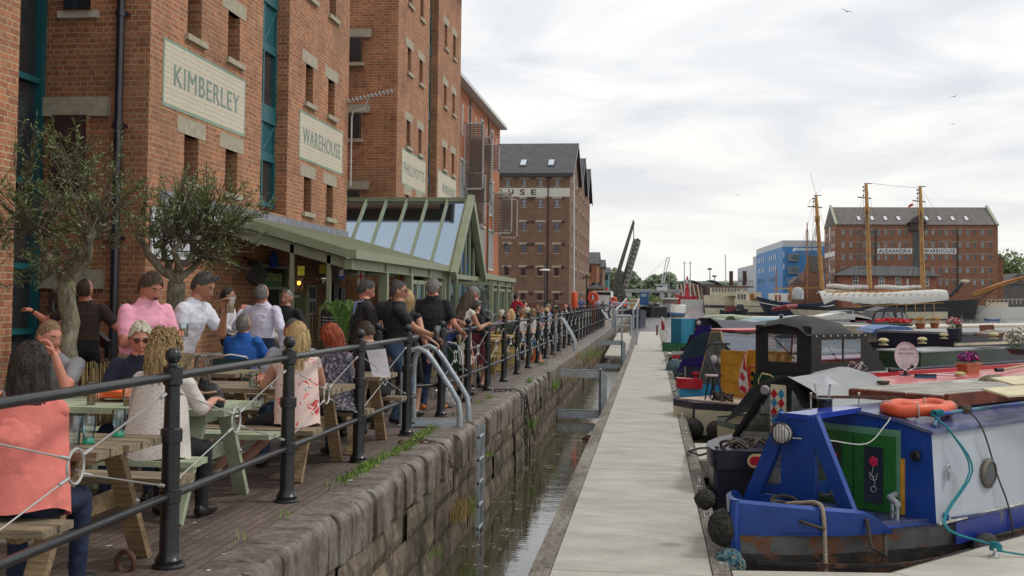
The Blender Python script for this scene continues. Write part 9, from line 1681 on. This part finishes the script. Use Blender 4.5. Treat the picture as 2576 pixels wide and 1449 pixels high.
rboat('narrowboat','red roofed boat edge seen just left of the black canopy',1850,1900,834,846,42,BTM,RED,(),9)
rboat('narrowboat','sky blue topped boat in the middle of the far moorings',1960,2000,806,822,60,mat('pale_blue_side',(.1,.3,.42)),mat('pale_blue_roof',(.3,.42,.5)),(),12)
rboat('narrowboat','white topped low boat left of the white cruiser',1900,1960,800,812,66,mat('white_band',(.6,.58,.55)),mat('white_roof',(.6,.6,.58)),(),14)
for u0,v0,u1,v1,Y,m_,lab,r in((1765,800,1915,806,62,(.33,.38,.28),'long pale green rowing shell, the upper one left of centre',.28),(1765,808,1850,812,60,(.36,.40,.33),'short pale green rowing shell below the long one',.22),(1845,812,1985,808,58,(.28,.40,.45),'pale blue covered canoe beside the rowing shells',.25),(1880,818,2010,812,57,(.02,.14,.08),'dark green canoe behind the black canopy',.22),(1960,800,2080,803,64,(.45,.5,.48),'pale canoe far right of the row',.2)):
 a=onY(u0,v0,Y);c=onY(u1,v1,Y);mb=MB();mb.tube([a.lerp(c,f) for f in(0,.08,.25,.5,.75,.92,1)],[.03,r*.5,r*.85,r,r*.85,r*.5,.03],10);single('canoe',mb,P('canoe_%d'%u0,m_,.4),lab,'canoe',smooth=True)
def cruiser(Y,label,hp,hm,tops,mat_top,wins=(),dep=2.2,name='cabin_cruiser'):
 Q=lambda u,v,d=0:onY(u,v,Y)+Vector((0,d,0));t=Thing(name,label,'boat',Q(*hp[0]));mb=MB();mb.prism([Q(u,v) for u,v in hp],(0,dep,0));t.part('hull',mb,hm)
 for i,(pp,m_) in enumerate(tops): mb=MB();mb.prism([Q(u,v,.05) for u,v in pp],(0,dep-.1,0));t.part('canopy' if i==0 else 'superstructure',mb,m_)
 for pp in wins: mb=MB();mb.prism([Q(u,v,.02) for u,v in pp],(0,.02,0));t.part('window',mb,mat('smoky_pvc',(.22,.23,.25),.15,var=.6,scale=2,spec=1))
 return t,Q
CG=mat('charcoal_canopy',(.05,.05,.055),.6,var=.15,bump=.3,bscale=6);MRN=mat('maroon_canvas',(.14,.01,.02),.7)
cruiser(40,'grey hooded cruiser with clear side windows behind the red geraniums',[(2185,818),(2300,818),(2290,850),(2195,850)],HW,[([(2187,812),(2203,782),(2232,772),(2262,774),(2278,782),(2290,816),(2285,822),(2190,822)],CG)],None,wins=([(2196,812),(2206,786),(2222,785),(2216,812)],[(2220,812),(2227,785),(2246,785),(2250,810)],[(2256,785),(2266,785),(2272,812),(2258,808)],[(2270,786),(2278,788),(2286,812),(2276,812)]))
cruiser(36,'white motor cruiser with maroon canvas back and radar dome',[(2060,806),(2200,815),(2195,850),(2050,850)],HW,[([(2152,797),(2190,803),(2205,835),(2180,838),(2150,838)],MRN),([(2065,797),(2105,789),(2165,792),(2195,802),(2190,806),(2065,801)],HW),([(2110,791),(2114,785),(2128,785),(2133,791)],HW)],None,wins=([(2085,804),(2140,803),(2132,822),(2090,822)],[(2152,808),(2180,808),(2188,830),(2150,830)]))
cruiser(44,'boat with sagging dark grey cover left of the grey hooded cruiser',[(2080,800),(2170,806),(2165,830),(2080,830)],HW,[([(2090,796),(2110,783),(2150,781),(2175,790),(2185,806),(2170,800),(2095,800)],mat('pale_grey_cover',(.12,.125,.13),.6))],None)
cruiser(27.5,'small boat with pale sides under a bright blue tarpaulin tied with cord',[(2215,838),(2302,836),(2302,862),(2215,862)],mat('mottled_cream_side',(.42,.40,.35),.6,var=.3,scale=3),[([(2193,838),(2203,828),(2235,821),(2285,822),(2303,831),(2302,838),(2270,836),(2240,842),(2215,838)],mat('blue_tarpaulin',(.06,.13,.33),.5,var=.2,bump=.5,bscale=5))],None)
q,Q=cruiser(33,'small turquoise box topped boat beside the blue tarpaulin',[(2190,846),(2226,842),(2226,856),(2190,858)],mat('turquoise_box',(.01,.2,.3)),[([(2192,838),(2222,836),(2224,842),(2192,846)],mat('pale_blue_side',(.1,.3,.42)))],None)
bz=BF((4,26))
def fpot(u,v,Y,w,h,label,petals,pot,rnd_=True,n1=60,n2=50,fh=.14):
 p=onY(u,v,Y);b=BF((p.x,p.y));b.Z=lambda *a: Vector((0,0,p.z-WZ));planter(b,u,v,p.z,w,w,h,label,petals,pot,n1,n2,fh,round_=rnd_)
RP=mat('geranium_red',(.5,.01,.02),.6,var=.3,scale=30);YP=mat('marigold',(.55,.22,.02),.6,var=.3,scale=30);PP=[mat('pink_petal',(.5,.03,.13)),mat('pale_pink_petal',(.65,.4,.42))]
fpot(2247,822,33,.85,.08,'wide trough of bright red geraniums behind the blue tarpaulin',[RP],DGN,False,260,60,.16)
fpot(2315,828,30,.26,.16,'terracotta pot of orange marigolds, left of the two small ones',[YP],TERR);fpot(2351,826,31,.24,.15,'terracotta pot of orange marigolds, right of the two small ones',[YP],TERR)
fpot(2400,850,25,.28,.20,'dark pot of pink and white petunias standing on a far roof',PP,mat('navy_pot',(.012,.01,.03)),True,110,160,.24)
fpot(2568,892,18.5,.42,.10,'bowl of white alyssum and shrubs at the right edge of the photo',[mat('alyssum_white',(.6,.6,.52),.8)],mat('dark_bowl',(.05,.06,.07)),True,260,240,.30)
p=onY(2478,858,27);mb=MB();mb.prism([onY(u,v,27) for u,v in((2465,818),(2500,817),(2505,845),(2468,846))],(0,.06,0));single('hatch_cover',mb,mat('red_brown_hatch',(.18,.05,.03),.6),'raised red brown hatch cover at the right','hatch')
p=onY(2525,845,25);mb=MB();mb.prism([onY(u,v,25) for u,v in((2500,850),(2502,842),(2540,833),(2590,845),(2590,852))],(0,1.5,0));single('pitched_cabin',mb,mat('dark_varnish',(.10,.045,.015),.4),'dark varnished pitched cabin front at the right edge','cabin')
for u,v,Y in((2222,868,22),(2320,864,24),(2375,852,26),(2500,852,25)):
 p=onY(u,v,Y);mb=MB();mb.lathe([(.09,0),(.09,.02),(.04,.03),(.04,.06),(.10,.07),(.10,.10),(.05,.13)],p,14);single('mushroom_vent',mb,mat('cream_vent',(.5,.43,.22),.5),'cream mushroom vent '+{2222:'nearest, behind the black canopy',2320:'left of the dark petunia pot',2375:'grey topped, just left of the petunias',2500:'by the varnished pitched cabin'}[u],'vent',smooth=True)
for u,v,vt,Y in((1965,806,792,50),(2064,804,792,52)):
 p=onY(u,v,Y);e=onY(u,vt,Y);mb=MB();mb.lathe([(.07,0),(.07,e.z-p.z-.05),(.16,e.z-p.z-.04),(.02,e.z-p.z+.05)],p,12);single('stove_chimney',mb,BLACKIRON,'small dark chimney with pale cap '+('left' if u<2000 else 'right')+' of the pair above the black canopy','chimney')
p=onY(2412,860,26);e=onY(2412,792,26);mb=MB();mb.tube([p,e],.07,8);mb.tube([e-Vector((0,0,.12)),e-Vector((0,0,.05))],.075,8);single('mooring_post',mb,BLACKIRON,'dark round post standing behind the petunias','post')
mb=MB();p=onY(2285,840,0) if 0 else onY(1838,812,52);mb.lathe([(.02,-.0),(.30,.02),(.31,.05)],p,16,ax=(-.5,-.8,.2));single('satellite_dish',mb,mat('olive_dish',(.07,.10,.05),.6),'dark olive satellite dish left of the black canopy','satellite dish')
p=onY(2145,0,38);mb=MB();a=onY(2146,850,38);e=onY(2146,782,38);mb.tube([a,e],.025,5);single('flag_staff',mb,STEEL,'thin steel staff beside the white motor cruiser','pole')
# == CLUTTER ALONG THE MOORINGS
def moor(bf,p,e,label,m=ROPE,r=.012,sag=.12):
 q=bf.at('mooring_rope',label,'rope',(0,0,0));a=Vector(p);b=bf.L(G(*e,PZ+.03));mb=MB();mb.tube(sm([a,a.lerp(b,.5)-Vector((0,0,sag)),b],6),r,6);q.part('rope',mb,m)
moor(b4,(-.4,.3,.75),(1697,1012),'dark rope from the cream stern to the pontoon edge');moor(b5,(.1,.1,.9),(1690,985),'blue rope from the red and sky blue bow to the pontoon',mat('faded_blue_rope',(.05,.11,.15),.9));moor(b6,(.1,.2,.8),(1680,940),'dark rope from the purple boat to the pontoon');moor(b6b,(.1,.2,.9),(1668,905),'rope from the striped bow to the pontoon');moor(b8,(.1,.1,.95),(1660,868),'rope from the green bow to the pontoon end')
q=b4.at('tiller_stool','round topped stool on dark legs at the cream stern','stool',(0,0,0));mb=MB();c=b4.X(1790,945,.1);mb.lathe([(.13,-.02),(.14,0),(.13,.02)],c,16);q.part('seat',mb,mat('pink_stool_top',(.45,.33,.33),.5));
for a in(0,2.1,4.2): mb=MB();mb.tube([c+Vector((.05*math.cos(a),.05*math.sin(a),0)),Vector((c.x+.13*math.cos(a),c.y+.13*math.sin(a),.74))],.016,6);q.part('leg',mb,BLACKIRON)
q=b4.at('coiled_rope','heap of black rope and chain on the cream stern','rope',(0,0,0));mb=MB()
for k in range(9): mb.torus((.15+.1*math.sin(k*2.1),-.2+.2*math.cos(k*1.7),.78+.01*k),.1,.02,(math.sin(k),math.cos(k),1.4),12,5)
q.part('rope',mb,ROPE)
q=b4.at('tiller','red topped tiller bar on a cream swan neck by the flag','tiller',(0,0,0));mb=MB();mb.tube(sm([b4.X(1886,1030,.3),b4.X(1884,960,.3),b4.X(1886,925,.3),b4.X(1902,921,.3)]),.022,8);q.part('bar',mb,RED,smooth=True)
for i,(bf,p0,p1,z,c,lab) in enumerate(((b3,(3.2,.62),(8.2,.70),1.52,(.02,.02,.022),'long black pole lying on the green boat roof'),(b3,(3.4,.80),(7.4,.74),1.52,(.3,.03,.03),'red and black boat hook lying on the green boat roof'),(b2,(5.2,.55),(11,.62),1.72,(.02,.02,.05),'navy pole along the far side of the red roof'),(b2,(7.2,-.2),(8.6,.1),1.70,(.30,.25,.12),'short yellow stick on the red roof'))):
 q=bf.at('boat_pole',lab,'pole',(0,0,0));mb=MB();mb.tube([(*p0,z),(*p1,z+.01)],.022,8);q.part('shaft',mb,P('pole_col%d'%i,c,.5));mb=MB();mb.tube([(*p0,z),(p0[0]-.15,p0[1]+.05,z)],.035,8);q.part('tip',mb,BLACKIRON)
c=b2.Z(2416,948,1.66);single('yellow_sponge',blob(b2.W((c.x,c.y,1.70)),(.09,.06,.04),5,amp=.1,flat=.5),mat('sponge_yellow',(.45,.38,.15),.9),'small yellow sponge on the red roof left of the magenta flowers','sponge',smooth=True)
c=b2.Z(2345,925,1.68);q=b2.at('tyre','small black tyre lying behind the satellite dish','tyre',(0,0,0));mb=MB();mb.torus((c.x,c.y,1.46),.14,.05,(0,.2,1),20,8);q.part('tyre',mb,mat('old_rubber',(.02,.02,.02)),smooth=True)
mb=MB();mb.box(.76,12.4,-1.012,-.985,.615,.632);b1l=b1.at('cabin_weld','pale sealant line along the foot of the grey cabin side','trim',(0,0,0));b1l.part('line',mb,mat('sealant',(.5,.48,.4),.7,var=.5,scale=12))
q=b1.at('blue_dome_light','small blue dome at the foot of the grey cabin side','lamp',(0,0,0));p=b1.Y(2385,1318,-1.02);mb=MB();mb.ball((p.x,-1.0,.68),(.035,.035,.045),10);q.part('dome',mb,BLU,smooth=True)
q=b1.at('lead_wire','pale electric wire looping from the headlamp to the roof','wire',(0,0,0));mb=MB();mb.tube(sm([(-.22,.05,1.43),(.0,-.25,1.42),(.35,-.45,1.38),(.62,-.5,1.55),(.72,-.5,1.62)]),.006,5);q.part('wire',mb,BLIND)
rnd=random.Random(12);k=0
NM=['nearest the ladder','on the second table row','in front of the red haired woman','beside the rose print top','on the table left of the ladder','near the black haired person','by the royal blue polo','beside the turquoise polo']
for (x,y) in((-3.1,11.2),(-4.6,11.3),(-3.0,9.8),(-3.45,9.5),(-3.2,11.5),(-3.25,18.2),(-4.85,13.5),(-5.0,13.75)):
 glassobj(x,y,.745,('pint','tumbler')[k%2],((GLD,AMB)[k%2],.3+.5*rnd.random()) if k%3 else None,'drinking glass standing '+NM[k],grp=None);k+=1
for i,y in enumerate((19.9,21.9,24.0,26.2,28.6,31.0)):
 for j,x in enumerate((-3.3,-3.8)): glassobj(x,y+.1,.745,'pint',((GLD,AMB)[(i+j)%2],.4+.4*rnd.random()),('rail side','wall side')[j]+' pint on the '+order[i]+' yellow pine table of the crowd')
for x,y,l in((-3.35,7.95,'folded paper napkins on the sage green table'),(-4.9,14.65,'blue and white leaflet on the tall metal table')):
 mb=MB();mb.box(x-.09,x+.09,y-.06,y+.06,.746,.752);mb.box(x-.05,x+.1,y-.02,y+.08,.752,.758);single('leaflet',mb,mat('white_paper',(.7,.7,.72)),l,'paper')
for i,(x,Y,lab,hc_,hs_,tp,slv,fm,yw) in enumerate(((-4.3,20.5,'woman with auburn hair in a mint top at the wall side of the crowd','auburn','long',C('mint',(.3,.5,.42)),'cap',1,60),(-4.4,22.6,'man with fair hair in a sky blue polo at the wall side','fair','crop',C('sky_polo',(.2,.4,.62)),'short',0,-120),(-4.6,25.3,'woman in a coral cardigan at the wall side of the crowd','brown','bob',C('coral',(.62,.2,.16)),'half',1,120),(-4.7,30.6,'man in a yellow t-shirt far back in the crowd','brown','short',C('lemon',(.6,.5,.15)),'short',0,-150),(-5.2,27.8,'woman with blonde hair in a lilac top far back','blonde','long',C('lilac',(.42,.32,.55)),'none',1,170),(-4.2,17.6,'man in a check shirt seated left of the cream dress','dkgrey','short',C('check_shirt',(.35,.3,.4)),'short',0,150),(-4.1,35,'man in a white t-shirt at the far end of the crowd','dark','crop',WSH,'short',0,30))):
 P_(lab,x,Y,yw,1.68,'sit',lean=8,top=tp,bottom=(DEN,BLKC,KHK)[i%3],sleeve=slv,hair=(hs_,hc_),fem=fm,lod=0,group='seated crowd along the railing',skin=(SK,SKT,SKP)[i%3],L_=.28)
mb=MB();rnd=random.Random(6)
for k in range(60):
 y=rnd.uniform(6,30);x=rnd.choice((rnd.uniform(-2.5,-2.25),rnd.uniform(-3.6,-2.6)));n_=rnd.randint(5,8);r=rnd.uniform(.008,.028);z=.016 if x>-2.5 else .004
 mb.add([(x+r*math.cos(6.28*j/n_)*rnd.uniform(.6,1.2),y+r*1.4*math.sin(6.28*j/n_)*rnd.uniform(.6,1.2),z) for j in range(n_)],[tuple(range(n_))])
single('bird_droppings',mb,mat('dropping_white',(.5,.5,.46),.9),kind='stuff')
